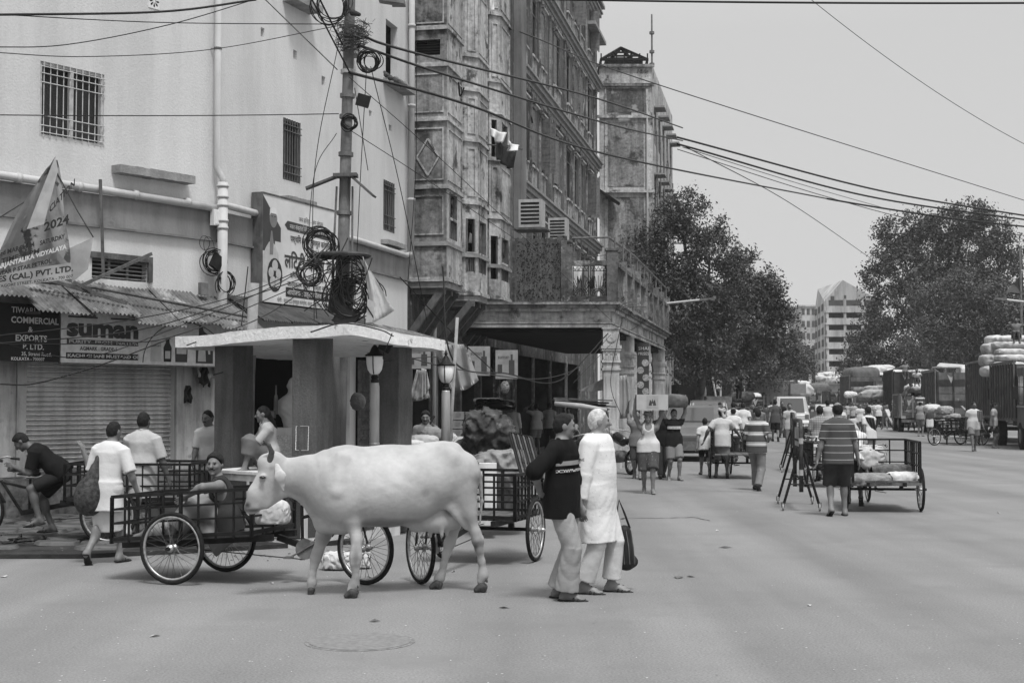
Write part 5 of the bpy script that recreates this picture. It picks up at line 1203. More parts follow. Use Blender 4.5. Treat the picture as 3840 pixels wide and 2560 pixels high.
 if bottom:
  kind, mt = bottom[0], bottom[1]; o = bottom[2] if len(bottom) > 2 else {}
  c = SDF(h); wd = o.get('w', 1.0); wp = P+V3((0, 0, .10))
  c.seg(hpL, hpR, .108*wd**.5, .108*wd**.5, .04, .85, fw); c.seg(P, P+u*.10, .128*bw, .125*bw, .04, .74, fw)
  if kind in ('trousers', 'shorts'):
   f = 1.0 if kind == 'trousers' else 0; cut = o.get('cut', 0)
   for hp_, kn, an in ((hpL, knL, anL), (hpR, knR, anR)):
    if kind == 'shorts':
     e_ = hp_.lerp(kn, o.get('len', .8)); c.seg(hp_, e_, .097*wd, .090*wd, .03, cap=False); 
    else:
     en = kn.lerp(an, o.get('len', .97)); c.seg(hp_, kn, .102*wd, .078*wd, .03); c.seg(kn, en, .078*wd, .070*wd*o.get('lw', 1), .02, cap=False)
  elif kind == 'wrap':     # cloth wound round both legs
   L = o.get('len', .45); kc = (knL+knR)/2; lo = V3((kc.x, kc.y*.6, max(P.z-L, .05))); c.seg(P, lo, .14, .17*wd, .05, .8, (0, 1, 0), cap=False)
   for hp_, kn in ((hpL, knL), (hpR, knR)): c.seg(hp_, kn, .105, .08*wd, .05)
   if L > .5 or 'shin' in o:
    for kn, an in ((knL, anL), (knR, anR)): c.seg(kn, kn.lerp(an, o.get('shin', .6)), .10*wd, .09*wd, .08, cap=False)
  npob('trousers' if kind == 'trousers' else ('shorts' if kind == 'shorts' else 'wrap_cloth'), c.build(dis(o.get('wr', .0035))), mt, t)
 if top:
  kind, mt = top[0], top[1]; o = top[2] if len(top) > 2 else {}
  c = SDF(h); sl = o.get('sleeve', .62); hem = o.get('hem', .10); lo_ = o.get('loose', 0)
  c.seg(P+u*.02, P+u*.40, (.148+lo_+belly*.5)*bw, (.158+lo_*.5)*bw, .05, .74, fw); c.seg(P+u*.40, Nk-u*.05, (.150+lo_*.4)*bw, .070, .05, .78, fw)
  if belly: c.ell(P+u*.2+fw*(.05+belly), (.12, .07+belly*.5, .14), None, .08)
  c.seg(shL, shR, .062, .062, .05)
  if kind == 'kurta':
   kz = V3((P.x, P.y+o.get('ky', .0), P.z-hem)); c.seg(P+u*.05, kz, .155+lo_, .20+lo_, .08, .72, fw, cap=False)
  else:
   hr_ = {'trousers': .104, 'shorts': .10, 'wrap': .108}.get(bottom[0] if bottom else '', .1)*(bottom[2].get('w', 1) if bottom and len(bottom) > 2 else 1)+.014
   for s_ in (hpL, hpR): c.seg(s_-u*(hem+.04), s_+u*.12, hr_+.004, hr_-.008, .05)
   c.seg(P-u*(hem+.06), P+u*.10, .152+lo_, .150+lo_, .05, .9, fw)
  if kind == 'vest': pass
  for sh, el, wr in ((shL, elL, wrL), (shR, elR, wrR)):
   if kind == 'vest': continue
   e1 = sh.lerp(el, min(sl, 1)); c.seg(sh, e1, .068+lo_*.4, .062+lo_*.6, .03, cap=(sl > 1))
   if sl > 1: c.seg(el, el.lerp(wr, sl-1), .062+lo_*.5, .050+lo_*.4, .02, cap=False)
  nh = -u; k_ = (-nh).dot(P)-hem if kind != 'kurta' else None
  cl = []
  if k_ is not None: cl.append(lambda X, Y, Z: -(X*u.x+Y*u.y+Z*u.z-k_))
  kn_ = u.dot(Nk)+o.get('neck', .015)
  cl.append(lambda X, Y, Z: (X*u.x+Y*u.y+Z*u.z-kn_))
  if kind == 'vest':
   for s_ in (-1, 1):
    cc = (shL if s_ < 0 else shR)-xr*s_*.02-u*.04
    cl.append(lambda X, Y, Z, cc=cc: .085-np.sqrt((X-cc.x)**2+(Y-cc.y)**2+((Z-cc.z)*.7)**2))
   cc = Nk+fw*.09-u*.05; cl.append(lambda X, Y, Z, cc=cc: .075-np.sqrt((X-cc.x)**2+(Y-cc.y)**2+((Z-cc.z)*.8)**2))
  elif o.get('open'):
   cc = Nk+fw*.10-u*.03; cl.append(lambda X, Y, Z, cc=cc: .05-np.sqrt((X-cc.x)**2+(Y-cc.y)**2+((Z-cc.z)*.6)**2))
  def clip(X, Y, Z):
   r_ = cl[0](X, Y, Z)
   for f_ in cl[1:]: r_ = np.maximum(r_, f_(X, Y, Z))
   return r_
  npob(dict(kurta='kurta', vest='vest', tshirt='tshirt').get(kind, 'shirt'), c.build(dis(o.get('wr', .004)), clip), mt, t)
  if o.get('collar'):
   cg = SDF(h); cg.chain([Nk+xr*.055+fw*.05-u*.005, Nk+xr*.075-fw*.01+u*.012, Nk-fw*.055+u*.02, Nk-xr*.075-fw*.01+u*.012, Nk-xr*.055+fw*.05-u*.005], [.016]*5, .01); npob('collar', cg.build(), mt, t)
 hm = m_hairw if 'white' in hair else m_hair
 if hair != 'none':
  c = SDF(min(h, .012)); c.ell(Hc+hu*.008-hf*.008, (.079, .098, .1115), Rh, .01)
  if 'long' in hair: c.chain([Hc-hf*.07-hu*.02, Nk-fw*.10+u*.0, P+u*.3-fw*.15, P+u*.05-fw*.16], [.045, .03, .025, .018], .03)
  if 'puff' in hair: c.ell(Hc+hu*.05-hf*.0, (.080, .094, .068), Rh, .03)
  hn = (hf*-.80+hu*.60); off = -.012; cc = Hc
  def hc(X, Y, Z):
   d1 = -((X-cc.x)*hn.x+(Y-cc.y)*hn.y+(Z-cc.z)*hn.z-off)
   d2 = -((X-cc.x)*hu.x+(Y-cc.y)*hu.y+(Z-cc.z)*hu.z+.075) if 'long' not in hair else d1-1
   r_ = np.maximum(d1, d2)
   if 'bald' in hair:
    bc = cc+hu*.13; r_ = np.maximum(r_, .095-np.sqrt((X-bc.x)**2+(Y-bc.y)**2+(Z-bc.z)**2))
   return r_
  wv2 = (rs.uniform(60, 90), rs.uniform(60, 90))
  npob('hair', c.build(lambda X, Y, Z: (.0015 if 'white' in hair else .003)*np.sin(X*wv2[0]+Y*40)*np.sin(Z*wv2[1]+Y*50), hc), hm, t)
 if face or Dd < 30:
  fc = SDF(.006)
  for s_ in (-1, 1): fc.ell(Hc+hf*.0835+hx*s_*.030+hu*.005, (.013, .008, .006), Rh, .001)
  npob('eyes', fc.build(), m_eye, t)
  fc = SDF(.006)
  for s_ in (-1, 1): fc.seg(Hc+hf*.097+hx*s_*.014+hu*.024, Hc+hf*.085+hx*s_*.046+hu*.024, .005, .004, .001)
  npob('eyebrows', fc.build(), hm, t)
 if face and 'moustache' in face:
  fc = SDF(.006)
  for s_ in (-1, 1): fc.seg(Hc+hf*.100-hu*.043, Hc+hf*.088+hx*s_*.032-hu*.052, .009, .006, .004)
  npob('moustache', fc.build(), m_hairw if 'white' in face else m_hair, t)
 if face and 'stubble' in face:
  fc = SDF(.008); fc.ell(Hc+hf*.032-hu*.067, (.055, .0605, .052), Rh, .02); fc.ell(Hc+hf*.079-hu*.096, (.026, .02, .02), Rh, .02)
  cz = Hc-hu*.045; npob('stubble', fc.build(None, lambda X, Y, Z: (X-cz.x)*hu.x+(Y-cz.y)*hu.y+(Z-cz.z)*hu.z-.0), M('stubble', .30, .9, .4, 60), t)
 if headwear:
  c = SDF(min(h, .014)); tm = headwear[1]
  for k in range(9):
   a = 2*math.pi*k/9; a2 = 2*math.pi*(k+1)/9
   p_ = lambda a_, w__: Hc+hu*(.055+.012*math.sin(a_*2+w__))+hx*math.cos(a_)*.075+hf*math.sin(a_)*.09
   c.seg(p_(a, 0), p_(a2, 0), .024, .024, .012); c.seg(p_(a, 2)+hu*.035-hx*math.cos(a)*.012-hf*math.sin(a)*.012, p_(a2, 2)+hu*.035-hx*math.cos(a2)*.012-hf*math.sin(a2)*.012, .022, .022, .012)
  if headwear[0] == 'turban': c.ell(Hc+hu*.085, (.06, .075, .03), Rh, .03)
  if len(headwear) > 2: c.chain([Hc-hf*.08+hu*.03, Hc-hf*.08-hu*.1+hx*.05, Nk+xr*.1-u*.02, P+u*.33+xr*.11+fw*.12], [.03, .035, .03, .03], .03)
  npob('headcloth', c.build(dis(.004)), tm, t)
 info = dict(P=P, u=u, Nk=Nk, Hc=Hc, fw=fw, xr=xr, wrL=wrL, wrR=wrR, hf=hf, hu=hu, hx=hx, s=H/1.7, base=base, elL=elL, elR=elR, h=h, shL=shL, shR=shR)
 if extra: extra(t, info)
 t.location = base; t.rotation_euler = (0, 0, -R(theta)); t.scale = (H/1.7,)*3
 info['M'] = Matrix.Translation(base) @ Matrix.Rotation(-R(theta), 4, 'Z') @ Matrix.Scale(H/1.7, 4)
 return t, info
# ================================================================== CARTS
m_tyre = M('tyre_rubber', .016, .85, .3, 20, bump=.4, bscale=80); m_rim = M('steel_rim', .38, .35, .25, 20, metal=.6); m_spoke = M('spoke_steel', .10, .4, .2, 9, metal=.5)
m_deck = M('cart_boards', .10, .85, .4, 6, streak=.2); m_frame = M('cart_iron', .008, .55, .6, 10, spec=.25)
def wheel(parent, c, axis, r=.345, nm='wheel', spokes=32, w=.022):
 ax = Vector(axis).normalized(); x = ax.cross(Vector((0, 0, 1))).normalized(); z = Vector((0, 0, 1)); c = Vector(c); N = 40
 ring = lambda rr, o=0: [c+ax*o+x*math.cos(2*math.pi*i/N)*rr+z*math.sin(2*math.pi*i/N)*rr for i in range(N)]
 g = G(); g.tube(ring(r-w), w, 8, closed=True); wl = ob(nm, g, m_tyre, parent, True)
 g = G()
 a = [(r-2*w+.004, -.014), (r-2*w+.004, .014), (r-2*w-.016, .010), (r-2*w-.016, -.010)]; vs = []
 for rr, o in a: vs += ring(rr, o)
 g.add(vs, [(j*N+i, j*N+(i+1) % N, ((j+1) % 4)*N+(i+1) % N, ((j+1) % 4)*N+i) for j in range(4) for i in range(N)]); ob('rim', g, m_rim, wl, True)
 g = G(); g.tube([c-ax*.06, c+ax*.06], .022, 10); g.tube([c-ax*.045, c-ax*.03], .038, 12); g.tube([c+ax*.03, c+ax*.045], .038, 12); g.lathe([(.02, 0), (.026, .02), (.018, .045), (.006, .055)], c-ax*.055, 10, -ax); ob('hub', g, m_rim, wl, True)
 g = G(); rr = r-2*w-.014
 for k in range(spokes):
  s_ = 1 if k % 2 else -1; a1 = 2*math.pi*k/spokes; a0 = a1+(.55 if (k//2) % 2 else -.55)
  g.tube([c+ax*s_*.036+(x*math.cos(a0)+z*math.sin(a0))*.034, c+(x*math.cos(a1)+z*math.sin(a1))*rr], .0026, 3, cap=False)
 ob('spokes', g, m_spoke, wl, kind='stuff')
 return wl
def cart(label, origin, head, wbox_=.92, y0=-.68, y1=.78, yf=1.75, slope=0.0, deckz=.46, railz=.43, steer=0, group='tricycle goods carts', front_open=False, rear_open=False, rw=.345):
 t = thing('tricycle_cart', label, 'cart', (0, 0, 0), 0, group); hw = wbox_/2
 Z = lambda y: deckz+slope*y
 for s_ in (-1, 1): wheel(t, (s_*(hw+.07), 0, rw), (1, 0, 0), rw)
 ca, sa = math.cos(steer), math.sin(steer)
 wheel(t, (0, yf, rw), (ca, sa, 0), rw)
 g = G(); g.tube([(-hw-.16, 0, rw), (hw+.16, 0, rw)], .02, 8); ob('axle', g, m_frame, t)
 for s_ in (-1, 1): g = G(); g.beam((s_*hw*.55, y0, Z(y0)-.06), (s_*hw*.55, y1+.12, Z(y1)-.05), .05, .06); ob('chassis_bar', g, m_frame, t); g = G(); g.beam((s_*hw*.55, -.0, rw), (s_*hw*.55, 0, Z(0)-.09), .06, .05); ob('spring_mount', g, m_frame, t)
 g = G(); g.beam((0, y1+.05, Z(y1)-.07), (0, yf-.55, rw-.02), .05, .06); g.tube([(0, yf-.55, rw), (0, yf-.3, .72)], .02, 7); g.tube([(0, yf-.35, .45), (0, yf-.14, .80)], .017, 7)
 g.tube([(0, yf-.65, rw), (0, yf-.66, .74)], .017, 7); g.tube([(0, yf-.66, .62), (0, yf-.16, .74)], .017, 7); ob('frame', g, m_frame, t)
 g = G(); g.tube([(0, yf-.19, .95), (0, yf-.12, .72)], .02, 8)
 for s_ in (-1, 1): g.tube([(0, yf-.12, .72), (s_*.05*ca, yf-.1+s_*.05*sa, .69), (s_*.05*ca, yf+s_*.05*sa, rw)], .011, 6)
 ob('fork', g, m_frame, t)
 g = G(); g.tube([(-.27*ca+.1*sa, yf-.42, .97), (-.25, yf-.26, 1.0), (-.08, yf-.17, .97), (.08, yf-.17, .97), (.25, yf-.26, 1.0), (.27, yf-.42, .97)], .012, 7); hb = ob('handlebar', g, m_rim, t, True)
 for s_ in (-1, 1): g = G(); g.tube([(s_*.27, yf-.42, .97), (s_*.26, yf-.31, .985)], .018, 7); ob('grip', g, m_sole, hb)
 npob('saddle', SDF(.012).seg((0, yf-.72, .80), (0, yf-.52, .80), .075, .03, .03, .45, (0, 0, 1)).build(), m_ink, t)
 g = G(); g.lathe([(.10, -.006), (.10, .006)], (.05, yf-.6, rw-.02), 22, (1, 0, 0)); cr = ob('chainring', g, m_iron2, t)
 for a in (0.5, 0.5+math.pi): g = G(); e = Vector((.07, yf-.6+math.cos(a)*.16, rw-.02+math.sin(a)*.16)); g.tube([(.06, yf-.6, rw-.02), e], .009, 5); g.cbox(e+Vector((.05, 0, 0)), (.09, .07, .02)); ob('crank', g, m_iron2, cr)
 g = G(); g.tube([(.05, yf-.6, rw+.08), (.05, .05, rw+.05)], .005, 4); g.tube([(.05, yf-.6, rw-.12), (.05, .05, rw-.06)], .005, 4); ob('chain', g, m_iron, t)
 nb = 6
 for k in range(nb):
  x0 = -hw+k*wbox_/nb+.006; x1 = -hw+(k+1)*wbox_/nb-.006; g = G()
  g.add([(x0, y0, Z(y0)), (x1, y0, Z(y0)), (x1, y1, Z(y1)), (x0, y1, Z(y1)), (x0, y0, Z(y0)-.025), (x1, y0, Z(y0)-.025), (x1, y1, Z(y1)-.025), (x0, y1, Z(y1)-.025)], [(0, 1, 2, 3), (7, 6, 5, 4), (0, 4, 5, 1), (1, 5, 6, 2), (2, 6, 7, 3), (3, 7, 4, 0)]); ob('deck_board', g, m_deck, t)
 def side(a, b, nbars, h0, name):
  a = Vector(a); b = Vector(b); g = G(); zt = Vector((0, 0, railz)); g.beam(a+zt, b+zt, .03, .03); r_ = ob(name, g, m_frame, t)
  for f in (.0, .36, .68): g = G(); g.beam(a+zt*f+Vector((0, 0, .012)), b+zt*f+Vector((0, 0, .012)), .022, .02 if f else .035); ob('rail_bar', g, m_frame, r_)
  for k in range(nbars+1): p = a.lerp(b, k/nbars); g = G(); w_ = .036 if k in (0, nbars) or k == nbars//2 else .022; g.beam(p-Vector((0, 0, .03)), p+zt, w_, w_*.7); ob('upright', g, m_frame, r_)
 side((-hw, y0, Z(y0)), (-hw, y1, Z(y1)), 8, 0, 'side_rail'); side((hw, y0, Z(y0)), (hw, y1, Z(y1)), 8, 0, 'side_rail')
 if not front_open: side((-hw, y1, Z(y1)), (hw, y1, Z(y1)), 4, 0, 'end_rail')
 if not rear_open: side((-hw, y0, Z(y0)), (hw, y0, Z(y0)), 4, 0, 'end_rail')
 t.location = (origin[0], origin[1], origin[2] if len(origin) > 2 else 0); t.rotation_euler = (0, 0, -math.atan2(head[0], head[1]))
 return t
def sack(label, c, r, mat, seed=0, group=None, rz=0, h=.03, name='sack', cat='sack', amp=.2, flat=True, boxy=1):
 o = npob(name, lump((0, 0, 0), r, h, seed, amp, flat, boxy=boxy), mat); o.location = c; o.rotation_euler = (0, 0, rz); return tag(o, label, cat, group)
def sheet(name, label, pts, mat, D, sag=.1, cat='cloth', fold=.04):
 a, b, c, d = [at(*p, D if len(p) < 3 else p[2]) if len(p) < 3 else at(*p) for p in pts]
 def fn(s_, t__): p = a.lerp(b, s_).lerp(d.lerp(c, s_), t__); return p+Vector((0, fold*math.sin(s_*17+t__*4), -sag*math.sin(math.pi*s_)*math.sin(math.pi*t__*.5)))
 g = G(); g.sheet(fn, 16, 8, (0, .006, 0)); return tag(ob(name, g, mat, None, True), label, cat)
# ================================================================== THE COW
def cow():
 def yc(u): return 12.72+(u-1100)/700*.5
 def p(u, v, dy=0): return np.array(at(u, v, yc(u)+dy))
 k = .00245
 b = SDF(.0125); N = (0.03, 1, 0)   # depth direction flattened
 nrm = np.array([-.5, .87, 0])*0+np.array([-.35, .93, 0]); nrm /= np.linalg.norm(nrm)
 def s(a, c, ra, rb, kk=.06, fl=None, **o): b.seg(a, c, ra*k, rb*k, kk, fl, nrm if fl else None, **o)
 s(p(1285, 1826), p(1460, 1818), 147, 145, .05, .74); s(p(1460, 1818), p(1650, 1785), 145, 124, .05, .76); s(p(1650, 1788), p(1718, 1780), 122, 88, .05, .74)
 s(p(1245, 1765), p(1300, 1738), 78, 66, .05, .6)                       # withers
 s(p(1380, 1885), p(1560, 1875), 78, 84, .06, .95)                       # belly
 s(p(1660, 1690), p(1755, 1730), 30, 26, .04, 1.0); s(p(1600, 1695), p(1700, 1685), 32, 28, .05)   # hips, tail head
 s(p(1250, 1795), p(1160, 1785), 100, 74, .05, .58); s(p(1160, 1785), p(1065, 1778), 74, 60, .04, .6)   # neck
 s(p(1142, 1872), p(1215, 1962), 14, 30, .04, .4); s(p(1090, 1845), p(1142, 1868), 16, 22, .03, .4); s(p(1222, 1960), p(1285, 1955), 40, 48, .05, .8); s(p(1195, 1890), p(1250, 1890), 40, 62, .05, .6)  # dewlap, brisket
 s(p(1025, 1770), p(965, 1850), 52, 34, .04, .62); s(p(1040, 1800), p(975, 1880), 44, 26, .04, .55); s(p(965, 1850), p(945, 1897), 33, 27, .03, .72); s(p(950, 1900), p(938, 1905), 24, 19, .02, .85); s(p(1000, 1735), p(1030, 1728), 34, 36, .04, .8)
 s(p(1055, 1840), p(1000, 1890), 28, 16, .04, .5)
 b.ell(p(985, 1786, -.075), (.03, .018, .022), None, .02)            # eye ridge
 b.ell(p(926, 1897, -.045), (.014, .02, .012), None, .01, 'd')       # nostril
 def leg(pts, rs, dy, kk=.04):
  dd = (dy if isinstance(dy, list) else [dy]); dd = dd+[dd[-1]]*len(pts)
  for i in range(len(pts)-1): b.seg(p(*pts[i], dd[i]), p(*pts[i+1], dd[i+1]), rs[i]*k, rs[i+1]*k, kk if i > 1 else .06)
 leg([(1285, 1805), (1322, 1950), (1338, 2020), (1334, 2088), (1332, 2112), (1333, 2135), (1334, 2165), (1328, 2192), (1318, 2212)], [50, 27, 20, 22, 17, 12, 12, 18, 16], [-.07, -.10, -.14, -.16, -.17], .03)
 leg([(1245, 1930), (1215, 2000), (1191, 2070), (1184, 2092), (1178, 2120), (1172, 2150), (1170, 2184), (1166, 2206)], [40, 25, 20, 20, 14, 12, 17, 15], .17, .025)
 leg([(1735, 1850), (1762, 1930), (1784, 1995), (1792, 2025), (1798, 2060), (1806, 2105), (1811, 2140), (1811, 2158), (1803, 2178)], [50, 21, 17, 21, 15, 12, 13, 18, 15], [-.05, -.12, -.14], .035)
 leg([(1700, 1880), (1704, 1960), (1696, 2005), (1686, 2035), (1674, 2075), (1664, 2115), (1657, 2148), (1648, 2166), (1638, 2183)], [46, 24, 19, 21, 15, 12, 13, 18, 15], .20, .03)
 s(p(1710, 1810, -.06), p(1750, 1895, -.10), 60, 36, .07, .7)
 s(p(1560, 1965, 0), p(1640, 1945, .02), 30, 46, .025); s(p(1640, 1950, .02), p(1690, 1940, .04), 48, 46, .03)   # udder
 for u_, v_, d_ in ((1655, 1985, -.06), (1675, 1980, 0), (1612, 1985, .05)): s(p(u_, v_-10, d_), p(u_+2, v_+26, d_), 12, 6, .015)
 s(p(1520, 1960, -.05), p(1545, 1975, -.05), 12, 8, .03)
 s(p(1660, 1700, -.10), p(1690, 1718, -.145), 24, 18, .09); s(p(1284, 1722, -.15), p(1262, 1840, -.22), 28, 22, .05); s(p(1755, 1755, -.05), p(1770, 1775, -.075), 24, 18, .07)
 s(p(1690, 1905, -.13), p(1748, 1975, -.10), 14, 10, .06, .6)          # flank fold
 pts = [(1770, 1720, .05), (1800, 1780, .1), (1806, 1880, .14), (1800, 1960, .15)]
 for i in range(3): b.seg(p(*pts[i]), p(*pts[i+1]), .028-.006*i, .022-.006*i, .02)
 def disp(X, Y, Z): return .0055*np.maximum(0, np.sin((X+Z*.35)*46))*np.exp(-((X+1.66)/.11)**2-((Z-1.22)/.22)**2)+.002*np.sin((X*.6+Z)*42)*np.exp(-((X+.95)/.3)**2-((Z-.98)/.10)**2)
 VQ = b.build(disp)
 m = bpy.data.materials.new('cow_hide'); m.use_nodes = True; n, bs = nodes_of(m); N_n = n.nodes; L = n.links; bs.inputs['Roughness'].default_value = .7; bs.inputs['Specular IOR Level'].default_value = .2
 at_ = N_n.new('ShaderNodeAttribute'); at_.attribute_name = 'tone'; 
 nn_ = N_n.new('ShaderNodeTexNoise'); nn_.inputs['Scale'].default_value = 2.6; nn_.inputs['Detail'].default_value = 6; nn_.inputs['Roughness'].default_value = .65; tt_ = N_n.new('ShaderNodeTexCoord'); L.new(tt_.outputs['Object'], nn_.inputs[0])
 rr_ = N_n.new('ShaderNodeMapRange'); rr_.inputs[1].default_value = .38; rr_.inputs[2].default_value = .60; rr_.inputs[3].default_value = 1.04; rr_.inputs[4].default_value = .80; L.new(nn_.outputs['Fac'], rr_.inputs[0])
 mm_ = N_n.new('ShaderNodeMath'); mm_.operation = 'MULTIPLY'; L.new(at_.outputs['Fac'], mm_.inputs[0]); L.new(rr_.outputs[0], mm_.inputs[1]); L.new(mm_.outputs[0], bs.inputs['Base Color'])
 bb_ = N_n.new('ShaderNodeBump'); bb_.inputs['Strength'].default_value = .15; bb_.inputs['Distance'].default_value = .02; nb_ = N_n.new('ShaderNodeTexNoise'); nb_.inputs['Scale'].default_value = 22; L.new(tt_.outputs['Object'], nb_.inputs[0]); L.new(nb_.outputs['Fac'], bb_.inputs['Height']); L.new(bb_.outputs[0], bs.inputs['Normal'])
 t = thing('cow', 'white cow walking left across the road with short curved horns and a hanging ear', 'cow', tuple(at(1480, 2215, 13)*1.0)[:2]+(0,))
 body_ = npob('body', VQ, m, t)
 V = VQ[0]; tone = np.full(len(V), .385)
 r_ = np.random.RandomState(4)
 n1 = np.sin(V[:, 0]*5+1)*np.sin(V[:, 2]*6+.5)+.5*np.sin(V[:, 0]*13+V[:, 2]*9)*np.sin(V[:, 2]*14)+.4*np.sin(V[:, 0]*29+V[:, 2]*17)
 tone -= .0*n1
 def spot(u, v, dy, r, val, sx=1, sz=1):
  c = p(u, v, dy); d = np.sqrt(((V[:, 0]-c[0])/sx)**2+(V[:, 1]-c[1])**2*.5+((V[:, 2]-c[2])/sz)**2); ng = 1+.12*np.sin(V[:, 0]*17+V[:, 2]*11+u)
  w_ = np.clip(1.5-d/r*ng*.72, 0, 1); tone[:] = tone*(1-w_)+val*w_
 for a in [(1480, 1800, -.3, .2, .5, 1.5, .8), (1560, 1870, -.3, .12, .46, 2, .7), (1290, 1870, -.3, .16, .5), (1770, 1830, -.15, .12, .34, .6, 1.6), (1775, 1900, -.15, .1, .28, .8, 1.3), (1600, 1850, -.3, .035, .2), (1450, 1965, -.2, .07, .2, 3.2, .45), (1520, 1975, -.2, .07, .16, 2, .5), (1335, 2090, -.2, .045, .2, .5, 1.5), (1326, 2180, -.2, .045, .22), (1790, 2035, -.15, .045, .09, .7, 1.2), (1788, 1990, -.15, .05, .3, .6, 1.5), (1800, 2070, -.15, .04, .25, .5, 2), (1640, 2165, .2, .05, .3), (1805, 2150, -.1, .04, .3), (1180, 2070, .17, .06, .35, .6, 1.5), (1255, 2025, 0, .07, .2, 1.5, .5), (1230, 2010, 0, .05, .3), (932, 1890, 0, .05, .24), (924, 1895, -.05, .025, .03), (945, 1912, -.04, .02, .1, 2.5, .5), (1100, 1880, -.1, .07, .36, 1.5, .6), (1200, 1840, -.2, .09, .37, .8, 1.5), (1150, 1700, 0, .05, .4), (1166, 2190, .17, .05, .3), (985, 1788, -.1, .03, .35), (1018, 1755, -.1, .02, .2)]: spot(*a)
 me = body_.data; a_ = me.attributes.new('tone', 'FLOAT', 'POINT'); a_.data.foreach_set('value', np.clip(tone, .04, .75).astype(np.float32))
 m_horn = M('horn', .07, .5, .5, 20)
 for dy in (-.05, .09):
  h_ = SDF(.008); h_.chain([p(1012, 1725, dy), p(1019, 1695, dy*1.5), p(1008, 1668, dy*1.9), p(988, 1652, dy*2)], [.030, .024, .018, .009], .01); npob('horn', h_.build(), m_horn, t)
 e = SDF(.008); e.chain([p(1038, 1748, -.10), p(1050, 1785, -.17), p(1064, 1848, -.16)], [.028, .05, .006], .02, flat=.35, fdir=np.array([.2, 1, 0])/1.02); npob('ear', e.build(), M('ear_hide', .42, .7, .08, 20), t)
 e = SDF(.008); e.chain([p(1025, 1748, .12), p(1005, 1742, .22), p(990, 1760, .26)], [.02, .035, .01], .02, flat=.35, fdir=np.array([0, .2, 1])/1.02); npob('ear', e.build(), MATS['ear_hide'], t)
 for dy in (-.088,): npob('eye', SDF(.005).ell(p(984, 1789, dy-.018), (.028, .016, .014), None, .001).build(), M('wet_eye', .008, .15, .1, 9, spec=.8), t)
 m_hoof = M('hoof', .06, .6, .4, 20, streak=.2)
 def hoof(u, v, dy, rx=.062, lift=0, tilt=0):
  h_ = SDF(.009); c = p(u, v, dy); z0 = lift
  for sy in (-1, 1):
   h_.seg(c+np.array([.012, sy*.028, .055]), c+np.array([-.035-tilt, sy*.03, .022-tilt]), .034, .026, .02); h_.seg(c+np.array([.04, sy*.026, .045]), c+np.array([.03, sy*.028, .018]), .028, .026, .02)
  zc = c[2]-.002 if not tilt else -1
  npob('hoof', h_.build(None, lambda X, Y, Z: zc-Z+0*X), m_hoof, t)
  for sy in (-1, 1): npob('dewclaw', SDF(.008).seg(c+np.array([.05, sy*.02, .12]), c+np.array([.062, sy*.022, .095]), .013, .009).build(), m_hoof, t)
 def ground_v(u, dy): # row where the ground lies under that point
  return 1500+FPX*HCAM/(yc(u)+dy)*1.0
 for u, dy in ((1316, -.17), (1801, -.14), (1634, .20)):
  v = 1280+(FPX*math.tan(math.atan(HCAM/(yc(u)+dy))+PITCH)); hoof(u, v, dy)
 h_ = SDF(.009); a1 = p(1168, 2205, .17)
 for sy in (-1, 1): h_.seg(a1+np.array([.0, sy*.02, -.01]), a1+np.array([-.012, sy*.02, -.085]), .034, .018, .02)
 npob('hoof', h_.build(), m_hoof, t)
 return t
cow()
# ================================================================== FOREGROUND MEN
m_shoe = M('shoe_mat', .03, .5, .3, 9)
m_darkshirt = clothm('dark_shirt', .008, var=.2); m_khaki = clothm('khaki', .26); m_kurta = clothm('white_kurta', .60, var=.02); m_pyj = clothm('white_trousers', .50)
# tiny printed dots on the white kurta
n, bs = nodes_of(m_kurta); N = n.nodes; L = n.links; v_ = N.new('ShaderNodeTexVoronoi'); v_.inputs['Scale'].default_value = 30; tcn = N.new('ShaderNodeTexCoord'); L.new(tcn.outputs['Object'], v_.inputs['Vector'])
r_ = N.new('ShaderNodeMapRange'); r_.inputs[1].default_value = .10; r_.inputs[2].default_value = .16; r_.inputs[3].default_value = .42; r_.inputs[4].default_value = .60; L.new(v_.outputs['Distance'], r_.inputs[0]); L.new(r_.outputs[0], bs.inputs['Base Color'])
def manA_extra(t, I):
 P, u, fw, xr = I['P'], I['u'], I['fw'], I['xr']
 def band(z0, z1, mat, name, n=16, a0=-75, a1=85, dz=0, rr=.197):
  g = G(); vs = []
  for i in range(n+1):
   a = R(lerp(a0, a1, i/n)); c = P+u*.0+xr*math.sin(a)*rr*1.02+fw*math.cos(a)*rr*.84
   vs += [c+u*(z0+dz*i/n), c+u*(z1+dz*i/n)]
  g.add(vs, [(2*i, 2*i+2, 2*i+3, 2*i+1) for i in range(n)]); return ob(name, g, mat, t)
 band(.335, .375, M('shirt_band', .22, .9, .1, 9), 'chest_band', dz=-.03)
 cq = M('chequer_band', .3, .9, 0, 5)
 if not cq.get('done'):
  n, b_ = nodes_of(cq); N = n.nodes; k = N.new('ShaderNodeTexChecker'); k.inputs['Scale'].default_value = 60; k.inputs[1].default_value = (.5, .5, .5, 1); k.inputs[2].default_value = (.03, .03, .03, 1)
  tt = N.new('ShaderNodeTexCoord'); n.links.new(tt.outputs['Object'], k.inputs[0]); n.links.new(k.outputs[0], b_.inputs['Base Color']); cq['done'] = 1
 band(.275, .30, cq, 'chequer_band', dz=-.03)
 a = R(12); c = P+u*.345+xr*math.sin(a)*.205+fw*math.cos(a)*.172; d = (-xr*math.cos(a)+fw*math.sin(a)*.84)
 ob('lettering', text_g('MAKE', .036, c, d, u, .006, 'LEFT', .11, 0, .001), m_ink, t)
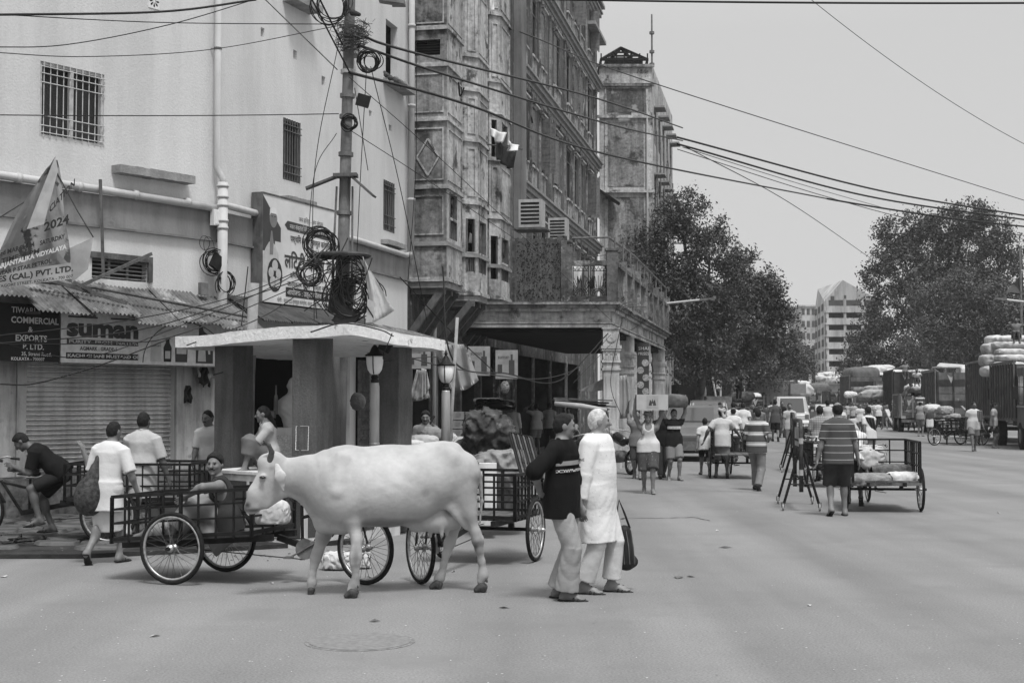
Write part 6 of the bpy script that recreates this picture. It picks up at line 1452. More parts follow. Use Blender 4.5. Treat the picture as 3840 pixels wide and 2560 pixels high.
A_, IA = person('man in dark shirt and pale trousers, hand on his back, beside the white-haired man', 2108, 2248, 112, 1.64,
 dict(lean=0, hy=-30, hp=4, FL=(-.10, -.08, .07), FR=(.06, .06, .07), HR=(.17, -.15, .98), eR=(1.0, -.5, -.1), HL=(-.24, .10, .80), hR=(-.9, -.1, -.5), tL=18, tR=16),
 ('shirt', m_darkshirt, dict(sleeve=1.22, hem=.17, loose=.018, wr=.013, collar=1)), ('trousers', m_khaki, dict(w=1.08, lw=1.4, len=.93, wr=.014)), 'short', 'sandal', m_skin, h=.0085, face='moustache', extra=manA_extra, bw=1.14)
def manB_extra(t, I):
 Nk, u, fw, xr = I['Nk'], I['u'], I['fw'], I['xr']
 g = G(); g.tube([Nk+fw*.088+u*.01, Nk+fw*.122-u*.10, Nk+fw*.15-u*.24], .006, 5); ob('placket', g, M('kurta_seam', .22, .9, .1, 9), t)
 g = G()
 for z in (.05, .11, .17): g.lathe([(.006, 0), (.006, .004)], Nk+fw*(.108+z*.2)-u*z, 8, tuple(fw))
 ob('buttons', g, m_ink2, t, kind='stuff')
B_, IB = person('white-haired man in a long white dotted kurta holding a dark bag behind him', 2240, 2222, 118, 1.675,
 dict(lean=0, hy=-36, hp=0, FL=(-.13, .08, .07), FR=(.13, -.08, .07), HL=(-.25, -.14, .74), HR=(.29, -.04, .80), tL=18, tR=14),
 ('kurta', m_kurta, dict(sleeve=1.85, hem=.44, loose=.03, wr=.012, ky=.02, neck=.025, collar=1)), ('trousers', m_pyj, dict(w=1.05, lw=1.2, len=.86, wr=.004)), 'white short', 'sandal', m_skinl, h=.0085, face='stubble', belly=.03, extra=manB_extra, bw=1.13)
# the bag
c = at(2350, 2045, 13.15); bag = thing('handbag', 'dark soft travel bag with pale piping hanging from the white-haired man\'s far hand', 'bag', c)
s_ = SDF(.012); s_.seg(c+Vector((-.02, 0, .12)), c+Vector((.0, 0, -.14)), .07, .085, .04, .9, (1, 0, 0)); s_.seg(c+Vector((-.05, 0, -.15)), c+Vector((.06, .05, -.15)), .05, .05, .05)
npob('bag_body', s_.build(), M('bag_cloth', .02, .6, .4, 9), bag)
for dx in (-.04, .01, .055): g = G(); g.tube([c+Vector((dx-.02, -.075, .14)), c+Vector((dx, -.088, 0)), c+Vector((dx+.012, -.082, -.16))], .004, 4); ob('piping', g, m_iron2, bag)
g = G(); g.tube([c+Vector((-.08, 0, .16)), c+Vector((-.09, 0, .3)), c+Vector((-.07, 0, .42)), c+Vector((-.02, 0, .3)), c+Vector((.03, 0, .16))], .011, 6); ob('handle', g, m_ink, bag, True)
# ================================================================== LEFT GROUP
c1o = (-3.08, 14.1); 
cart('empty black barred tricycle cart in front of the shelter with a man lying in it', c1o, (.957, -.29), slope=.07, deckz=.44, railz=.42, y0=-.70, y1=.80, yf=1.76, steer=-.30)
cart('black tricycle cart with a raised slatted rack standing behind the cow', (-.25, 15.7), (-.29, -.957), y0=-.5, y1=.55, yf=2.15, steer=.75, deckz=.50, railz=.46)
cart('tricycle cart parked against the shutter with a boy perched on it', (-4.75, 17.4, .05), (-1, .04), y0=-.95, y1=.55, yf=1.8, deckz=.52, railz=.42)
# man lying in the cart
person('man in a dark vest lying back in the cart under a grey cloth, knees raised', 0, 0, 262, 1.62,
 dict(hipz=.56, lean=14, hipy=.0, hy=-72, hp=0, FL=(-.11, .58, .50), FR=(.10, .88, .50), kL=(0, 0, 1), kR=(0, .1, 1), HL=(-.26, .42, .90), HR=(.2, .40, .80), eL=(-1, -.2, .3), eR=(1, -.6, 0), pL=-60, pR=0, shx=.175),
 ('vest', clothm('dark_vest', .03), dict(hem=.05)), ('wrap', clothm('grey_lungi', .2), dict(len=.12, w=1.25, wr=.01, shin=.8)), 'puff', 'none', m_skin, D=14.0, z=0, face='moustache')
bpy.context.scene.objects  # keep order
lying = [o for o in COL.objects if o.get('label', '').startswith('man in a dark vest')][0]; lying.location = (wx(866, 14.05), 14.05, -.03)
# dhoti man with the net bag, and his companion
T1, I1 = person('man in white kurta and dhoti carrying a net sack over his shoulder, seen from behind', 395, 2112, 14, 1.56,
 up(WALK, hipz=.885, FL=(-.09, -.26, .14), pL=50, FR=(.10, .14, .08), pR=0, HL=(-.30, .0, 1.30), HR=(.33, .14, .82), eL=(-1, -.3, -.9), lean=7, side=3, hy=10, hp=8),
 ('kurta', clothm('white_kurta2', .52, var=.04), dict(sleeve=.95, hem=.27, loose=.02, wr=.006)), ('wrap', clothm('dhoti', .5), dict(len=.50, w=.95, wr=.007)), 'short', 'sandal', m_skin, z=0, h=.0105)
mt_net = M('net_sack', .045, .5, .6, 22, bump=.6, bscale=70)
c = at(335, 1845, 15.3); nb_ = SDF(.013); nb_.ell(c+Vector((0, 0, -.06)), (.17, .14, .20), None, .08); nb_.seg(c+Vector((.02, 0, .05)), c+Vector((.09, .02, .36)), .13, .035, .06); nb_.seg(c+Vector((.09, .02, .36)), c+Vector((.13, .06, .43)), .035, .03, .03)
tag(npob('net_sack', nb_.build(lambda X, Y, Z: .006*np.abs(np.sin(X*45+Z*8))*1.0), mt_net), 'dark translucent plastic sack of vegetables hanging behind the man in the dhoti', 'sack')
person('man in a plain light shirt seen from behind, walking beside the man in the dhoti', 528, 2050, 8, 1.63, up(WALK2, hipz=.90, lean=3, HR=(.33, .08, .80), hp=6),
 ('shirt', clothm('light_shirt', .36), dict(sleeve=.9, hem=.30, loose=.02, wr=.005, collar=1)), ('trousers', clothm('pale_trousers', .34)), 'short', 'sandal', m_skind)
person('young man in a white open-necked shirt looking down beside the peeling wall', 785, 1965, 195, 1.62, dict(lean=4, hp=10, hy=10, HL=(-.1, .3, .95), HR=(.12, .3, .93)),
 ('shirt', clothm('white_shirt', .5), dict(sleeve=.85, hem=.1, collar=1)), ('trousers', clothm('mid_trousers', .10)), 'short', 'sandal', m_skin, face='moustache')
# boy hunched on the tricycle
person('boy in a dark shirt hunched over on the saddle of the parked tricycle, peeling something', 0, 0, 262, 1.55,
 dict(hipz=.90, hipy=-.05, lean=50, hy=8, hp=48, FL=(-.12, .22, .30), FR=(.12, .10, .18), kL=(0, 1, .4), kR=(0, 1, .3), HL=(-.04, .56, .98), HR=(.03, .54, .94), eL=(-.4, -.5, -1), eR=(.4, -.5, -1), pL=10),
 ('shirt', clothm('navy_shirt', .010, var=.15), dict(sleeve=.8, hem=.05, loose=.02)), ('shorts', clothm('dark_shorts', .02), dict(len=.85)), 'puff', 'sandal', m_skind, D=17.3, face='x')
boy = [o for o in COL.objects if o.get('label', '').startswith('boy in a dark shirt')][0]; boy.location = (wx(225, 17.3), 17.3, .05)
# woman sitting on the shelter plinth
W_, IW = person('woman with a long braid sitting on the shelter plinth, hand to her mouth, looking left', 0, 0, 250, 1.50,
 dict(hipz=.16, lean=10, hy=18, hp=8, FL=(-.12, .42, .03), FR=(.10, .36, .03), kL=(0, .2, 1), kR=(0, .2, 1), HL=(-.08, .16, .60), HR=(.06, .17, .56), eL=(-.6, .3, -1), eR=(.5, .4, -1)),
 ('tshirt', clothm('pale_blouse', .36), dict(sleeve=.85, hem=.06)), ('wrap', clothm('sari', .13), dict(len=.12, w=1.1, wr=.008, shin=.5)), 'long', 'none', m_skin, D=17.95, z=.86, face='x')
W_.location = (wx(1022, 17.95), 17.95, .86)
# ================================================================== SHELTER, BUST, LAMPS, POLE
m_col = M('shelter_column_paint', .115, .9, .15, 3, bump=.4, bscale=40, streak=.3, fine=40, fv=.12); m_slab = M('flaking_white_slab', .82, .9, .08, 4, bump=.6, bscale=22, stain=(.15, 3.5, .62, .06), streak=.1)
m_white2 = M('white_plinth', .6, .8, .08, 3, streak=.25); m_ply = M('patterned_tile', .06, .5, .25, 60)
sh = thing('memorial_shelter', 'small roadside memorial shelter with dark square columns and a flaking white roof slab', 'shelter', (-2.7, 18.8, 0))
cn = Vector((wx(1290, 16.6), 16.6, 0)); cl = Vector((wx(655, 19.0), 19.0, 0)); cr_ = Vector((wx(1668, 19.4), 19.4, 0)); cf = cl+cr_-cn
tops = [(cn, 2.66), (cr_, 2.56), (cf, 2.50), (cl, 2.60)]
g = G(); nseg = 14; ring = []
for i in range(4):
 a, za = tops[i]; b_, zb = tops[(i+1) % 4]
 for k in range(nseg): f = k/nseg; ring.append((a.lerp(b_, f), lerp(za, zb, f)+.012*math.sin(f*9+i)+random.uniform(-.006, .006)))
nR = len(ring); vs = [p+Vector((0, 0, z)) for p, z in ring]+[p+Vector((0, 0, z-.14-random.uniform(0, .012))) for p, z in ring]
cc_ = sum((p for p, z in ring), Vector())/nR
g.add(vs+[cc_+Vector((0, 0, 2.66)), cc_+Vector((0, 0, 2.50))], [(i, (i+1) % nR, nR+(i+1) % nR, nR+i) for i in range(nR)]+[(i, 2*nR, (i+1) % nR) for i in range(nR)]+[(nR+i, nR+(i+1) % nR, 2*nR+1) for i in range(nR)])
ob('roof_slab', g, m_slab, sh)
def sqcol(cx, cy, w_, rot_, z0, z1, label=None):
 rt = Matrix.Rotation(rot_, 3, 'Z'); g = G(); g.cbox((cx, cy, (z0+z1)/2), (w_, w_, z1-z0), rt); o = ob('column', g, m_col, sh); bv = o.modifiers.new('b', 'BEVEL'); bv.width = .012; bv.segments = 2; return o
rc = R(-32)
colB = sqcol(wx(1168, 17.35), 17.45, .36, R(-28), .0, 2.53); sqcol(wx(868, 18.7), 18.85, .36, R(-38), .0, 2.5); sqcol(wx(1478, 18.9), 19.05, .33, R(-28), .0, 2.5); sqcol(wx(1215, 21), 21.2, .3, R(-28), 0, 2.5)
# plinth with tile panels
pb = [Vector((wx(800, 17.9), 17.95, 0)), Vector((wx(1125, 16.75), 16.8, 0)), Vector((wx(1500, 18.5), 18.6, 0)), Vector((wx(1200, 21), 20.6, 0))]
g = G(); g.prism(pb, .84); ob('plinth', g, m_white2, sh)
g = G(); c0 = sum(pb, Vector())/4; g.prism([p+(p-c0)*.02+Vector((0, 0, .842)) for p in pb], .035); ob('plinth_edge', g, m_white2, sh)
d_ = (pb[1]-pb[0]).normalized(); nn_ = Vector((d_.y, -d_.x, 0)); L_ = (pb[1]-pb[0]).length
def ptile(a, b_, z0, z1, P0, d_, nn_): g = G(); p0 = P0+d_*a+nn_*.004; p1 = P0+d_*b_+nn_*.004; g.add([p0+Vector((0, 0, z0)), p1+Vector((0, 0, z0)), p1+Vector((0, 0, z1)), p0+Vector((0, 0, z1)), p0-nn_*.003+Vector((0, 0, z0)), p1-nn_*.003+Vector((0, 0, z0)), p1-nn_*.003+Vector((0, 0, z1)), p0-nn_*.003+Vector((0, 0, z1))], [(0, 1, 2, 3), (0, 3, 7, 4), (1, 5, 6, 2), (3, 2, 6, 7)]); return ob('tile_panel', g, m_ply, sh)
for k in range(3): ptile(.22+k*.52, .22+k*.52+.46, .12, .76, pb[0], d_, nn_)
d2_ = (pb[2]-pb[1]).normalized(); n2_ = Vector((d2_.y, -d2_.x, 0))
for k in range(3): ptile(.15+k*.8, .15+k*.8+.55, .12, .76, pb[1], d2_, n2_)
# faint chalk frame on the front column
g = G(); rt = Matrix.Rotation(R(-28), 3, 'Z'); cc_ = Vector((wx(1168, 17.35), 17.45, 0)); fr_ = lambda x, z: cc_+rt @ Vector((x, -.183, z))
rcx = random.Random(2)
def chalk(a, b_):
 n_ = 9
 for i in range(n_):
  if rcx.random() < .22: continue
  p = fr_(lerp(a[0], b_[0], i/n_)+rcx.uniform(-.003, .003), lerp(a[1], b_[1], i/n_)); q = fr_(lerp(a[0], b_[0], (i+.9)/n_), lerp(a[1], b_[1], (i+.9)/n_)); g.beam(p, q, .009, .004)
z_ = lambda y: HCAM-(y-1500)*17.3/FPX
for a, b_ in (((-.11, z_(1597)), (.075, z_(1597))), ((-.11, z_(1687)), (.075, z_(1687))), ((-.11, z_(1597)), (-.115, z_(1687))), ((.075, z_(1597)), (.07, z_(1687)))): chalk(a, b_)
ob('chalk_marks', g, m_white, colB, kind='stuff')
# pedestal and bust
bp_ = Vector((wx(1055, 19.3), 19.3, 0))
pd_ = thing('bust_pedestal', 'speckled pale stone pedestal behind the seated woman', 'pedestal', bp_)
g = G(); g.cbox(bp_+Vector((.05, 0, 1.03)), (.62, .55, .50)); g.cbox(bp_+Vector((.05, 0, .83)), (.72, .65, .12)); ob('stone_block', g, M('speckled_stone', .42, .8, .3, 60, stain=(.12, 40, .64, .03)), pd_)
g = G(); g.cbox(bp_+Vector((.05, 0, 1.33)), (.5, .42, .10)); ob('upper_step', g, m_white2, pd_)
bt_ = thing('stone_bust', 'pale stone bust of a man in a draped shawl on the pedestal inside the shelter', 'bust', bp_+Vector((0, 0, 1.38)))
bs_ = SDF(.012); o_ = bp_+Vector((.14, 0, 1.38))
bs_.ell(o_+Vector((.03, 0, .57)), (.085, .105, .115), None, .03); bs_.ell(o_+Vector((.06, -.04, .50)), (.06, .06, .06), None, .03); bs_.seg(o_+Vector((.0, 0, .36)), o_+Vector((.02, 0, .5)), .065, .06, .03)
bs_.seg(o_+Vector((-.10, 0, .27)), o_+Vector((.16, 0, .27)), .12, .10, .08); bs_.seg(o_+Vector((0, 0, .05)), o_+Vector((0, 0, .28)), .12, .17, .06, .8, (0, 1, 0)); bs_.ell(o_+Vector((-.052, -.02, .56)), (.015, .02, .03), None, .01); bs_.seg(o_+Vector((.11, -.06, .56)), o_+Vector((.13, -.07, .53)), .012, .018, .015)
npob('carved_figure', bs_.build(lambda X, Y, Z: .006*np.abs(np.sin((X*.8+Z)*34))*(Z < 1.72)), M('bust_stone', .46, .8, .06, 8), bt_)
fr2 = thing('small_framed_picture', 'small framed picture leaning beside the bust', 'picture frame', at(1015, 1553, 19)); g = G(); g.cbox(at(1010, 1553, 19), (.17, .02, .10)); ob('frame', g, m_wood, fr2); g = G(); g.cbox(at(1010, 1553, 18.985), (.13, .01, .07)); ob('print', g, m_iron2, fr2)
g = G(); q = at(1035, 1480, 19.1); g.tube([q+Vector((0, 0, .13)), q-Vector((0, 0, .0))], .012, 6); g.lathe([(.03, -.26), (.028, -.05), (.018, 0)], q, 10); tag(ob('incense_holder', g, m_iron2), 'thin upright stick in a dark holder left of the bust', 'stick holder')
# street lamps
m_globe = M('lamp_globe', .85, .3, .03, 3, spec=.6); m_pole = M('silver_pole', .42, .4, .12, 6, metal=.3, streak=.2)
def lamp(label, px, ytop, D, s_=1.0):
 x = wx(px, D); zt = wz(ytop, D); t = thing('street_lamp', label, 'street lamp', (x, D, 0), 0, None); c = (x, D, 0)
 g = G(); g.lathe([(.062, 0), (.062, zt-0.6076), (.055, zt-0.5766), (.055, zt-0.558)], c, 16); g.lathe([(.068, zt-1.35), (.068, zt-1.33)], c, 16); g.lathe([(.068, zt-1.9), (.068, zt-1.88)], c, 16); ob('pole', g, m_pole, t, True)
 g = G(); g.lathe([(.045, zt-0.558), (.052, zt-0.5332), (.04, zt-0.5084), (.05, zt-0.4836), (.03, zt-0.4526)], c, 12); ob('neck', g, m_iron, t)
 g = G(); g.lathe([(.03, zt-0.4557), (.06, zt-0.4402), (.092, zt-0.3906), (.108, zt-0.31), (.112, zt-0.2356), (.105, zt-0.2139)], c, 20); ob('globe', g, m_globe, t, True)
 g = G(); g.lathe([(.120, zt-0.217), (.132, zt-0.2077), (.12, zt-0.1953), (.07, zt-0.1674), (.045, zt-0.1116), (.018, zt-0.0744), (.02, zt-0.062), (.03, zt-0.0496), (.018, zt-0.0372), (.006, zt-0)], c, 18); ob('cap', g, m_iron, t, True)
 for a in (.4, 2.5, 4.6):
  g = G(); g.tube([(x+math.cos(a)*(r_+.003), D+math.sin(a)*(r_+.003), z) for r_, z in ((.114, zt-0.217), (.112, zt-0.31), (.096, zt-0.3906), (.06, zt-0.4464))], .007, 4); ob('cage_rib', g, m_iron, t)
 return t
lamp('street lamp with white glass globe standing right under the shelter roof edge', 1405, 1272, 18.3); lamp('street lamp with white glass globe just right of the shelter beside a thin pole', 1672, 1312, 19.6)
x = wx(1688, 20.2); g = G(); g.tube([(x-.06, 20.2, 0), (x+.02, 20.2, 1.5), (x+.10, 20.2, wz(1190, 20.2))], .024, 10); pp = tag(ob('pipe_pole', g, m_conc, None, True), 'thin pale pipe pole leaning beside the second street lamp', 'pole')
# floodlight near lamp
c = at(1445, 1300, 18.2); g = G(); g.cbox(c, (.16, .09, .12), Matrix.Rotation(.5, 3, 'Y')); g.tube([c+Vector((-.07, 0, .06)), c+Vector((-.05, 0, .13)), c+Vector((.07, 0, .13)), c+Vector((.08, 0, .02))], .007, 4); tag(ob('floodlight', g, m_iron), 'small black floodlight hung under the shelter roof edge by the first lamp', 'floodlight')
# utility pole
PX, PD = wx(1266, 21.6), 21.6
up_ = thing('utility_pole', 'tall steel utility pole wrapped in cables with a crow nest near the top', 'utility pole', (PX, PD, 0))
zt = 11.0
def pxp(z): return Vector((PX+.02+(z-1.5)*.022, PD, z))
g = G(); g.tube([pxp(0), pxp(2), pxp(4.0), pxp(4.02), pxp(7), pxp(zt)], [.12, .115, .108, .09, .082, .07], 18); ob('pole', g, M('utility_pole_steel', .14, .6, .3, 5, streak=.35, bump=.3), up_, True)
for z in (4.6, 5.5, 6.08, 6.4, 6.77): g = G(); g.tube([pxp(z-.03), pxp(z+.03)], .115, 14); ob('pole_band', g, m_rim if z > 6.7 else m_iron2, up_)
for dx in (-.15, .15): g = G(); g.tube([pxp(3.6)+Vector((dx, -.05, 0)), pxp(5.0)+Vector((dx*.8, -.05, 0))], .018, 6); ob('conduit', g, m_iron2, up_)
g = G(); 
for sx, L_ in ((-1, .48), (1, .36)): p0 = pxp(5.15)+Vector((sx*.1, -.1, 0)); g.beam(p0, p0+Vector((sx*L_, -.05, -.20-(.12 if sx > 0 else 0))), .22, .03)
g.beam(pxp(5.15)+Vector((-.16, -.12, 0)), pxp(5.15)+Vector((.2, -.12, .01)), .24, .05); ob('platform', g, m_wood, up_)
g = G(); g.lathe([(.42, -.04), (.44, -.01), (.40, .02), (.05, .05)], pxp(3.95)+Vector((0, -.1, 0)), 14); ob('rain_hood', g, MATS['dark_tin'], up_)
g = G(); g.cbox(pxp(3.3)+Vector((.02, -.2, 0)), (.34, .26, .5), Matrix.Rotation(.12, 3, 'Y')); g.cbox(pxp(2.98)+Vector((.1, -.26, 0)), (.3, .2, .3), Matrix.Rotation(.6, 3, 'Y')); ob('switch_box', g, m_iron, up_)
nest = G(); rn = random.Random(12); nc = pxp(7.3)+Vector((.05, -.05, 0))
for k in range(420):
 a = rn.uniform(0, 6.28); b_ = rn.gauss(0, .35); r0 = rn.uniform(.08, .22)+max(0, rn.gauss(0, .05)); c = nc+Vector((math.cos(a)*r0, math.sin(a)*r0, rn.uniform(-.22, .16)+ (.1 if r0 > .18 else 0))); d = Vector((-math.sin(a)+rn.uniform(-.7, .7), math.cos(a)+rn.uniform(-.7, .7), b_)).normalized()*rn.uniform(.1, .26)
 nest.tube([c-d*.5, c+d*.5], .005, 3, cap=False)
tag(ob('crow_nest', nest, M('dry_twigs', .11, .9, .5, 9)), 'untidy crow nest of dry twigs wedged on the utility pole', 'nest')
r_ = random.Random(44)
for i, (px, py, rr, nn, lb) in enumerate([(1205, 915, .25, 12, 'loose fan of black wire loops left of the utility pole above the hood'), (1310, 1115, .31, 12, 'biggest coil of thick black cables hanging low on the utility pole'), (1165, 1030, .16, 12, 'small tight coil of black cable at the left of the pole hood'), (1350, 1100, .28, 9, 'coil of black cable dangling at the right of the switch boxes'), (1385, 230, .16, 12, 'wire coil hung right of the crow nest'), (1310, 460, .12, 6, 'small black cable loop at the right side of the upper pole'), (1240, 20, .28, 7, 'cable loop round the pole at the top edge of the picture'), (1310, 1040, .26, 7, 'tangle of black cables in front of the switch box')]):
 coil('cable_coil', at(px, py, PD-.35 if py > 800 else PD-.15), rr, nn, nrm=(.1, -1, .15), th=.009 if rr > .3 else .008, seed=i+60, label=lb, wob=.22)
c = at(1362, 378, 21.3); g = G(); g.cbox(c, (.20, .12, .17), Matrix.Rotation(.25, 3, 'Y') @ Matrix.Rotation(.2, 3, 'Z')); tag(ob('hanging_box', g, m_iron), 'black splice box hanging in wires right of the utility pole', 'box')
g = G(); c = at(1470, 5, 21); g.cbox(c, (.38, .2, .07), Matrix.Rotation(.15, 3, 'Y')); g.cbox(c+Vector((.1, 0, -.05)), (.2, .16, .04)); tag(ob('street_light_head', g, m_iron2), 'street light head at the very top of the picture right of the pole', 'street light')
# pale rag banner hanging from the hood
def rag(s_, t_): a = at(lerp(1360, 1400, s_*.3), lerp(960, 985, s_), 21.2).lerp(at(lerp(1395, 1480, s_), lerp(1215, 1165, s_), 21.0), t_); return a+Vector((0, .05*math.sin(s_*8+t_*3), 0))
g = G(); g.sheet(rag, 10, 10, (0, .004, 0)); rgm = tag(ob('hanging_rag', g, m_wash, None, True), 'long torn pale cloth strip hanging from the pole hood over the shelter roof', 'cloth')
g = G(); g.add([at(1378, 1120, 21), at(1400, 1130, 21), at(1412, 1205, 21), at(1372, 1210, 21)], [(0, 1, 2, 3)]); tag(ob('hanging_rag', g, m_banp), 'small torn poster scrap beside the long hanging cloth', 'cloth')
# second thin pole in front of the dark shop, with tied string
x = wx(938, 20.6); g = G(); g.tube([(x-.02, 20.6, .3), (x, 20.6, 2.1), (x+.04, 20.6, wz(1062, 20.6))], [.07, .07, .08], 12); tag(ob('shop_post', g, m_conc, None, True), 'stained grey post rising behind the shelter in front of the Hindi poster', 'post')
# ================================================================== STREET PEOPLE
c_ = lambda n, v, **k: clothm(n, v, **k)
cw, clg, cmg, cdg, cbk = c_('w', .5), c_('lg', .34), c_('mg', .16), c_('dg', .06), c_('bk', .014)
st_wide = stripes('wide_striped_cloth', [(.30, .5), (.34, .04), (.38, .55), (.52, .22), (.60, .55), (.66, .05)], .21, .045)
st_thin = stripes('thin_striped_cloth', [(.92, .36)], .105, .05)
st_chk = stripes('light_check_cloth', [(.75, .12)], .05, .24, freq2=.05, v2=.13)
st_chk2 = stripes('dark_check_cloth', [(.7, .03)], .03, .07, freq2=.03, v2=.03)
st_wl = stripes('white_lined_cloth', [(.0, .55)], .2, .55, freq2=.045, v2=.2)
pat = M('spotted_cloth', .06, .9, .2, 9, stain=(.34, 24, .63, .02)); flor = M('flowered_cloth', .12, .9, .5, 30)
# porters
A2, I2 = person('barefoot porter in a white vest and spotted shorts carrying a pale carton on his turban', 2432, 1850, 186, 1.56, up(CARRY, FL=(-.09, .20, .075), FR=(.09, -.16, .09)),
 ('vest', cw, dict(hem=.06)), ('shorts', pat, dict(len=.98, w=1.35)), 'none', 'none', m_skin, face='white moustache', headwear=('turban', cmg, 1), h=.013)
# neck cloth end and the carton
b_ = I2['base']; zc = 1.80*I2['s']
bx_ = thing('carton', 'pale carton with a printed emblem carried on the barefoot porter\'s head', 'carton', b_+Vector((.02, -.05, zc-.08)))
cc0 = b_+Vector((.06, -.02, zc+.06)); hb = .30
g = G(); g.cbox(cc0, (.98*.60, .36, .29)); o = ob('box', g, M('carton_board', .38, .85, .06, 6), bx_); 
g = G(); g.quad(cc0+Vector((-.11, -.184, -.11)), cc0+Vector((.11, -.184, -.11)), cc0+Vector((.11, -.184, .12)), cc0+Vector((-.11, -.184, .12))); ob('label_frame', g, M('label_grey', .30, .8, .1, 9), bx_)
g = G(); y_ = -.187
for P_ in ([(-.07, -.06), (-.01, -.06), (-.02, .02), (-.045, .05)], [(.07, -.06), (.01, -.06), (.02, .02), (.045, .05)], [(-.02, -.02), (.02, -.02), (0, .07)]): g.add([cc0+Vector((x, y_, z)) for x, z in P_], [tuple(range(len(P_)))])
ob('emblem', g, m_ink2, bx_)
A3, I3 = person('porter in a dark tee with a white chest band carrying a bundle overhead', 2527, 1800, 172, 1.58, up(CARRY, FL=(-.10, .12, .075), FR=(.10, -.10, .085)),
 ('tshirt', cbk, dict(hem=.10, sleeve=.5)), ('shorts', cmg, dict(len=.9, w=1.15)), 'short', 'sandal', m_skin, face='moustache', h=.015)
def frontband(I, t, z0, z1, mat, word=None, rr=.170, wdt=.17):
 P, u, fw, xr = I['P'], I['u'], I['fw'], I['xr']; g = G(); vs = []; n = 12
 for i in range(n+1): a = R(lerp(-75, 75, i/n)); c = P+xr*math.sin(a)*rr+fw*math.cos(a)*rr*.86; vs += [c+u*z0, c+u*z1]
 g.add(vs, [(2*i, 2*i+1, 2*i+3, 2*i+2) for i in range(n)]); ob('chest_band', g, mat, t)
 if word: ob('lettering', text_g(word, .05, P+fw*rr*.90+u*(z0+.012)+xr*wdt/2, -xr, u, .006, 'LEFT', wdt), m_ink, t)
t_, I_ = A3, I3; sv = (t_.location.copy(), t_.rotation_euler.copy(), t_.scale.copy()); t_.location = (0, 0, 0); frontband(I_, t_, .31, .375, cw, 'JUST DO IT'); t_.location = sv[0]
b_ = I3['base']; tag(npob('wrapped_bundle', lump(b_+Vector((-.02, 0, 1.80*I3['s']+.04)), (.30, .2, .15), .02, 3, .12, boxy=1), M('bundle_wrap', .09, .7, .3, 8)), 'dark wrapped bundle carried on the head of the porter with the white chest band', 'bundle')
person('person in a grey shirt half hidden behind the barefoot porter, one arm up', 2390, 1795, 190, 1.56, up(WALK, HR=(.2, .1, 1.8)), ('tshirt', cmg), ('shorts', cdg, dict(len=.95)), 'short', 'sandal', m_skin)
person('person in long dark trousers walking between the two porters', 2482, 1792, 176, 1.58, WALK2, ('tshirt', cbk), ('trousers', cdg), 'short', 'shoe', m_skin)
# middle group
person('boy in white tee and black shorts walking away left of the cart puller', 2645, 1782, 2, 1.36, WALK, ('tshirt', cw, dict(hem=.16, loose=.02)), ('shorts', cbk), 'short', 'sandal', m_skin)
person('cart puller in a loose pale tee and head cloth, arms spread to the handlebar', 2708, 1792, 8, 1.60, up(WALK, FL=(-.14, .10, .08), FR=(.12, -.25, .12), HL=(-.42, .05, .90), HR=(.44, .38, .98), lean=6), ('tshirt', c_('palet', .42), dict(hem=.16, loose=.03, sleeve=.7)), ('wrap', cmg, dict(len=.45)), 'short', 'sandal', m_skind, headwear=('band', clg, 1))
person('bearded man in a boldly striped polo shirt and jeans striding to the right', 2838, 1838, 28, 1.63, up(WALK, FR=(.10, -.22, .10), FL=(-.10, .22, .08), HL=(-.14, .26, 1.02), HR=(.20, .20, 1.02), hy=-70), ('shirt', st_wide, dict(hem=.14, loose=.02, sleeve=.75, collar=1)), ('trousers', cmg, dict(w=1.05)), 'short', 'shoe', m_skin, h=.013)
person('balding man in a white sleeveless top with a black shoulder strap', 2752, 1740, 0, 1.58, up(WALK2), ('tshirt', cw), ('trousers', cdg), 'bald short', 'sandal', m_skin)
person('man in a loose white shirt, back turned, left of the pair beyond the striped polo', 2752, 1700, 0, 1.72, WALK, ('shirt', cw, dict(hem=.18, loose=.02)), ('trousers', cdg), 'short', 'shoe')
person('man in a pale untucked shirt, right of the pair beyond the striped polo', 2788, 1698, 6, 1.70, WALK2, ('shirt', c_('w2', .5), dict(hem=.18, loose=.02)), ('trousers', cbk), 'short', 'shoe')
person('man in profile with a white shirt beside the parked cars', 2662, 1720, 80, 1.62, STAND, ('shirt', cw, dict(hem=.14)), ('trousers', cdg), 'short', 'shoe', m_skin)
person('child in a pale tee and trousers walking away', 2868, 1702, 350, 1.12, WALK2, ('tshirt', c_('cream', .36), dict(hem=.14, loose=.02)), ('trousers', clg), 'short', 'sandal', m_skind)
person('man in a dark checked shirt and shorts walking away with pale shoes', 2908, 1655, 8, 1.80, up(WALK, hipz=.90), ('shirt', st_chk2, dict(hem=.16, loose=.01)), ('shorts', cbk, dict(len=.95)), 'short', 'shoe', m_skin)
person('young man in a black tee between the dark checked shirt and the pale polo', 2932, 1640, 170, 1.72, STAND, ('tshirt', cbk), ('trousers', cdg), 'short', 'shoe', m_skin, face='moustache')
person('young man in a pale polo and faded jeans standing still facing the camera', 2962, 1697, 172, 1.66, up(STAND, hy=15), ('shirt', c_('polo', .36), dict(hem=.12, collar=1, sleeve=.6)), ('trousers', c_('jeans', .13, var=.35, scale=2)), 'short', 'shoe', m_skin, face='moustache')
person('woman in a long dull dress with a covered head walking towards the camera', 2850, 1672, 185, 1.55, WALK, ('kurta', cmg, dict(hem=.5, sleeve=1.2)), ('trousers', cmg), 'short', 'sandal', m_skin, headwear=('turban', cdg))
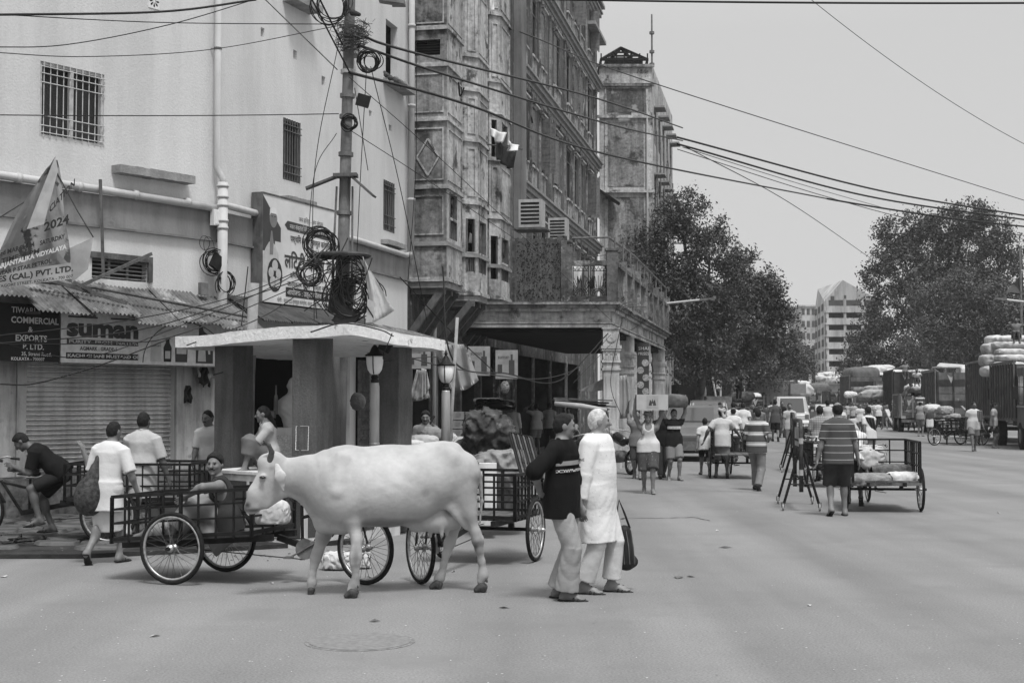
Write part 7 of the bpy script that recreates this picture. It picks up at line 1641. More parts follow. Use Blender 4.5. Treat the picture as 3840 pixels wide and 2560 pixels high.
person('man in a light checked shirt with a white sack on his arm, walking away', 3078, 1800, 0, 1.66, up(WALK2, HL=(-.30, .1, .78)), ('shirt', st_chk, dict(hem=.12, sleeve=.8, collar=1)), ('shorts', cmg, dict(len=1.0)), 'short', 'sandal', m_skind, h=.014)
c = at(3070, 1690, 30.6); o = npob('white_sack', lump((0, 0, 0), (.20, .12, .34), .02, 5, .2, False), cw); o.location = c; tag(o, 'limp white plastic sack held against the man in the light checked shirt', 'sack')
person('tall man in a pale sleeveless tee beyond the light checked shirt', 3106, 1690, 0, 1.78, up(STAND, HL=(-.25, .3, 1.0), HR=(.25, .3, 1.0)), ('tshirt', c_('pale3', .38), dict(sleeve=.2)), ('trousers', cdg), 'short', 'shoe', m_skin)
# the two on the right carts
Pm, Ip = person('big man in a dark shirt with thin white stripes and knee-length shorts, seen from behind', 3146, 1935, 2, 1.74, up(STAND, FL=(-.12, -.05, .10), pL=25, FR=(.11, .12, .07), HL=(-.32, .02, .77), HR=(.31, .06, .80), hipz=.905), ('shirt', st_thin, dict(hem=.14, sleeve=.85, collar=1, loose=.012, wr=.004)), ('shorts', c_('dk_shorts', .035, var=.3), dict(len=1.05, w=1.15)), 'bald short', 'sandal', m_skin, h=.0125, bw=1.08)
person('cart pusher with a cloth round his head bending over the rail of the sack cart', 3205, 1893, 12, 1.58, up(WALK, lean=32, hipz=.86, FL=(-.1, .12, .09), FR=(.10, -.3, .16), pR=60, HR=(.16, .62, .88), HL=(-.2, .5, .9), hp=20), ('shirt', st_wl, dict(sleeve=.6, hem=.1)), ('shorts', cbk), 'short', 'sandal', m_skind, headwear=('band', clg, 1), h=.0135)
person('man in a white tee with a dark scarf over his shoulder', 3262, 1758, 335, 1.62, up(WALK), ('tshirt', cw, dict(hem=.12)), ('wrap', cmg, dict(len=.4)), 'short', 'sandal', m_skind)
sheet('shoulder_scarf', 'dark scarf draped over the white tee by the sack cart', [(3244, 1562), (3275, 1566), (3290, 1618), (3262, 1600)], cdg, 35.2, .0, 'scarf')
# right side
person('man in a white tee and grey shorts walking forward with a towel on his shoulder', 3652, 1692, 186, 1.72, up(WALK2, hy=-20), ('tshirt', cw, dict(hem=.16, loose=.03)), ('shorts', cmg, dict(w=1.2)), 'short', 'none', m_skind)
sheet('towel', 'grey towel over the shoulder of the man in the white tee by the trucks', [(3664, 1538), (3682, 1538), (3686, 1580), (3668, 1582)], cmg, 48.4, .0, 'towel')
person('man in a pale tee and black shorts standing by the truck step, holding a towel', 3728, 1680, 120, 1.68, up(STAND, hp=15), ('tshirt', c_('lgt', .30)), ('shorts', cbk), 'short', 'none', m_skind)
person('shirtless worker in a wrap sitting by the big truck wheel', 3700, 1668, 240, 1.5, up(STAND, hipz=.45, FL=(-.12, .4, .07), FR=(.1, .35, .07), lean=15), None, ('shorts', cdg), 'short', 'none', m_skind)
person('man in grey shorts reaching to a loaded cycle cart', 3452, 1636, 30, 1.70, up(STAND, HR=(.1, .5, 1.4), HL=(-.1, .5, 1.35)), ('tshirt', c_('pink', .24)), ('shorts', cmg), 'bald short', 'sandal', m_skin)
person('person in a white wrap behind the loaded cycle cart', 3488, 1632, 200, 1.66, STAND, ('tshirt', cdg), ('wrap', cw, dict(len=.5)), 'short', 'none', m_skin)
person('head and shoulders of a man beyond the white sack on the cycle cart', 3510, 1620, 190, 1.75, STAND, ('tshirt', cmg), ('trousers', cdg), 'short', 'none', m_skin)
# crowd by the far trucks
crowd = [(3295, 1610, 0, 1.74, 'w', 'bk', 'white long-sleeved shirt and black trousers, back turned'), (3262, 1612, 10, 1.70, 'lg', 'dg', 'light shirt left of the white long-sleeved back'), (3280, 1605, 355, 1.7, 'lg', 'dg', 'shirt and backpack close behind the white back'),
 (3318, 1608, 5, 1.66, 'dg', 'mg', 'dark shirt right of the white back'), (3335, 1600, 0, 1.72, 'w', 'dg', 'white shirt near the leaning plank'), (3355, 1612, 200, 1.5, 'flor', 'flor', 'flowered sari bending near the plank'), (3372, 1612, 340, 1.35, 'dg', 'dg', 'dark dress crouched beside the plank'),
 (3226, 1640, 180, 1.6, 'w', 'dg', 'pale tee with printed figures coming forward'), (3190, 1590, 170, 1.66, 'mg', 'bk', 'mid grey shirt coming forward with a white sack overhead'), (3215, 1596, 200, 1.62, 'bk', 'dg', 'black clothes near the covered truck'),
 (3240, 1598, 160, 1.6, 'dg', 'mg', 'dark shirt under the small truck bonnet'), (3165, 1585, 190, 1.6, 'w', 'mg', 'pale figure carrying a load far down the road'), (3140, 1583, 0, 1.66, 'lg', 'dg', 'pale shirt far down the road by the taxi'),
 (3050, 1596, 0, 1.62, 'mg', 'dg', 'grey shirt riding away beyond the white-backed cyclist'), (3025, 1600, 10, 1.68, 'w', 'mg', 'white tee and wrap riding the small tricycle'), (2826, 1655, 200, 1.62, 'mg', 'dg', 'dull shirt facing the camera near the covered woman'),
 (2872, 1640, 20, 1.6, 'dg', 'bk', 'dark top among the cars'), (2720, 1690, 210, 1.56, 'lg', 'dg', 'grey tee by the van'), (2815, 1640, 160, 1.6, 'dg', 'dg', 'dark dress beside the parked cars'), (2990, 1590, 180, 1.66, 'dg', 'bk', 'raised arm steadying a box on the head'),
 (2700, 1655, 10, 1.7, 'mg', 'dg', 'grey back by the dark van'), (3118, 1600, 350, 1.6, 'dg', 'dg', 'dark clothes on a motorbike beyond the sleeveless tee'), (2845, 1620, 190, 1.64, 'lg', 'dg', 'light clothes beyond the covered woman'),
 (3400, 1596, 190, 1.6, 'mg', 'dg', 'grey clothes at the tail of the small truck'), (3535, 1600, 350, 1.7, 'dg', 'bk', 'dark clothes leaning on the painted truck')]
cm = dict(w=cw, lg=clg, mg=cmg, dg=cdg, bk=cbk, flor=flor)
for i, (px, py, th, H, a, b, lb) in enumerate(crowd):
 po_ = [WALK, STAND, WALK2][i % 3]
 if 'raised arm' in lb: po_ = up(STAND, HR=(.16, 0, 1.95), HL=(-.16, 0, 1.95))
 if 'overhead' in lb: po_ = CARRY
 if 'bending' in lb: po_ = up(STAND, lean=50)
 if 'crouched' in lb: po_ = up(STAND, hipz=.4, FL=(-.12, .2, .07), FR=(.1, .2, .07), lean=30)
 person('person in '+lb if not lb.startswith(('raised', 'pale figure')) else 'person, '+lb, px, py, th, H, po_, ('tshirt', cm[a], dict(hem=.13)), ('trousers' if b not in ('mg',) else 'shorts', cm[b]), 'short', 'none', m_skin, group='crowd around the trucks', h=.021)
fr_ = random.Random(6)
for i in range(22):
 px = [2700, 2735, 2768, 2812, 2835, 2888, 2920, 2948, 2975, 3002, 3040, 3062, 3092, 3130, 3158, 3178, 3205, 3250, 3300, 3345, 3385, 3415][i]; py = fr_.uniform(1575, 1615); a = fr_.choice(list(cm)); b = fr_.choice(('mg', 'dg', 'bk', 'lg')); th_ = fr_.choice((0, 10, 180, 190))
 person('small distant figure in a '+dict(w='white', lg='light', mg='mid grey', dg='dark', bk='black', flor='patterned')[a]+' top, '+('first second third fourth fifth sixth seventh eighth ninth tenth eleventh twelfth thirteenth fourteenth fifteenth sixteenth seventeenth eighteenth nineteenth twentieth twenty-first last'.split()[i])+' from the left in the far crowd', px+fr_.uniform(-8, 8), py, th_, fr_.uniform(1.55, 1.72), [WALK, STAND, WALK2][i % 3], ('tshirt', cm[a], dict(hem=.13)), ('trousers', cm[b]), 'short', 'none', m_skin, group='far crowd along the street', h=.023)
for (px, py, D, rx, lb) in [(2990, 1457, 57, .3, 'brown box on the head of the far porter'), (3190, 1480, 96, .45, 'white sack on the head of a far porter by the covered truck')]:
 c = at(px, py, D)
 if rx < .4: g = G(); g.cbox(c, (.62, .4, .40)); tag(ob('head_box', g, M('carton_dull', .2, .9, .1, 9)), lb, 'box')
 else: sack(lb, c, (.42, .3, .25), cw, 4)
# men on top of vehicles
person('man with hands on hips standing on the truck roof under the left trees', 0, 0, 0, 1.66, up(STAND, HL=(-.22, -.02, 1.0), HR=(.22, -.02, 1.0), eL=(-1, -.3, 0), eR=(1, -.3, 0)), ('tshirt', cdg), ('trousers', cbk), 'short', 'none', m_skin, D=88, z=2.65)
[o for o in COL.objects if o.get('label', '').startswith('man with hands on hips')][0].location = (wx(2805, 88), 88, wz(1458, 88))
p_, _ = person('dark clad worker on a cart load left of the man with hands on hips', 0, 0, 20, 1.6, up(STAND, lean=12), ('tshirt', cbk), ('trousers', cbk), 'short', 'none', m_skind, D=80, z=1.0); p_.location = (wx(2770, 80), 80, wz(1500, 80))
p_, _ = person('worker in a white shirt squatting on the sacks of the second truck', 0, 0, 200, 1.6, up(STAND, hipz=.25, FL=(-.12, .3, .07), FR=(.1, .3, .07), lean=20), ('tshirt', cw), ('shorts', cbk), 'short', 'none', m_skind, D=74, z=2); p_.location = (wx(3440, 74), 74, wz(1448, 74))
p_, _ = person('worker leaning on the edge of the small truck bed', 0, 0, 110, 1.6, up(STAND, lean=35), ('tshirt', cdg), ('trousers', cdg), 'short', 'none', m_skind, D=72, z=1); p_.location = (wx(3390, 72), 72, wz(1545, 72))
p_, _ = person('man in a striped tee standing in the open bed of the small truck', 0, 0, 10, 1.6, STAND, ('tshirt', st_wide), ('trousers', cdg), 'short', 'none', m_skind, D=70, z=.9); p_.location = (wx(3450, 70), 70, wz(1590, 70))
p_, _ = person('worker among the sacks high on the third truck', 0, 0, 180, 1.6, up(STAND, hipz=.4, FL=(-.12, .3, .07), FR=(.1, .3, .07)), ('tshirt', cmg), ('shorts', cbk), 'short', 'none', m_skind, D=90, z=2); p_.location = (wx(3395, 90), 90, wz(1420, 90))
p_, _ = person('person seated high on the tall bale load of the nearest truck', 0, 0, 200, 1.6, up(STAND, hipz=.3, FL=(-.12, .3, .07), FR=(.1, .3, .07)), ('tshirt', cmg), ('shorts', cbk), 'short', 'none', m_skind, D=54, z=2); p_.location = (wx(3815, 54), 54, wz(1290, 54))
# by the shops
person('man in a grey shirt looking at the phone in his raised hand behind the cow', 0, 0, 190, 1.62, up(STAND, HL=(-.20, .30, 1.44), eL=(-.6, -.5, -.8), hy=-12, hp=12), ('shirt', c_('phone_shirt', .17), dict(sleeve=1.4, collar=1, hem=.1)), ('trousers', cdg), 'puff', 'shoe', m_skin, D=24.5, z=0, face='moustache', h=.012)
phm = [o for o in COL.objects if o.get('label', '').startswith('man in a grey shirt looking')][0]; phm.location = (wx(1597, 24.5), 24.5, -.04)
g = G(); g.cbox(at(1622, 1572, 24.1), (.035, .09, .14), Matrix.Rotation(.5, 3, 'Y')); tag(ob('mobile_phone', g, m_ink), 'black mobile phone held up by the man behind the cow', 'phone')
person('man in a white shirt with a black shoulder strap, back turned, near the shops', 1925, 1712, 25, 1.62, STAND, ('shirt', cw, dict(sleeve=1.6, hem=.15, loose=.01)), ('trousers', cdg), 'short', 'shoe', m_skin)
person('man in checked shorts with a towel on his shoulder, hand to his head', 2012, 1703, 330, 1.66, up(STAND, HL=(-.16, .12, 1.62), eL=(-1, .3, -.3)), ('tshirt', clg, dict(sleeve=.7)), ('shorts', st_chk, dict(w=1.15)), 'short', 'none', m_skind)
person('man in a grey tee and dark trousers under the arcade beside the checked shorts', 2060, 1696, 10, 1.68, STAND, ('tshirt', clg), ('trousers', cbk), 'short', 'none', m_skind)
person('shopper with a pale cloth face cover sitting behind the tarpaulin bundle', 1858, 1760, 180, 1.5, up(STAND, hipz=.7, FL=(-.12, .3, .07), FR=(.1, .3, .07)), ('tshirt', cw), ('trousers', cdg), 'short', 'none', m_skin)
person('person in a white shirt seated in the shade under the piled boards', 2130, 1682, 180, 1.5, STAND, ('tshirt', cw), ('trousers', cdg), 'short', 'none', m_skind)
# ================================================================== CARTS ON THE ROAD
bigc = cart('large rusty tricycle cart with sacks and an open barred bed, right of the big man', (wx(3308, 22.6), 22.6), (.13, .99), wbox_=1.02, y0=-.45, y1=1.15, yf=2.05, deckz=.50, railz=.60, rear_open=True)
mc = M('rusty_iron', .05, .8, .6, 12)
c2 = cart('wooden-bedded tricycle cart pulled away behind the cart puller', (wx(2755, 32), 32), (.10, 1), wbox_=.98, y0=-.5, y1=1.0, yf=1.9, deckz=.55, railz=.52, rear_open=True)
c3 = cart('tricycle cart hidden behind the big man beside the light checked shirt', (wx(3105, 29), 29), (.05, 1), wbox_=.8, y0=-.5, y1=.7, yf=1.7)
c4 = cart('small tricycle with a white sack ridden away down the road', (wx(3028, 53), 53), (.05, 1), wbox_=1.0, y0=-.6, y1=.8, yf=1.8)
c5 = cart('loaded cycle cart with round sacks facing the camera near the trucks', (wx(3560, 58), 58), (-.35, -.94), wbox_=1.1, y0=-.7, y1=.9, yf=1.9, deckz=.6)
c6 = cart('empty flat cycle cart beside the loaded one', (wx(3640, 56), 56), (-.9, -.45), wbox_=1.0, y0=-.8, y1=1.0, yf=1.9, deckz=.55)
m_jute = M('jute_sack', .20, .95, .25, 14, bump=.5, bscale=60); m_plsk = M('white_plastic_sack', .50, .7, .12, 8, streak=.1); m_tarp = M('dark_tarpaulin', .045, .75, .6, 5, bump=.8, bscale=9, stain=(.14, 3, .58, .06)); m_tarp2 = M('grey_tarpaulin', .20, .8, .2, 4, bump=.6, bscale=8)
sack('pale flattened sack at the front right of the large cart', at(3385, 1798, 22.5), (.24, .19, .10), m_plsk, 3, rz=.2, h=.018)
sack('brown jute sack lying at the front left of the large cart', at(3262, 1800, 22.5), (.27, .2, .09), m_jute, 5, rz=.1, h=.018)
sack('darker sack lying across the back of the large cart', at(3345, 1765, 23.2), (.28, .17, .10), M('dark_jute', .10, .95, .3, 14, bump=.5), 7, rz=-.1, h=.018)
sack('white bale standing against the front rail of the large cart', at(3275, 1715, 23.9), (.24, .16, .22), m_plsk, 8, h=.02)
sack('white sack on the small tricycle far down the road', at(3020, 1592, 53), (.42, .4, .16), m_plsk, 4, h=.03)
sack('plump pale sack on the right of the loaded cycle cart', at(3548, 1540, 57.6), (.30, .35, .21), M('pale_jute', .28, .95, .2, 14), 9, h=.03)
sack('flat sack beneath the plump one on the loaded cycle cart', at(3552, 1562, 57.7), (.40, .4, .13), M('pale_jute', .28), 10, h=.03)
sack('big white bundle on the left of the loaded cycle cart', at(3498, 1532, 58.3), (.34, .4, .20), m_plsk, 11, h=.03)
sack('round jute sacks piled behind the crowd', at(3284, 1478, 98), (1.1, .8, .42), M('pale_jute', .28), 12, h=.06)
sack('second layer of jute sacks in the pile behind the crowd', at(3288, 1462, 98.5), (.9, .7, .35), M('pale_jute', .28), 14, h=.06)
# load behind the cow
sack('big creased dark tarpaulin bundle towering behind the cow', at(1838, 1630, 19.2), (.44, .4, .40), m_tarp, 21, h=.02, amp=.35, name='tarpaulin_bundle', cat='bundle')
sack('lower slope of the dark tarpaulin spilling to the left behind the cow', at(1800, 1690, 19.6), (.42, .35, .2), m_tarp, 25, h=.02, amp=.35, name='tarpaulin_bundle', cat='bundle')
sack('pale grey tarpaulin bundle below the dark one', at(1868, 1760, 18.6), (.40, .4, .30), m_tarp2, 22, h=.018, amp=.35, name='tarpaulin_bundle', cat='bundle')
sack('lower fold of pale grey tarpaulin reaching the ground', at(1890, 1860, 18.8), (.36, .3, .36), m_tarp2, 24, h=.018, amp=.4, name='tarpaulin_bundle', cat='bundle')
g = G(); c = at(1830, 1850, 18.2); g.cbox(c, (.22, .3, .78)); tag(ob('stone_block', g, m_white2), 'white upright block behind the tricycle cart and under the tarpaulins', 'block')
# raised rack on the cart behind the cow
rk = thing('slatted_rack', 'dark slatted rack tilted up on the cart behind the cow', 'rack', at(1965, 1790, 15.6))
a, b, c, d = at(1912, 1622, 16.4), at(1992, 1640, 16.2), at(2035, 1795, 15.6), at(1958, 1792, 15.7)
g = G(); g.tube([a, b, c, d], .017, 6, closed=True); ob('frame', g, m_iron, rk)
for k in range(1, 8): g = G(); f = k/8; g.beam(a.lerp(b, f), d.lerp(c, f), .018, .02); ob('slat', g, m_wood if k % 2 else m_iron, rk)
for f in (.33, .66): g = G(); g.beam(a.lerp(d, f)+Vector((0, .02, 0)), b.lerp(c, f)+Vector((0, .02, 0)), .02, .02); ob('cross_bar', g, m_iron, rk)
# things in carts / on the ground by the cow
sack('printed white sack on the front of the cart by the cow\'s chin', at(1035, 1925, 13.75), (.13, .10, .11), m_plsk, 31, h=.012)
put_ = at(1012, 1900, 13.55); o = ob('sack_print', text_g('BATU', .03, at(1018, 1912, 13.63), (1, -.1, -.1), (0, 0, 1), .002, 'LEFT', .13), m_ink2); tag(o, 'printed letters on the white sack by the cow\'s chin', 'print')
sack('crumpled white plastic bag lying on the road beneath the cow', at(1270, 2104, 14.8), (.14, .1, .085), m_plsk, 32, h=.011, amp=.5, name='plastic_bag', cat='plastic bag')
sack('second scrap of white plastic between the cow\'s front leg and the wheel', at(1350, 2105, 14.9), (.08, .06, .07), m_plsk, 33, h=.011, amp=.5, name='plastic_bag', cat='plastic bag')
# ================================================================== ROLLING BARRIERS
def barrier(label, px, py, D, s_=1.0, ax=(.13, .99)):
 t = thing('rolling_barrier', label, 'barrier', (0, 0, 0), 0, 'rolling barriers on the road'); L = 1.5
 for y in (0, L):
  for sx in (-1, 1):
   g = G(); g.tube([(sx*.03, y, .95), (sx*.27, y, .12)], .022, 7); ob('leg', g, m_iron, t)
   g = G(); c = Vector((sx*.285, y, .055)); g.tube([c+Vector((-.014, 0, 0)), c+Vector((.014, 0, 0))], .05, 14); wl = ob('castor', g, M('castor', .25, .6, .2, 9), t)
   g = G(); g.tube([c+Vector((-.02, 0, 0)), c+Vector((-.02, 0, .08)), c+Vector((.02, 0, .08)), c+Vector((.02, 0, 0))], .006, 4); ob('castor_fork', g, m_iron, wl)
  g = G(); g.tube([(-.17, y, .42), (.17, y, .42)], .012, 6); ob('brace', g, m_iron, t)
 g = G(); g.tube([(0, 0, .30), (0, 0, 1.30), (0, .10, 1.42), (0, L-.1, 1.42), (0, L, 1.30), (0, L, .30)], .035, 10); ob('hoop', g, M('barrier_paint', .05, .5, .4, 9), t, True)
 for z in (.62, 1.12): g = G(); g.tube([(0, 0, z-.06), (0, 0, z+.03)], .0365, 10); ob('pale_ring', g, clg, t)
 for z in (.5, .8, 1.1): g = G(); g.tube([(0, .03, z), (0, L-.03, z)], .02, 6); ob('rail', g, m_iron, t)
 g = G(); g.box((-.006, .1, 1.0), (.006, L-.1, 1.3)); ob('panel', g, M('barrier_panel', .3, .6, .3, 4), t)
 place(t, (wx(px, D), D, 0), -math.atan2(ax[0], ax[1])); return t
barrier('near rolling police barrier seen end on, standing left of the big man', 3002, 1905, 22.6, ax=(.13, .99)); barrier('farther rolling barrier standing in line behind the near one', 2975, 1760, 34.5, ax=(.16, .98))
# ================================================================== MOTORBIKES AND CARS
def motorbike(label, px, D, head, plate=None):
 t = thing('motorbike', label, 'motorbike')
 for y in (0, 1.28): wheel(t, (0, y, .3), (1, 0, 0), .3, spokes=16, w=.045)
 g = G(); g.tube([(0, 0, .3), (0, .35, .42), (0, .75, .35)], .03, 6); g.tube([(0, .3, .72), (0, .85, .78), (0, 1.05, .85)], .03, 6); g.tube([(0, 1.28, .3), (0, 1.08, .95)], .035, 7); ob('frame', g, m_iron, t)
 s_ = SDF(.02); s_.seg((0, .55, .78), (0, .9, .86), .13, .14, .05, .8, (1, 0, 0)); npob('tank', s_.build(), M('bike_paint', .03, .25, .2, 5, spec=.7), t)
 s_ = SDF(.02); s_.seg((0, -.15, .82), (0, .5, .78), .09, .10, .05, .6, (0, 0, 1)); npob('seat', s_.build(), m_ink, t)
 s_ = SDF(.02); s_.seg((0, .45, .42), (0, .75, .40), .14, .15, .05); s_.seg((.13, .4, .3), (.15, -.3, .38), .035, .05, .02); npob('engine', s_.build(), m_iron2, t)
 g = G(); g.tube([(-.33, .85, 1.02), (-.2, 1.0, 1.05), (.2, 1.0, 1.05), (.33, .85, 1.02)], .015, 6); ob('handlebar', g, m_rim, t)
 for sx in (-1, 1): g = G(); g.tube([(sx*.22, 1.0, 1.05), (sx*.3, 1.0, 1.2)], .008, 4); g.lathe([(.05, -.01), (.05, .01)], (sx*.31, 1.0, 1.24), 12, (0, 1, 0)); ob('mirror', g, m_rim, t)
 g = G(); g.lathe([(.03, -.08), (.09, 0), (.085, .02), (.02, .03)], (0, 1.18, .92), 14, (0, 1, 0)); ob('headlamp', g, m_rim, t)
 g = G(); g.lathe([(.05, 0), (.06, .03)], (0, -.22, .78), 10, (0, -1, 0)); ob('tail_lamp', g, m_iron2, t)
 g = G(); g.beam((0, -.05, .7), (0, -.42, .48), .16, .03); ob('mudguard', g, m_ink, t)
 g = G(); g.cbox((0, -.40, .60), (.24, .012, .12), Matrix.Rotation(-.3, 3, 'X')); ob('number_plate', g, m_white, t)
 if plate: ob('lettering', text_g(plate, .05, (-.10, -.413, .585), (1, 0, 0), (0, .3, 1), .004, 'LEFT', .2), m_ink, t)
 place(t, (wx(px, D), D, 0), -math.atan2(head[0], head[1])); t.rotation_euler.y = .1; return t
motorbike('black motorbike with a white number plate parked beside the second arcade column', 2362, 33.5, (-.35, .94), 'WB 18 2615')
motorbike('motorbike parked behind the two foreground men, its mirror showing between their heads', 2130, 31, (.5, -.86))
m_cpaint = M('car_paint_grey', .10, .3, .15, 1, spec=.7); m_cw = M('car_paint_white', .34, .35, .06, 1, spec=.6)
def car(label, px, D, head, L=4.0, W=1.75, H=1.6, mat=None, cat='car'):
 t = thing('parked_car', label, cat); mat = mat or m_cpaint; hl = L/2
 prof = [(-hl, .35), (-hl-.02, .75), (-hl+.05, 1.0), (-hl+.30, 1.08), (-hl+.62, H-.08), (-hl+1.0, H), (.35, H), (1.0, 1.12), (hl-.25, .98), (hl, .75), (hl, .35)]
 def sect(k, inset): return [(x_*k, y, z) for y, z in prof for x_ in ()]
 g = G(); n = len(prof); cols = [(-W/2, .0), (-W/2+.04, .03), (W/2-.04, .03), (W/2, 0)]
 vs = []
 for ix, (x_, e) in enumerate(((-W/2, .06), (-W/2+.14, 0), (W/2-.14, 0), (W/2, .06))):
  for y, z in prof:
   tap = .14*max(0, (z-1.0)/(H-1.0)) if ix in (0, 3) else .10*max(0, (z-1.0)/(H-1.0)); vs.append((x_-math.copysign(tap, x_), y*(1-e*.3), z-(e if z > 1.2 else 0)*.6))
 fs = [(i*n+j, i*n+j+1, (i+1)*n+j+1, (i+1)*n+j) for i in range(3) for j in range(n-1)]+[tuple(range(n)), tuple(3*n+k for k in range(n-1, -1, -1))]+[(0, n, 2*n, 3*n, 4*n-1, 3*n-1, 2*n-1, n-1)]
 g.add(vs, fs); body = ob('body', g, mat, t)
 for o in (body,):
  bv = o.modifiers.new('b', 'BEVEL'); bv.width = .05; bv.segments = 2; bv.limit_method = 'ANGLE'
 m_gl = M('car_glass', .02, .08, .1, 1, spec=1)
 def win(pts, nm): g = G(); g.add(pts, [tuple(range(len(pts)))]); ob(nm, g, m_gl, t)
 e = .012
 win([(-W/2+.25, -hl+.28, 1.10+e), (W/2-.25, -hl+.28, 1.10+e), (W/2-.3, -hl+.60-.0, H-.12+e*2), (-W/2+.3, -hl+.60, H-.12+e*2)], 'rear_window')
 win([(W/2-.25, .98+e*3, 1.13+e), (-W/2+.25, .98+e*3, 1.13+e), (-W/2+.3, .42+e*3, H-.08+e), (W/2-.3, .42+e*3, H-.08+e)], 'windscreen')
 for s_ in (-1, 1):
  x1 = s_*(W/2+.006); x2 = s_*(W/2-.10); 
  for y0, y1, y2, y3 in ((-hl+.75, -.25, -.25, -hl+.98), (-.18, .85, .35, -.18)): win([(x1-s_*.02, y0, 1.08), (x1-s_*.02, y1, 1.08), (x2, y2, H-.14), (x2, y3, H-.14)], 'side_window')
  for y in (-hl+.75, hl-.8):
   g = G(); g.tube([(s_*(W/2-.2), y, .32), (s_*(W/2+.01), y, .32)], .32, 20); wl = ob('wheel', g, m_tyre, t); g = G(); g.lathe([(.19, 0), (.17, .012), (.05, .02)], (s_*(W/2+.012), y, .32), 14, (s_, 0, 0)); ob('rim', g, m_rim, wl)
  g = G(); g.cbox((s_*(W/2-.16), -hl+.0, .88), (.2, .06, .22)); ob('tail_lamp', g, M('lamp_lens', .12, .2, .1, 3), t); g = G(); g.cbox((s_*(W/2-.22), hl-.03, .78), (.3, .08, .16)); ob('headlamp', g, m_rim, t)
  g = G(); g.cbox((s_*(W/2+.1), .75, 1.12), (.18, .08, .13)); ob('wing_mirror', g, mat, t)
 g = G(); g.box((-W/2+.05, -hl-.06, .32), (W/2-.05, -hl-.005, .58)); ob('bumper', g, m_iron2, t); g = G(); g.box((-W/2+.05, hl+.005, .32), (W/2-.05, hl+.06, .58)); ob('bumper', g, m_iron2, t)
 g = G(); g.box((-.26, -hl-.075, .62), (.26, -hl-.045, .74)); ob('number_plate', g, m_white, t)
 place(t, (wx(px, D), D, 0), -math.atan2(head[0], head[1])); return t
car('dark grey dusty hatchback parked behind the porters', 2608, 42.5, (-.22, -.97), mat=M('dusty_dark_paint', .075, .35, .25, 3, spec=.6))
car('second car with a bright windscreen parked beyond the dusty hatchback', 2612, 49, (.1, 1), 4.1, 1.7, 1.55, mat=M('black_paint', .03, .3, .2, 3, spec=.6))
car('pale car roof seen over the dusty hatchback', 2655, 62, (.12, .99), 4.2, 1.8, 1.75, mat=m_cpaint)
car('white taxi coming down the middle of the road beyond the cyclists', 3098, 86, (-.05, -1), 4.2, 1.7, 1.5, mat=m_cw)
car('white van with a rounded back among the far traffic', 2958, 78, (.1, .99), 4.4, 1.8, 1.95, mat=m_cw, cat='van')
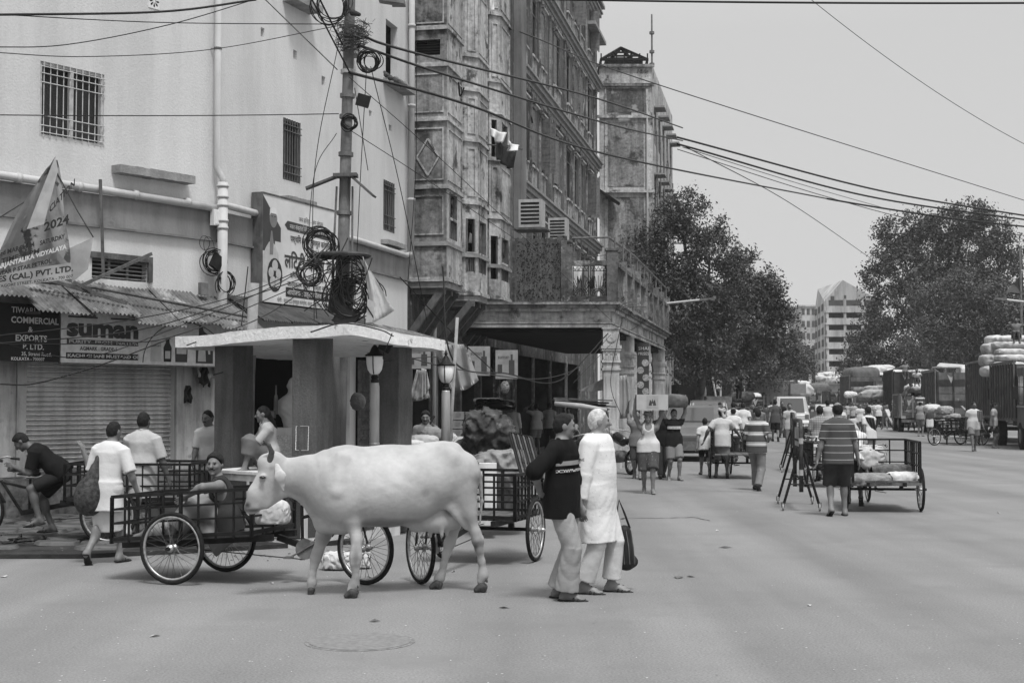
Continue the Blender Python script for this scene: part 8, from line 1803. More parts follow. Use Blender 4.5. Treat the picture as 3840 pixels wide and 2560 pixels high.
# ================================================================== TRUCKS
def truck(label, px, D, head, L=7.5, W=2.4, cab_h=2.5, bed_h=1.5, mat=None, cab=True, load=None, slats=9, bed_mat=None, fr=False, bedz=1.1, canopy=False, words=None):
 """local +Y is forward; bed behind, cab in front; side panels are separate boards"""
 t = thing('truck', label, 'truck'); mat = mat or M('truck_paint', .07, .6, .3, 3, streak=.3); bm_ = bed_mat or M('truck_side', .035, .7, .4, 4, streak=.4); cl_ = 1.7 if cab else 0; b0, b1 = -L/2, L/2-cl_
 g = G(); g.box((-.45, b0+.1, .75), (-.33, L/2-.2, .95)); ob('chassis_beam', g, m_iron, t); g = G(); g.box((.33, b0+.1, .75), (.45, L/2-.2, .95)); ob('chassis_beam', g, m_iron, t)
 for y in (b0+1.3, L/2-1.0):
  for s_ in (-1, 1):
   g = G(); g.tube([(s_*(W/2-.32), y, .48), (s_*(W/2-.04), y, .48)], .48, 22); wl = ob('wheel', g, m_tyre, t)
   g = G(); g.lathe([(.26, -.02), (.26, .0), (.2, -.0), (.09, .04), (.05, .05)], (s_*(W/2-.035), y, .48), 14, (s_, 0, 0)); ob('rim', g, m_iron2, wl)
 g = G(); g.box((-W/2, b0, bedz-.12), (W/2, b1, bedz)); ob('bed_floor', g, mat, t)
 for s_ in (-1, 1):
  for k in range(slats):
   y0 = lerp(b0, b1, k/slats)+.04; y1 = lerp(b0, b1, (k+1)/slats)-.04; g = G(); x0, x1 = sorted((s_*W/2, s_*(W/2-.05))); g.box((x0, y0, bedz), (x1, y1, bedz+bed_h-.12)); ob('side_panel', g, bm_, t)
  for k in range(slats+1): y0 = lerp(b0, b1, k/slats); g = G(); x0, x1 = sorted((s_*(W/2-.01), s_*(W/2+.05))); g.box((x0, y0-.04, bedz-.05), (x1, y0+.04, bedz+bed_h)); ob('side_post', g, mat, t)
  g = G(); x0, x1 = sorted((s_*(W/2-.06), s_*(W/2+.06))); g.box((x0, b0, bedz+bed_h-.1), (x1, b1, bedz+bed_h)); ob('top_rail', g, mat, t)
 for y, nm in ((b0, 'tailgate'), (b1-.06, 'headboard')):
  g = G(); g.box((-W/2+.05, y-.01, bedz), (W/2-.05, y+.04, bedz+bed_h-.15)); tg = ob(nm, g, mat if nm == 'tailgate' else bm_, t)
  for k in range(6): z0_ = lerp(bedz, bedz+bed_h-.15, k/6); sg_ = -.014 if nm == 'tailgate' else .044; g = G(); g.box((-W/2+.08, y+sg_-.012, z0_+.02), (W/2-.08, y+sg_+.003, z0_+(bed_h-.15)/6-.02)); ob('plank', g, [mat, bm_, mat][k % 3], tg)
  if nm == 'tailgate':
   for k in range(4): g = G(); x = lerp(-W/2+.1, W/2-.1, k/3); g.box((x-.04, y-.06, bedz-.1), (x+.04, y-.021, bedz+bed_h-.1)); ob('tail_post', g, bm_, tg)
   if words: ob('lettering', text_g(words, .42, (-W/2+.3, y-.03, bedz+.18), (1, 0, 0), (0, 0, 1), .01, 'LEFT', W*.75), m_let, tg)
   for k in (-1, 1): g = G(); g.add([(k*.5-.18, y-.03, bedz+bed_h-.25), (k*.5, y-.03, bedz+bed_h-.7), (k*.5+.18, y-.03, bedz+bed_h-.25), (k*.5, y-.03, bedz+bed_h-.4)], [(0, 1, 3), (1, 2, 3)]); ob('painted_motif', g, clg, tg)
 g = G(); g.box((-W/2+.1, b0-.12, .55), (W/2-.1, b0-.04, .7)); ob('rear_bumper', g, mat, t)
 for s_ in (-1, 1): g = G(); g.box((s_*.8-.12, b0-.1, .75), (s_*.8+.12, b0-.05, .9)); ob('tail_lamp', g, clg, t)
 if cab:
  y0, y1 = b1+.06, L/2; z0 = .75
  g = G(); prof = [(y0, z0), (y1, z0), (y1+.05, 1.45), (y1-.12, cab_h-.15), (y1-.25, cab_h), (y0, cab_h)]
  g.add([(-W/2+.05, y, z) for y, z in prof]+[(W/2-.05, y, z) for y, z in prof], [tuple(range(6)), tuple(range(11, 5, -1))]+[(i, 6+i, 6+(i+1) % 6, (i+1) % 6) for i in range(6)]); cb = ob('cab', g, mat, t); bv = cb.modifiers.new('b', 'BEVEL'); bv.width = .06; bv.segments = 2
  g = G(); g.add([(W/2-.2, y1+.045, 1.55), (-W/2+.2, y1+.045, 1.55), (-W/2+.25, y1-.085, cab_h-.25), (W/2-.25, y1-.085, cab_h-.25)], [(0, 1, 2, 3)]); ob('windscreen', g, MATS['car_glass'], t)
  g = G(); g.box((-.012, y1-.03, 1.55), (.012, y1+.06, cab_h-.25)); ob('windscreen_divider', g, mat, t)
  for s_ in (-1, 1):
   x = s_*(W/2-.045)
   for a_, b_ in ((y0+.2, y0+.65), (y0+.75, y1-.25)): g = G(); g.box((x-.006, a_, 1.6), (x+.006, b_, cab_h-.35)); ob('side_window', g, MATS['car_glass'], t)
   g = G(); g.box((x-.003 if s_ > 0 else x-.03, y0+.15, 1.50), (x+.03 if s_ > 0 else x+.003, y1-.1, 1.55)); ob('belt_trim', g, clg, t)
   g = G(); g.tube([(s_*(W/2-.05), y1-.05, 2.2), (s_*(W/2+.28), y1+.1, 2.25), (s_*(W/2+.28), y1+.1, 1.75), (s_*(W/2-.05), y1, 1.7)], .012, 4); g.cbox((s_*(W/2+.28), y1+.1, 2.0), (.18, .03, .42)); ob('wing_mirror', g, m_iron, t)
   g = G(); g.lathe([(.12, 0), (.11, .04), (.03, .05)], (s_*(W/2-.35), y1+.03, 1.0), 12, (0, 1, 0)); ob('headlamp', g, m_rim, t)
  g = G(); g.box((-W/2+.05, y1+.05, .55), (W/2-.05, y1+.2, .75)); ob('front_bumper', g, clg, t)
  g = G()
  for k in range(6): g.box((-.55, y1+.035, .95+k*.07), (.55, y1+.06, .985+k*.07))
  ob('grille', g, m_iron2, t, kind='stuff')
 if canopy:
  s_ = SDF(.08); s_.boxy = 1; s_.ell((0, (b0+b1)/2, bedz+bed_h-.1), (W/2, (b1-b0)/2, .75)); zc_ = bedz+bed_h-.3
  npob('tarpaulin_cover', s_.build(lambda X, Y, Z: .04*np.abs(np.sin(Y*4+Z)), lambda X, Y, Z: zc_-Z+0*X), M('canopy_cloth', .10, .9, .25, 3), t)
 place(t, (wx(px, D), D, 0), -math.atan2(head[0], head[1])); return t
HS = (.17, .985)
M('car_glass', .02, .08, .1, 1, spec=1)
mt1 = M('truck_paint_dark', .04, .6, .4, 3, streak=.3); mt2 = M('truck_paint_mid', .13, .6, .3, 3, streak=.3, stain=(.3, 2, .6, .05)); mt3 = M('truck_paint_pale', .28, .6, .2, 3, streak=.3)
truck('nearest truck cab at the right edge with a wing mirror and small side windows', 3905, 53, (-.17, -.985), 7, 2.5, 2.95, 2.1, mt2)
truck('truck with high dark slatted sides and a tall load of white bales', 3790, 62, (-.17, -.985), 8.6, 2.5, 2.8, 2.35, mt2, bed_mat=mt1, slats=12, bedz=1.15)
truck('truck with tall ribbed dark sides and painted tailgate letters, loaded with white sacks', 3566, 76, HS, 8, 2.5, 2.6, 2.3, mt2, bed_mat=mt1, bedz=1.0, words='R W')
truck('small goods truck with an open bed parked tail first beside the crowd', 3425, 80, HS, 5, 2.0, 2.1, 1.2, mt2, bed_mat=mt3, bedz=.9)
truck('truck with very tall panelled dark sides behind the small goods truck', 3400, 94, HS, 8, 2.5, 2.9, 2.6, mt1, bed_mat=mt1, bedz=1.1)
truck('truck with a heap of white bags above its dark bed', 3335, 106, (-.17, -.985), 8, 2.5, 2.9, 2.2, mt2, bed_mat=mt1, bedz=1.1)
truck('covered truck with a rounded tarpaulin and pale cab facing the camera', 3236, 106, (-.1, -.99), 7, 2.4, 2.7, 2.2, mt2, canopy=True, bedz=1.4)
truck('far truck with a low open bed beyond the covered one', 3140, 135, (.1, .99), 7, 2.4, 2.6, 1.6, mt2)
truck('far truck with a domed cover in the haze', 3060, 150, (.1, .99), 7, 2.4, 2.6, 1.8, mt2, canopy=True)
truck('pale lattice sided truck with an empty bed seen from behind under the left trees', 2895, 92, (.1, .99), 7, 2.5, 2.6, 1.9, mt3, bed_mat=mt3, bedz=1.15)
truck('small dark truck loaded with bundles by the left tree trunks', 2790, 86, (.1, .99), 5, 2.2, 2.3, 1.0, mt1, bed_mat=mt2, bedz=1.1)
bal = []
for r_i in range(6): bal.append((3790, 1392-24*r_i, 58.5+.1*r_i, .62, .6, .16, m_plsk if r_i % 2 else M('dull_bale2', .42, .8, .2, 5)))  # every other bale in a duller white
for r_i, (px, py) in enumerate([(3712, 1392), (3738, 1390), (3706, 1352), (3740, 1346), (3716, 1312), (3748, 1306), (3730, 1278)]): bal.append((px, py, 59.2+.1*r_i, .36, .6, .27, M('dull_bale', .36, .8, .25, 5) if r_i % 3 else m_plsk))  # most lumps in a duller tone than the white sacks
NB = len(bal); bal += [(3575, 1440, 77, 1.0, 1.4, .42, m_plsk), (3610, 1425, 78, 1.0, 1.2, .38, m_plsk), (3590, 1465, 76, 1.1, 1.2, .3, m_plsk), (3642, 1395, 80, .8, .8, .5, m_plsk),
 (3450, 1455, 80, .9, .8, .3, m_plsk), (3480, 1462, 80.5, .9, .8, .3, m_plsk), (3270, 1392, 107, 1.0, 1.0, .45, m_plsk), (3300, 1385, 107.5, 1.1, 1.0, .42, m_plsk), (3330, 1400, 107, 1.0, 1.0, .42, m_plsk), (3262, 1425, 106, .9, 1, .5, m_plsk), (3300, 1420, 106, 1.0, 1, .5, m_plsk), (3372, 1405, 98, 1.0, 1, .42, m_plsk), (3440, 1402, 97, 1.2, 1, .35, clg), (3420, 1390, 99, 1.4, 1, .3, cdg), (3470, 1388, 99, 1.2, 1, .3, cdg),
 (2950, 1452, 90, 1.1, 1, .5, m_plsk), (2985, 1448, 91, .9, 1, .42, m_plsk), (3005, 1462, 88, .7, .9, .5, m_plsk), (3110, 1412, 133, 1.3, 1, .5, m_plsk), (3150, 1425, 130, 1.2, 1, .5, m_plsk), (2775, 1490, 82, .8, .8, .4, m_tarp), (2745, 1495, 82, .7, .8, .4, m_plsk), (2815, 1500, 84, .6, .6, .45, m_plsk)]
wh = ['topmost', 'upper', 'middle', 'lower', 'right', 'left', 'front']
for i, (px, py, D, rx, ry, rz_, mt_) in enumerate(bal):
 grp = 'white bales on the high dark truck' if i < NB else 'white sacks on the ribbed truck' if i < NB+4 else 'sacks on the small goods truck' if i < NB+6 else 'bags on the trucks behind the crowd' if i < NB+15 else 'bundles on the far vehicles'
 lb = {0: 'white wrapped bale on top of the high dark truck at right', 1: 'sack in the load of white sacks on the ribbed truck'}.get(0 if i < 7 else 1 if i < 11 else 2)
 pos = (['bottom of the right column', 'second from the bottom, right column', 'third from the bottom, right column', 'fourth from the bottom, right column', 'fifth from the bottom, right column', 'top of the right column', 'bottom left lump', 'bottom inner lump', 'second row left lump', 'second row inner lump', 'third row left lump', 'third row inner lump', 'topmost lump']+['lying low at the left', 'lying at the top', 'in the lowest layer', 'at the far right', 'left, on the small truck', 'right, on the small truck', 'upper left of the heap', 'top of the heap', 'upper right of the heap', 'lower left of the heap', 'lower middle of the heap', 'left on the tall dark truck', 'middle of the tall dark truck', 'dark, left, under the right trees', 'dark, right, under the right trees', 'big one behind the white van', 'right of the white van', 'hanging low at the right of the van', 'left on the far open truck', 'right on the far open truck', 'dark one by the left tree trunks', 'pale one by the left tree trunks', 'pale one under the standing man'])[i]
 lb = ['bale of the tall white load, ', 'white sack on the ribbed truck, ', 'sack on a parked truck behind the crowd, ', 'bundle on far traffic, '][0 if i < NB else 1 if i < NB+4 else 2 if i < NB+15 else 3]+pos
 if 0: pass
 sack(lb, at(px, py, D), (rx, ry, rz_), mt_, i+70, grp, h=.045 if D < 70 else .08, amp=.14 if i < NB else .2, flat=True, name='bale' if i < NB else 'sack', cat='bale' if i < NB else 'sack')
g = G(); g.beam(at(3325, 1535, 84), at(3352, 1592, 83), .25, .06); tag(ob('leaning_plank', g, m_wash), 'long pale plank leaning among the crowd by the small truck', 'plank')
# frame above the ribbed truck with a cloth
g = G()
for a, b in (((3495, 1378), (3600, 1378)), ((3495, 1378), (3490, 1415)), ((3545, 1378), (3545, 1420)), ((3600, 1378), (3600, 1415)), ((3500, 1380), (3530, 1405))): g.tube([at(*a, 79), at(*b, 79)], .05, 5)
rf = tag(ob('load_frame', g, m_iron2), 'pipe frame standing above the bed of the ribbed truck', 'frame')
g = G(); g.add([at(3512, 1372, 79), at(3524, 1360, 80.5), at(3610, 1366, 80.5), at(3604, 1382, 79)], [(0, 1, 2, 3)]); tag(ob('roof_cloth', g, clg), 'pale cloth sheet spread over the pipe frame', 'cloth sheet')
# ================================================================== SHOP CLUTTER
t_ = thing('stall_roof', 'low stall roof of piled boards and rolled pale cloth behind the two men\'s heads', 'stall', at(2170, 1500, 34))
r_ = random.Random(3)
for k in range(7):
 a = at(2075+r_.uniform(0, 20), 1492+k*4+r_.uniform(-3, 3), 33.5+r_.uniform(-.4, .4)); b = at(2290+r_.uniform(-20, 20), 1500+k*5+r_.uniform(-5, 5), 33.5+r_.uniform(-.4, .4)); g = G(); g.beam(a, b, .35, .03); ob('board', g, [m_wood, m_iron2, m_shut][k % 3], t_)
g = G(); g.tube([at(2080, 1512, 33.1), at(2180, 1522, 33), at(2275, 1538, 33)], [.055, .065, .05], 10); ob('rolled_cloth', g, clg, t_, True)
g = G(); g.tube([at(2275, 1530, 33.4), at(2262, 1640, 33.2)], .03, 6); g.tube([at(2090, 1520, 33.6), at(2096, 1660, 33.6)], .03, 6); ob('stall_post', g, m_wood, t_)
g = G(); g.quad(at(2215, 1545, 33.8), at(2282, 1545, 33.5), at(2290, 1650, 33.2), at(2240, 1650, 33.5)); tag(ob('side_sheet', g, M('dull_sheet', .14, .8, .1, 3)), 'dark sheet hanging right of the white-haired man\'s head', 'sheet')
# sheets slung between columns
sheet('slung_sheet', 'grey tarpaulin sheet slung between the first two arcade columns', [(2318, 1410), (2350, 1405), (2372, 1565), (2318, 1570)], M('slung_grey', .26, .8, .12, 3), 36.9, .0)
sheet('slung_sheet', 'pointed pale awning corner stretched left of the first arcade column', [(2170, 1463), (2260, 1420), (2268, 1462), (2180, 1466)], M('slung_grey'), 37.3, .02)
sheet('shop_cloth', 'big curved pale cloth hanging under the shop awning right of the second lamp', [(1620, 1290), (1745, 1290), (1795, 1425), (1690, 1460)], M('slung_pale', .30, .8, .15, 2, streak=.2), 27, .1, fold=.09)
for (x0, x1, y0, y1, D, lb) in [(1755, 1838, 1298, 1408, 28, 'pale printed shop panel with a bottle picture right of the curved cloth'), (1858, 1942, 1312, 1420, 31, 'pale printed shop panel farther right under the tin awning'), (1527, 1615, 1298, 1382, 22.6, 'printed panel with oil tins hanging right of the shelter column')]:
 t_ = thing('poster_board', lb, 'shop panel', at((x0+x1)/2, y1, D)); a = at(x0, y0, D); b = at(x1, y1, D); g = G(); g.box((a.x, D, b.z), (b.x, D+.02, a.z)); ob('board', g, M('panel_print', .24, .7, .2, 4), t_)
 w_ = b.x-a.x; h_ = a.z-b.z
 g = G(); g.box((a.x+w_*.6, D-.006, b.z+h_*.15), (a.x+w_*.85, D-.003, b.z+h_*.65)); g.box((a.x+w_*.68, D-.006, b.z+h_*.65), (a.x+w_*.77, D-.003, b.z+h_*.85)); ob('printed_bottle', g, m_ink2, t_)
 g = G(); g.box((a.x+w_*.1, D-.006, b.z+h_*.2), (a.x+w_*.3, D-.003, b.z+h_*.5)); ob('printed_pack', g, m_ink2, t_)
 ob('lettering', text_g('suman', .12, (a.x+.05, D-.004, a.z-h_*.3), (1, 0, 0), (0, 0, 1), .002, 'LEFT', w_*.5), m_ink2, t_)
sheet('hanging_bag', 'grey printed plastic bag hanging beside the rear shelter column', [(1562, 1385), (1590, 1390), (1612, 1490), (1530, 1505)], M('bag_plastic', .24, .7, .4, 6), 21.8, .02, 'bag')
sheet('hanging_bag', 'limp pale bag tied in front of the grey plastic bag', [(1580, 1380), (1600, 1385), (1612, 1450), (1582, 1500)], clg, 21.6, .02, 'bag')
c = at(1347, 1505, 20.6); o = npob('hanging_bag', lump((0, 0, 0), (.10, .08, .12), .015, 14, .4, False), cmg); o.location = c; tag(o, 'small net bag hanging left of the first lamp post', 'bag')
c = at(1895, 1452, 29.6); o = npob('hanging_charm', lump((0, 0, 0), (.07, .07, .13), .014, 16, .5, False), m_iron2); o.location = c; tag(o, 'small dried bundle dangling below the shop panels', 'charm')
# cartons stacked in the shop
m_ctn = M('shop_carton', .17, .9, .08, 5)
for i, (x0, y0, x1, y1) in enumerate([(1695, 1542, 1742, 1573), (1745, 1543, 1802, 1574), (1694, 1575, 1738, 1606), (1741, 1576, 1800, 1607), (1693, 1608, 1738, 1640), (1741, 1609, 1799, 1641), (1804, 1545, 1835, 1575)]):
 D = 26.5; a = at(x0, y0, D); b = at(x1, y1, D); t_ = thing('shop_carton', ['top left', 'top middle', 'middle left', 'middle right', 'bottom left', 'bottom right', 'top right'][i]+' carton of the stack behind the second lamp post', 'carton', (a.x, D, b.z), 0, 'cartons stacked in the shop')
 g = G(); g.box((a.x, D, b.z), (b.x-.01, D+.3, a.z-.008)); ob('box', g, m_ctn, t_)
 g = G(); g.lathe([(.05, 0), (.05, .002)], ((a.x+b.x)/2, D-.003, (a.z+b.z)/2+.02), 12, (0, -1, 0)); ob('print', g, m_iron2, t_)
r_ = random.Random(8)
lbs = ['leftmost', 'second', 'third', 'fourth', 'fifth', 'sixth', 'seventh', 'eighth', 'ninth', 'tenth', 'eleventh', 'last']
for i in range(12):
 px = 1535+i*29+r_.uniform(-6, 6); py = 1655+r_.uniform(-25, 20); D = 22.8+r_.uniform(0, 2.2)
 if 1790 < px: py -= 20
 sack(lbs[i]+' goods packet from the left in the row heaped behind the cow\'s back', at(px, py, D), (r_.uniform(.13, .2), .16, r_.uniform(.08, .16)), [m_plsk, m_jute, clg, m_tarp2, cmg][i % 5], i+40, 'packets heaped in front of the shops', h=.018, amp=.3, flat=False, name='goods_packet', cat='packet')
for i, (px, py) in enumerate([(1830, 1508), (1835, 1522), (1838, 1536), (1870, 1515), (1868, 1532)]): sack(['top', 'second', 'third', 'upper rear', 'lower rear'][i]+' dark packet on the shop pile above the tarpaulins', at(px, py, 30), (.27, .2, .055), cbk if i % 2 else cdg, i+90, 'dark packets piled in the shop', h=.02, name='dark_packet', cat='packet')
# sandals at far left, rubbish on the pavement and the road
for i, (px, py, a) in enumerate([(18, 2035, .3), (40, 2020, -.4)]):
 c = gr(px, py, .09); s_ = SDF(.009); s_.seg(c, c+Vector((math.cos(a)*.2, math.sin(a)*.2, .02)), .04, .035, .02, .35, (0, 0, 1)); s_.chain([c+Vector((.1, -.05, 0)), c+Vector((.12, 0, .05)), c+Vector((.12, .05, 0))], [.01]*3); tag(npob('sandal', s_.build(), m_sole), ['loose black sandal lying at the far left edge of the pavement', 'second loose sandal tipped beside the far left one'][i], 'sandal')
m_lit = M('paper_scrap', .42, .9, .15, 9); m_lit2 = M('dry_leaf', .10, .9, .3, 9)
litter = [(2720, 2053, .09, 1, 'dark dry scrap on the road right of the dark bag'), (2545, 2165, .10, 1, 'curled dry leaf on the road right of the white-haired man'), (2590, 2163, .05, 1, 'small twig beside the curled leaf'), (580, 2386, .05, 0, 'pale scrap on the road at the lower left'), (15, 2162, .07, 0, 'white paper scrap at the left edge of the road'), (1405, 2430-100, .05, 1, 'dry leaf below the cow'), (3035, 2270, .04, 0, 'tiny pale scrap on the empty road at right'), (1385, 2165, .04, 0, 'paper scrap by the wheel under the cow'), (1700, 2145, .03, 1, 'brown lump on the road between the cow\'s hind legs'), (1020, 2188, .03, 0, 'scrap beside the near cart wheel'), (2690, 1990, .03, 0, 'pale speck on the road in front of the porters'), (3745, 1924, .05, 0, 'pale scrap on the road at far right'), (1890, 2280, .05, 1, 'dry leaf on the road between cow and men')]
for i, (px, py, s_, k, lb) in enumerate(litter):
 c = gr(px, py); g = G(); a = i*1.3; d = Vector((math.cos(a), math.sin(a), 0))*s_; e = Vector((-d.y, d.x, 0))*.5
 g.add([c-d+Vector((0, 0, .004)), c+e+Vector((0, 0, .02)), c+d+Vector((0, 0, .007)), c-e+Vector((0, 0, .012))], [(0, 1, 2), (0, 2, 3)]); tag(ob('road_litter', g, m_lit2 if k else m_lit), lb, 'litter')
g = G(); r_ = random.Random(77)
for k in range(420):
 px = r_.uniform(-60, 1350); py = r_.uniform(1945, 2100); c = gr(px, py, .09 if py < 2070 else .006); s_ = r_.uniform(.008, .035); a = r_.uniform(0, 6); d = Vector((math.cos(a), math.sin(a), r_.uniform(-.2, .4)))*s_; e = Vector((-d.y, d.x, r_.uniform(0, .3)*s_))*r_.uniform(.3, .8)
 g.add([c-d, c+e, c+d, c-e], [(0, 1, 2), (0, 2, 3)])
ob('pavement_litter', g, m_lit2, None, kind='stuff')
g = G()
for k in range(900):
 px = r_.uniform(-100, 3900); py = r_.uniform(1750, 2600); c = gr(px, py, .003); s_ = r_.uniform(.004, .012); a = r_.uniform(0, 6); d = Vector((math.cos(a), math.sin(a), .1))*s_; e = Vector((-d.y, d.x, .002))*.7
 g.add([c-d, c+e, c+d, c-e], [(0, 1, 2), (0, 2, 3)])
ob('road_grit', g, M('grit', .36, .9, .3, 9), None, kind='stuff')
# pigeons on the ledge
for i, (px, py) in enumerate([(1448, 281), (1462, 292), (1485, 303), (1503, 314)]):
 c = at(px, py, 29.6); s_ = SDF(.012); s_.seg(c, c+Vector((.10, 0, -.04)), .055, .03, .03); s_.ell(c+Vector((-.035, 0, .06)), (.03, .028, .03), None, .03); s_.seg(c+Vector((.1, 0, -.04)), c+Vector((.18, 0, -.09)), .025, .012, .02); s_.seg(c+Vector((0, 0, -.04)), c+Vector((0, 0, -.11)), .01, .008, .01)
 tag(npob('pigeon', s_.build(), M('pigeon_grey', .05, .7, .4, 20)), ['leftmost pigeon on the high window ledge', 'second pigeon from the left on the high ledge', 'third pigeon on the high ledge', 'rightmost pigeon at the end of the high ledge'][i], 'pigeon', 'pigeons on the high ledge')
c = at(1322, 48, 21.2); s_ = SDF(.012); s_.seg(c, c+Vector((.1, 0, -.03)), .05, .03, .03); s_.ell(c+Vector((-.03, 0, .055)), (.03, .028, .03), None, .03); tag(npob('crow', s_.build(), m_ink), 'dark crow perched on the nest on the utility pole', 'crow')
# ================================================================== LAMPS FAR, FLAG
def arm_lamp(label, px0, py0, px1, py1, D, base=True, pxb=None):
 t = thing('road_lamp', label, 'street light', at(px0, py0, D)); a = at(px0, py0, D); b = at(px1, py1, D); g = G(); g.tube([a, a.lerp(b, .7)], .05*D/60, 6); ob('arm', g, m_pvc, t); g = G(); g.beam(a.lerp(b, .68), b, .16*D/60, .08*D/60); ob('head', g, m_iron2, t)
 if base: g = G(); g.tube([a, (a.x, a.y, 0)], .06*D/60, 7); ob('post', g, m_pvc, t)
arm_lamp('street light arm reaching right from the arcade end in front of the trees', 2492, 1138, 2685, 1118, 52, False)
g = G(); g.add([at(2492, 1142, 52), at(2535, 1130, 52), at(2492, 1130, 52)], [(0, 1, 2)])
arm_lamp('far street lamp with its arm to the left, beyond the right trees', 3208, 1318, 3165, 1308, 140)
arm_lamp('second far street lamp further left in the haze', 3037, 1385, 3007, 1378, 190)
arm_lamp('street light arm entering from the right edge above the trucks', 3870, 1135, 3728, 1118, 60, False)
fl = thing('flag_pole', 'pole with a dark ragged flag at the right edge of the picture', 'flag', (wx(3836, 62), 62, 0)); g = G(); g.tube([(wx(3838, 62), 62, 0), (wx(3833, 62), 62, wz(930, 62))], .05, 6); ob('pole', g, m_iron2, fl)
g = G(); g.add([at(3831, 930, 62), at(3836, 1010, 62), at(3822, 1010, 62), at(3820, 960, 62)], [(0, 1, 2, 3)]); g.add([at(3836, 1020, 62), at(3838, 1100, 62), at(3810, 1105, 62.3), at(3770, 1095, 61.8), at(3800, 1065, 62.2)], [(0, 1, 2, 3, 4)]); ob('flag', g, cdg, fl)
# trunk side clutter: sign boards under the left trees
for (px, py, w_, h_, D, lb, m__) in [(2705, 1430, 8, 50, 70, 'leaning pale pole by the left tree trunks', m_pvc)]:
 g = G(); g.tube([at(2668, 1395, 70), at(2690, 1520, 70)], .05, 6); tag(ob('leaning_pole', g, m__), lb, 'pole')
g = G(); g.tube([at(2702, 1450, 72), at(2702, 1560, 72)], .05, 6); g.cbox(at(2697, 1440, 72), (.3, .1, .45)); tag(ob('meter_post', g, m_pvc), 'pale post with a small box on top under the left trees', 'post')
g = G(); a = at(2560, 1420, 70); b = at(2690, 1530, 70); g.box((a.x, 72, 0), (b.x, 75, b.z+1.2)); kk = ob('street_kiosk', g, m_dark); tag(kk, 'dark kiosk in the shade behind the tree trunks', 'kiosk')
g = G(); a = at(2650, 1485, 66); b = at(2745, 1520, 66); g.box((a.x, 66, b.z-.6), (b.x, 67, a.z)); tag(ob('stall_counter', g, M('stall_front', .16, .8, .3, 4)), 'dull stall front with a dark cloth beside the parked cars', 'stall')
# ================================================================== OVERHEAD CABLES
def wire(label, pts, r=.012, sag=0, mat=m_cable, wob=0, n=22):
 P_ = [at(*p) for p in pts]; g = G()
 if len(P_) == 2: g.tube(cable_pts(P_[0], P_[1], sag, n, wob), r, 4, cap=False)
 else:
  q = []; E_ = [P_[0]*2-P_[1]]+P_+[P_[-1]*2-P_[-2]]
  for i in range(len(P_)-1):
   a, b, c, d = E_[i:i+4]
   for k in range(12): t = k/12; q.append(.5*(2*b+(c-a)*t+(2*a-5*b+4*c-d)*t*t+(3*b-a-3*c+d)*t**3))
  g.tube(q+[P_[-1]], r, 4, cap=False)
 return tag(ob('overhead_cable', g, mat), label, 'cable')
wire('thick black cable sweeping across the top left to the pole', [(-60, 57, 17.6), (600, 45, 19.6), (960, 0, 20.8)], .016, .03)
wire('wavy thin cable rising from the left edge to the top of the picture', [(-60, 178, 17.6), (250, 168, 18.8), (640, 92, 19.8), (1000, -15, 21)], .007)
wire('thin nearly level wire from the left edge towards the crow nest', [(-60, 52, 17.6), (600, 85, 20), (1290, 92, 21.5)], .007, .02)
wire('thin wire dipping from the left edge up to the nest', [(-60, 195, 17.6), (330, 213, 19), (800, 185, 21.3), (1280, 95, 21.4)], .006, .01)
wire('straight thin wire at window height from the left edge to the pole', [(-60, 431, 17.6), (1270, 427, 21.4)], .007, .02)
wire('wire slanting down from the top edge to the pole band', [(985, -10, 22), (1265, 262, 21.4)], .009)
wire('steep wire from the top edge through the nest', [(1165, -10, 20.5), (1310, 270, 21.3)], .016)
wire('second steep cable beside the nest from the top edge', [(1195, -10, 20.5), (1285, 170, 21.3)], .016)
cr = [('uppermost of the thick cables running from the nest down across the street', [(1345, 130, 21.4), (1560, 200, 23), (2240, 370, 33), (2560, 480, 48)], .022), ('second thick cable from the nest across the old house fronts', [(1345, 170, 21.4), (1700, 290, 24), (2300, 470, 34), (2560, 528, 48)], .022), ('third thick cable from the pole band crossing below the others', [(1310, 272, 21.4), (1760, 395, 25), (2300, 585, 35), (3100, 745, 55)], .025)]
for lb, p_, r_w in cr: wire(lb, p_, r_w, .06)
wire('upper black cable crossing the sky from the tower house to the right edge', [(2540, 515, 48), (3300, 715, 55), (3900, 818, 60)], .035, .1)
wire('middle black cable crossing the sky to the right edge', [(2540, 540, 48), (3250, 735, 55), (3900, 832, 60)], .035, .1)
wire('lower black cable crossing the sky above the trees', [(3100, 745, 55), (3900, 855, 60)], .035, .1)
wire('thin cable splitting off below the lower black one towards the right trees', [(2540, 560, 48), (3100, 738, 56), (3500, 840, 62), (3900, 890, 66)], .015, .1)
wire('fine wire from the tower house falling far into the right tree', [(2560, 545, 50), (2960, 760, 65), (3260, 965, 90)], .02, .3)
wire('another fine wire fanning out from the tower house towards the trees', [(2560, 552, 50), (3000, 690, 70), (3350, 790, 90)], .016, .2)
wire('long thin wire dropping from the top edge over the sky to the right edge', [(3030, -10, 40), (3900, 570, 50)], .012, .3)
wire('thin wire rising behind the tower house to the right edge', [(1950, 120, 30), (2520, 335, 48), (3900, 770, 70)], .018, .4)
wire('thick dark cable grazing the top edge of the picture', [(2050, -2, 18), (3900, 12, 18)], .014, .02)
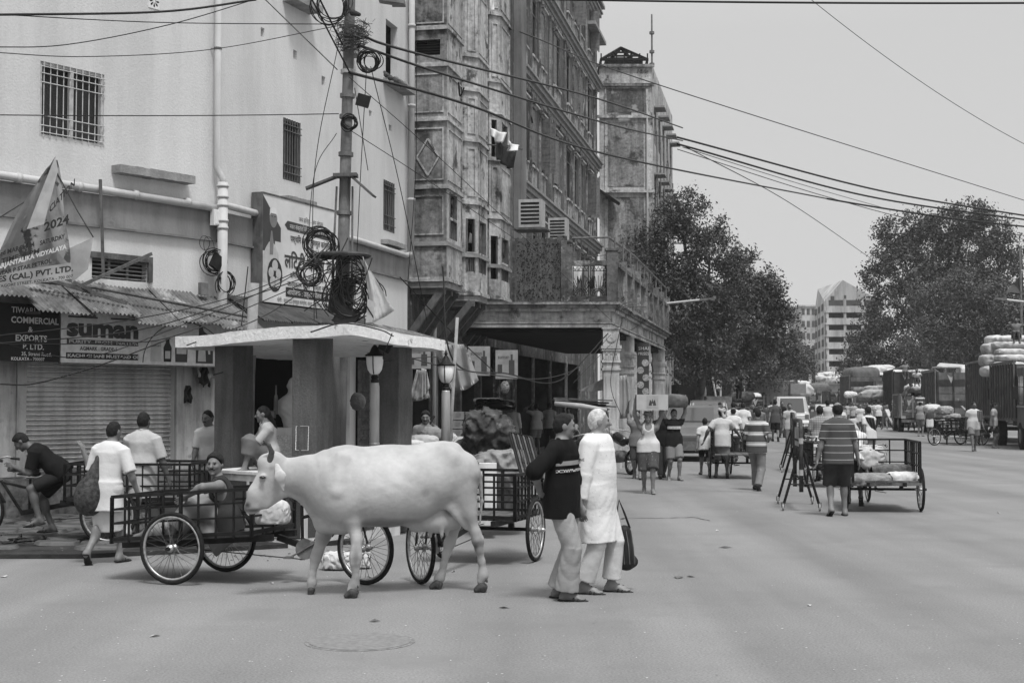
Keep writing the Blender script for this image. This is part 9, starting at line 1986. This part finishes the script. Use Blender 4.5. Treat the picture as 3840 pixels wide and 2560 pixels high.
for i, (p_, r_w, lb) in enumerate([
 ([(1310, 290, 21.3), (1700, 640, 24), (2290, 1200, 36)], .007, 'long slanting thin wire from the pole to the arcade corner'), ([(1300, 480, 21.3), (1640, 700, 24), (2100, 1010, 36)], .007, 'second slanting thin wire from the pole across the bays'),
 ([(1380, 640, 21.5), (1330, 330, 21.3)], .006, 'vertical stray wire right of the pole, inner'), ([(1375, 250, 21.4), (1350, 700, 21.6), (1330, 1150, 21.8)], .006, 'vertical stray wire hanging right of the pole'),
 ([(1270, 160, 21.4), (1180, 640, 21.2), (1178, 1200, 21)], .006, 'stay wire spreading to the left platform end'), ([(1262, 500, 21.4), (1180, 650, 21.2), (1150, 1000, 21)], .006, 'second stay wire at the left of the pole'),
 ([(1390, 250, 21.4), (1500, 700, 23), (1600, 1200, 24)], .007, 'thin wire falling from the nest behind the shelter roof'), ([(1500, 1040, 22), (1700, 1250, 24), (1860, 1400, 28)], .012, 'thick slanting cable from the awning to the shop panels'),
 ([(1660, 1000, 24), (1700, 1350, 23), (1900, 1400, 27), (2100, 1425, 31), (2280, 1250, 36)], .014, 'bundle of wires looping along the shops up to the first column'), ([(1550, 1345, 19.5), (1720, 1385, 23), (2020, 1420, 29), (2180, 1370, 33), (2290, 1255, 36)], .009, 'wire strung low from the lamps to the first column'),
 ([(700, 1295, 18.5), (1000, 1180, 20), (1240, 1010, 21.2)], .008, 'upper black cable running from the oil sign up to the pole hood'), ([(-60, 1265, 17.6), (480, 1200, 18.8), (900, 1105, 20), (1230, 965, 21.2)], .007, 'cable crossing the oil sign from the left edge up to the pole'),
 ([(-60, 1292, 17.6), (500, 1240, 18.8), (880, 1130, 20), (1260, 1000, 21.2)], .008, 'second cable crossing the oil sign up to the pole'), ([(-60, 1290, 17.6), (420, 1285, 18.6), (700, 1245, 19.3), (1260, 1010, 21.2)], .007, 'third cable sagging over the oil sign'),
 ([(-60, 1270, 17.6), (300, 1340, 18.4), (640, 1235, 19.2), (1050, 1060, 20.6), (1220, 930, 21.2)], .007, 'lowest sagging cable over the oil sign lettering'), ([(0, 1440, 18), (140, 1436, 18.2), (400, 1360, 18.6), (640, 1268, 19)], .009, 'thin cable slanting over the rolling shutter'),
 ([(930, 1000, 20.5), (905, 1225, 20.4)], .008, 'hanging cable end beside the grey post'), ([(1165, 1245, 16.7), (1285, 1212, 16.55), (1420, 1235, 17.3), (1475, 1260, 17.6)], .009, 'dark wire draped over the near corner of the shelter roof'),
 ([(1470, 1250, 17.6), (1440, 1350, 18), (1540, 1330, 21)], .007, 'wire dangling from the right of the shelter roof'), ([(1690, 1385, 22), (1640, 1340, 21), (1530, 1345, 20)], .007, 'short wire between the second lamp and the column'),
 ([(800, 1405, 18.6), (930, 1370, 19)], .007, 'cord tied round the left shelter column'), ([(2330, 1210, 36.5), (2290, 1430, 36.3), (2330, 1560, 36.2)], .008, 'wire trailing down the first arcade column'), ([(2300, 1280, 36), (2150, 1435, 33)], .008, 'guy wire from the first column capital to the stall'),
 ([(2330, 1260, 40), (2420, 1200, 44), (2500, 1120, 50)], .010, 'wire looping under the balcony cornice on the street side'), ([(1710, 560, 33.5), (1730, 900, 33.6), (1640, 1100, 33)], .008, 'wire running down between the stacked bays'),
 ([(1560, 60, 31), (1560, 600, 31), (1530, 1050, 31)], .008, 'wire running down the first bay front'), ([(1720, 310, 33), (1725, 360, 33.2), (1740, 330, 33)], .02, 'small clump of insulators on the first bay corner')]): wire('' + lb, p_, r_w)
r_ = random.Random(5)
for i in range(9):
 x = 1180+r_.uniform(-30, 220); wire(['first', 'second', 'third', 'fourth', 'fifth', 'sixth', 'seventh', 'eighth', 'ninth'][i]+' tangled cable bunched on the pole between hood and shelter roof', [(x, r_.uniform(880, 980), 21.2), (x+r_.uniform(-90, 90), r_.uniform(1010, 1100), 21.0), (x+r_.uniform(-130, 130), r_.uniform(1150, 1225), 21.0)], .009)
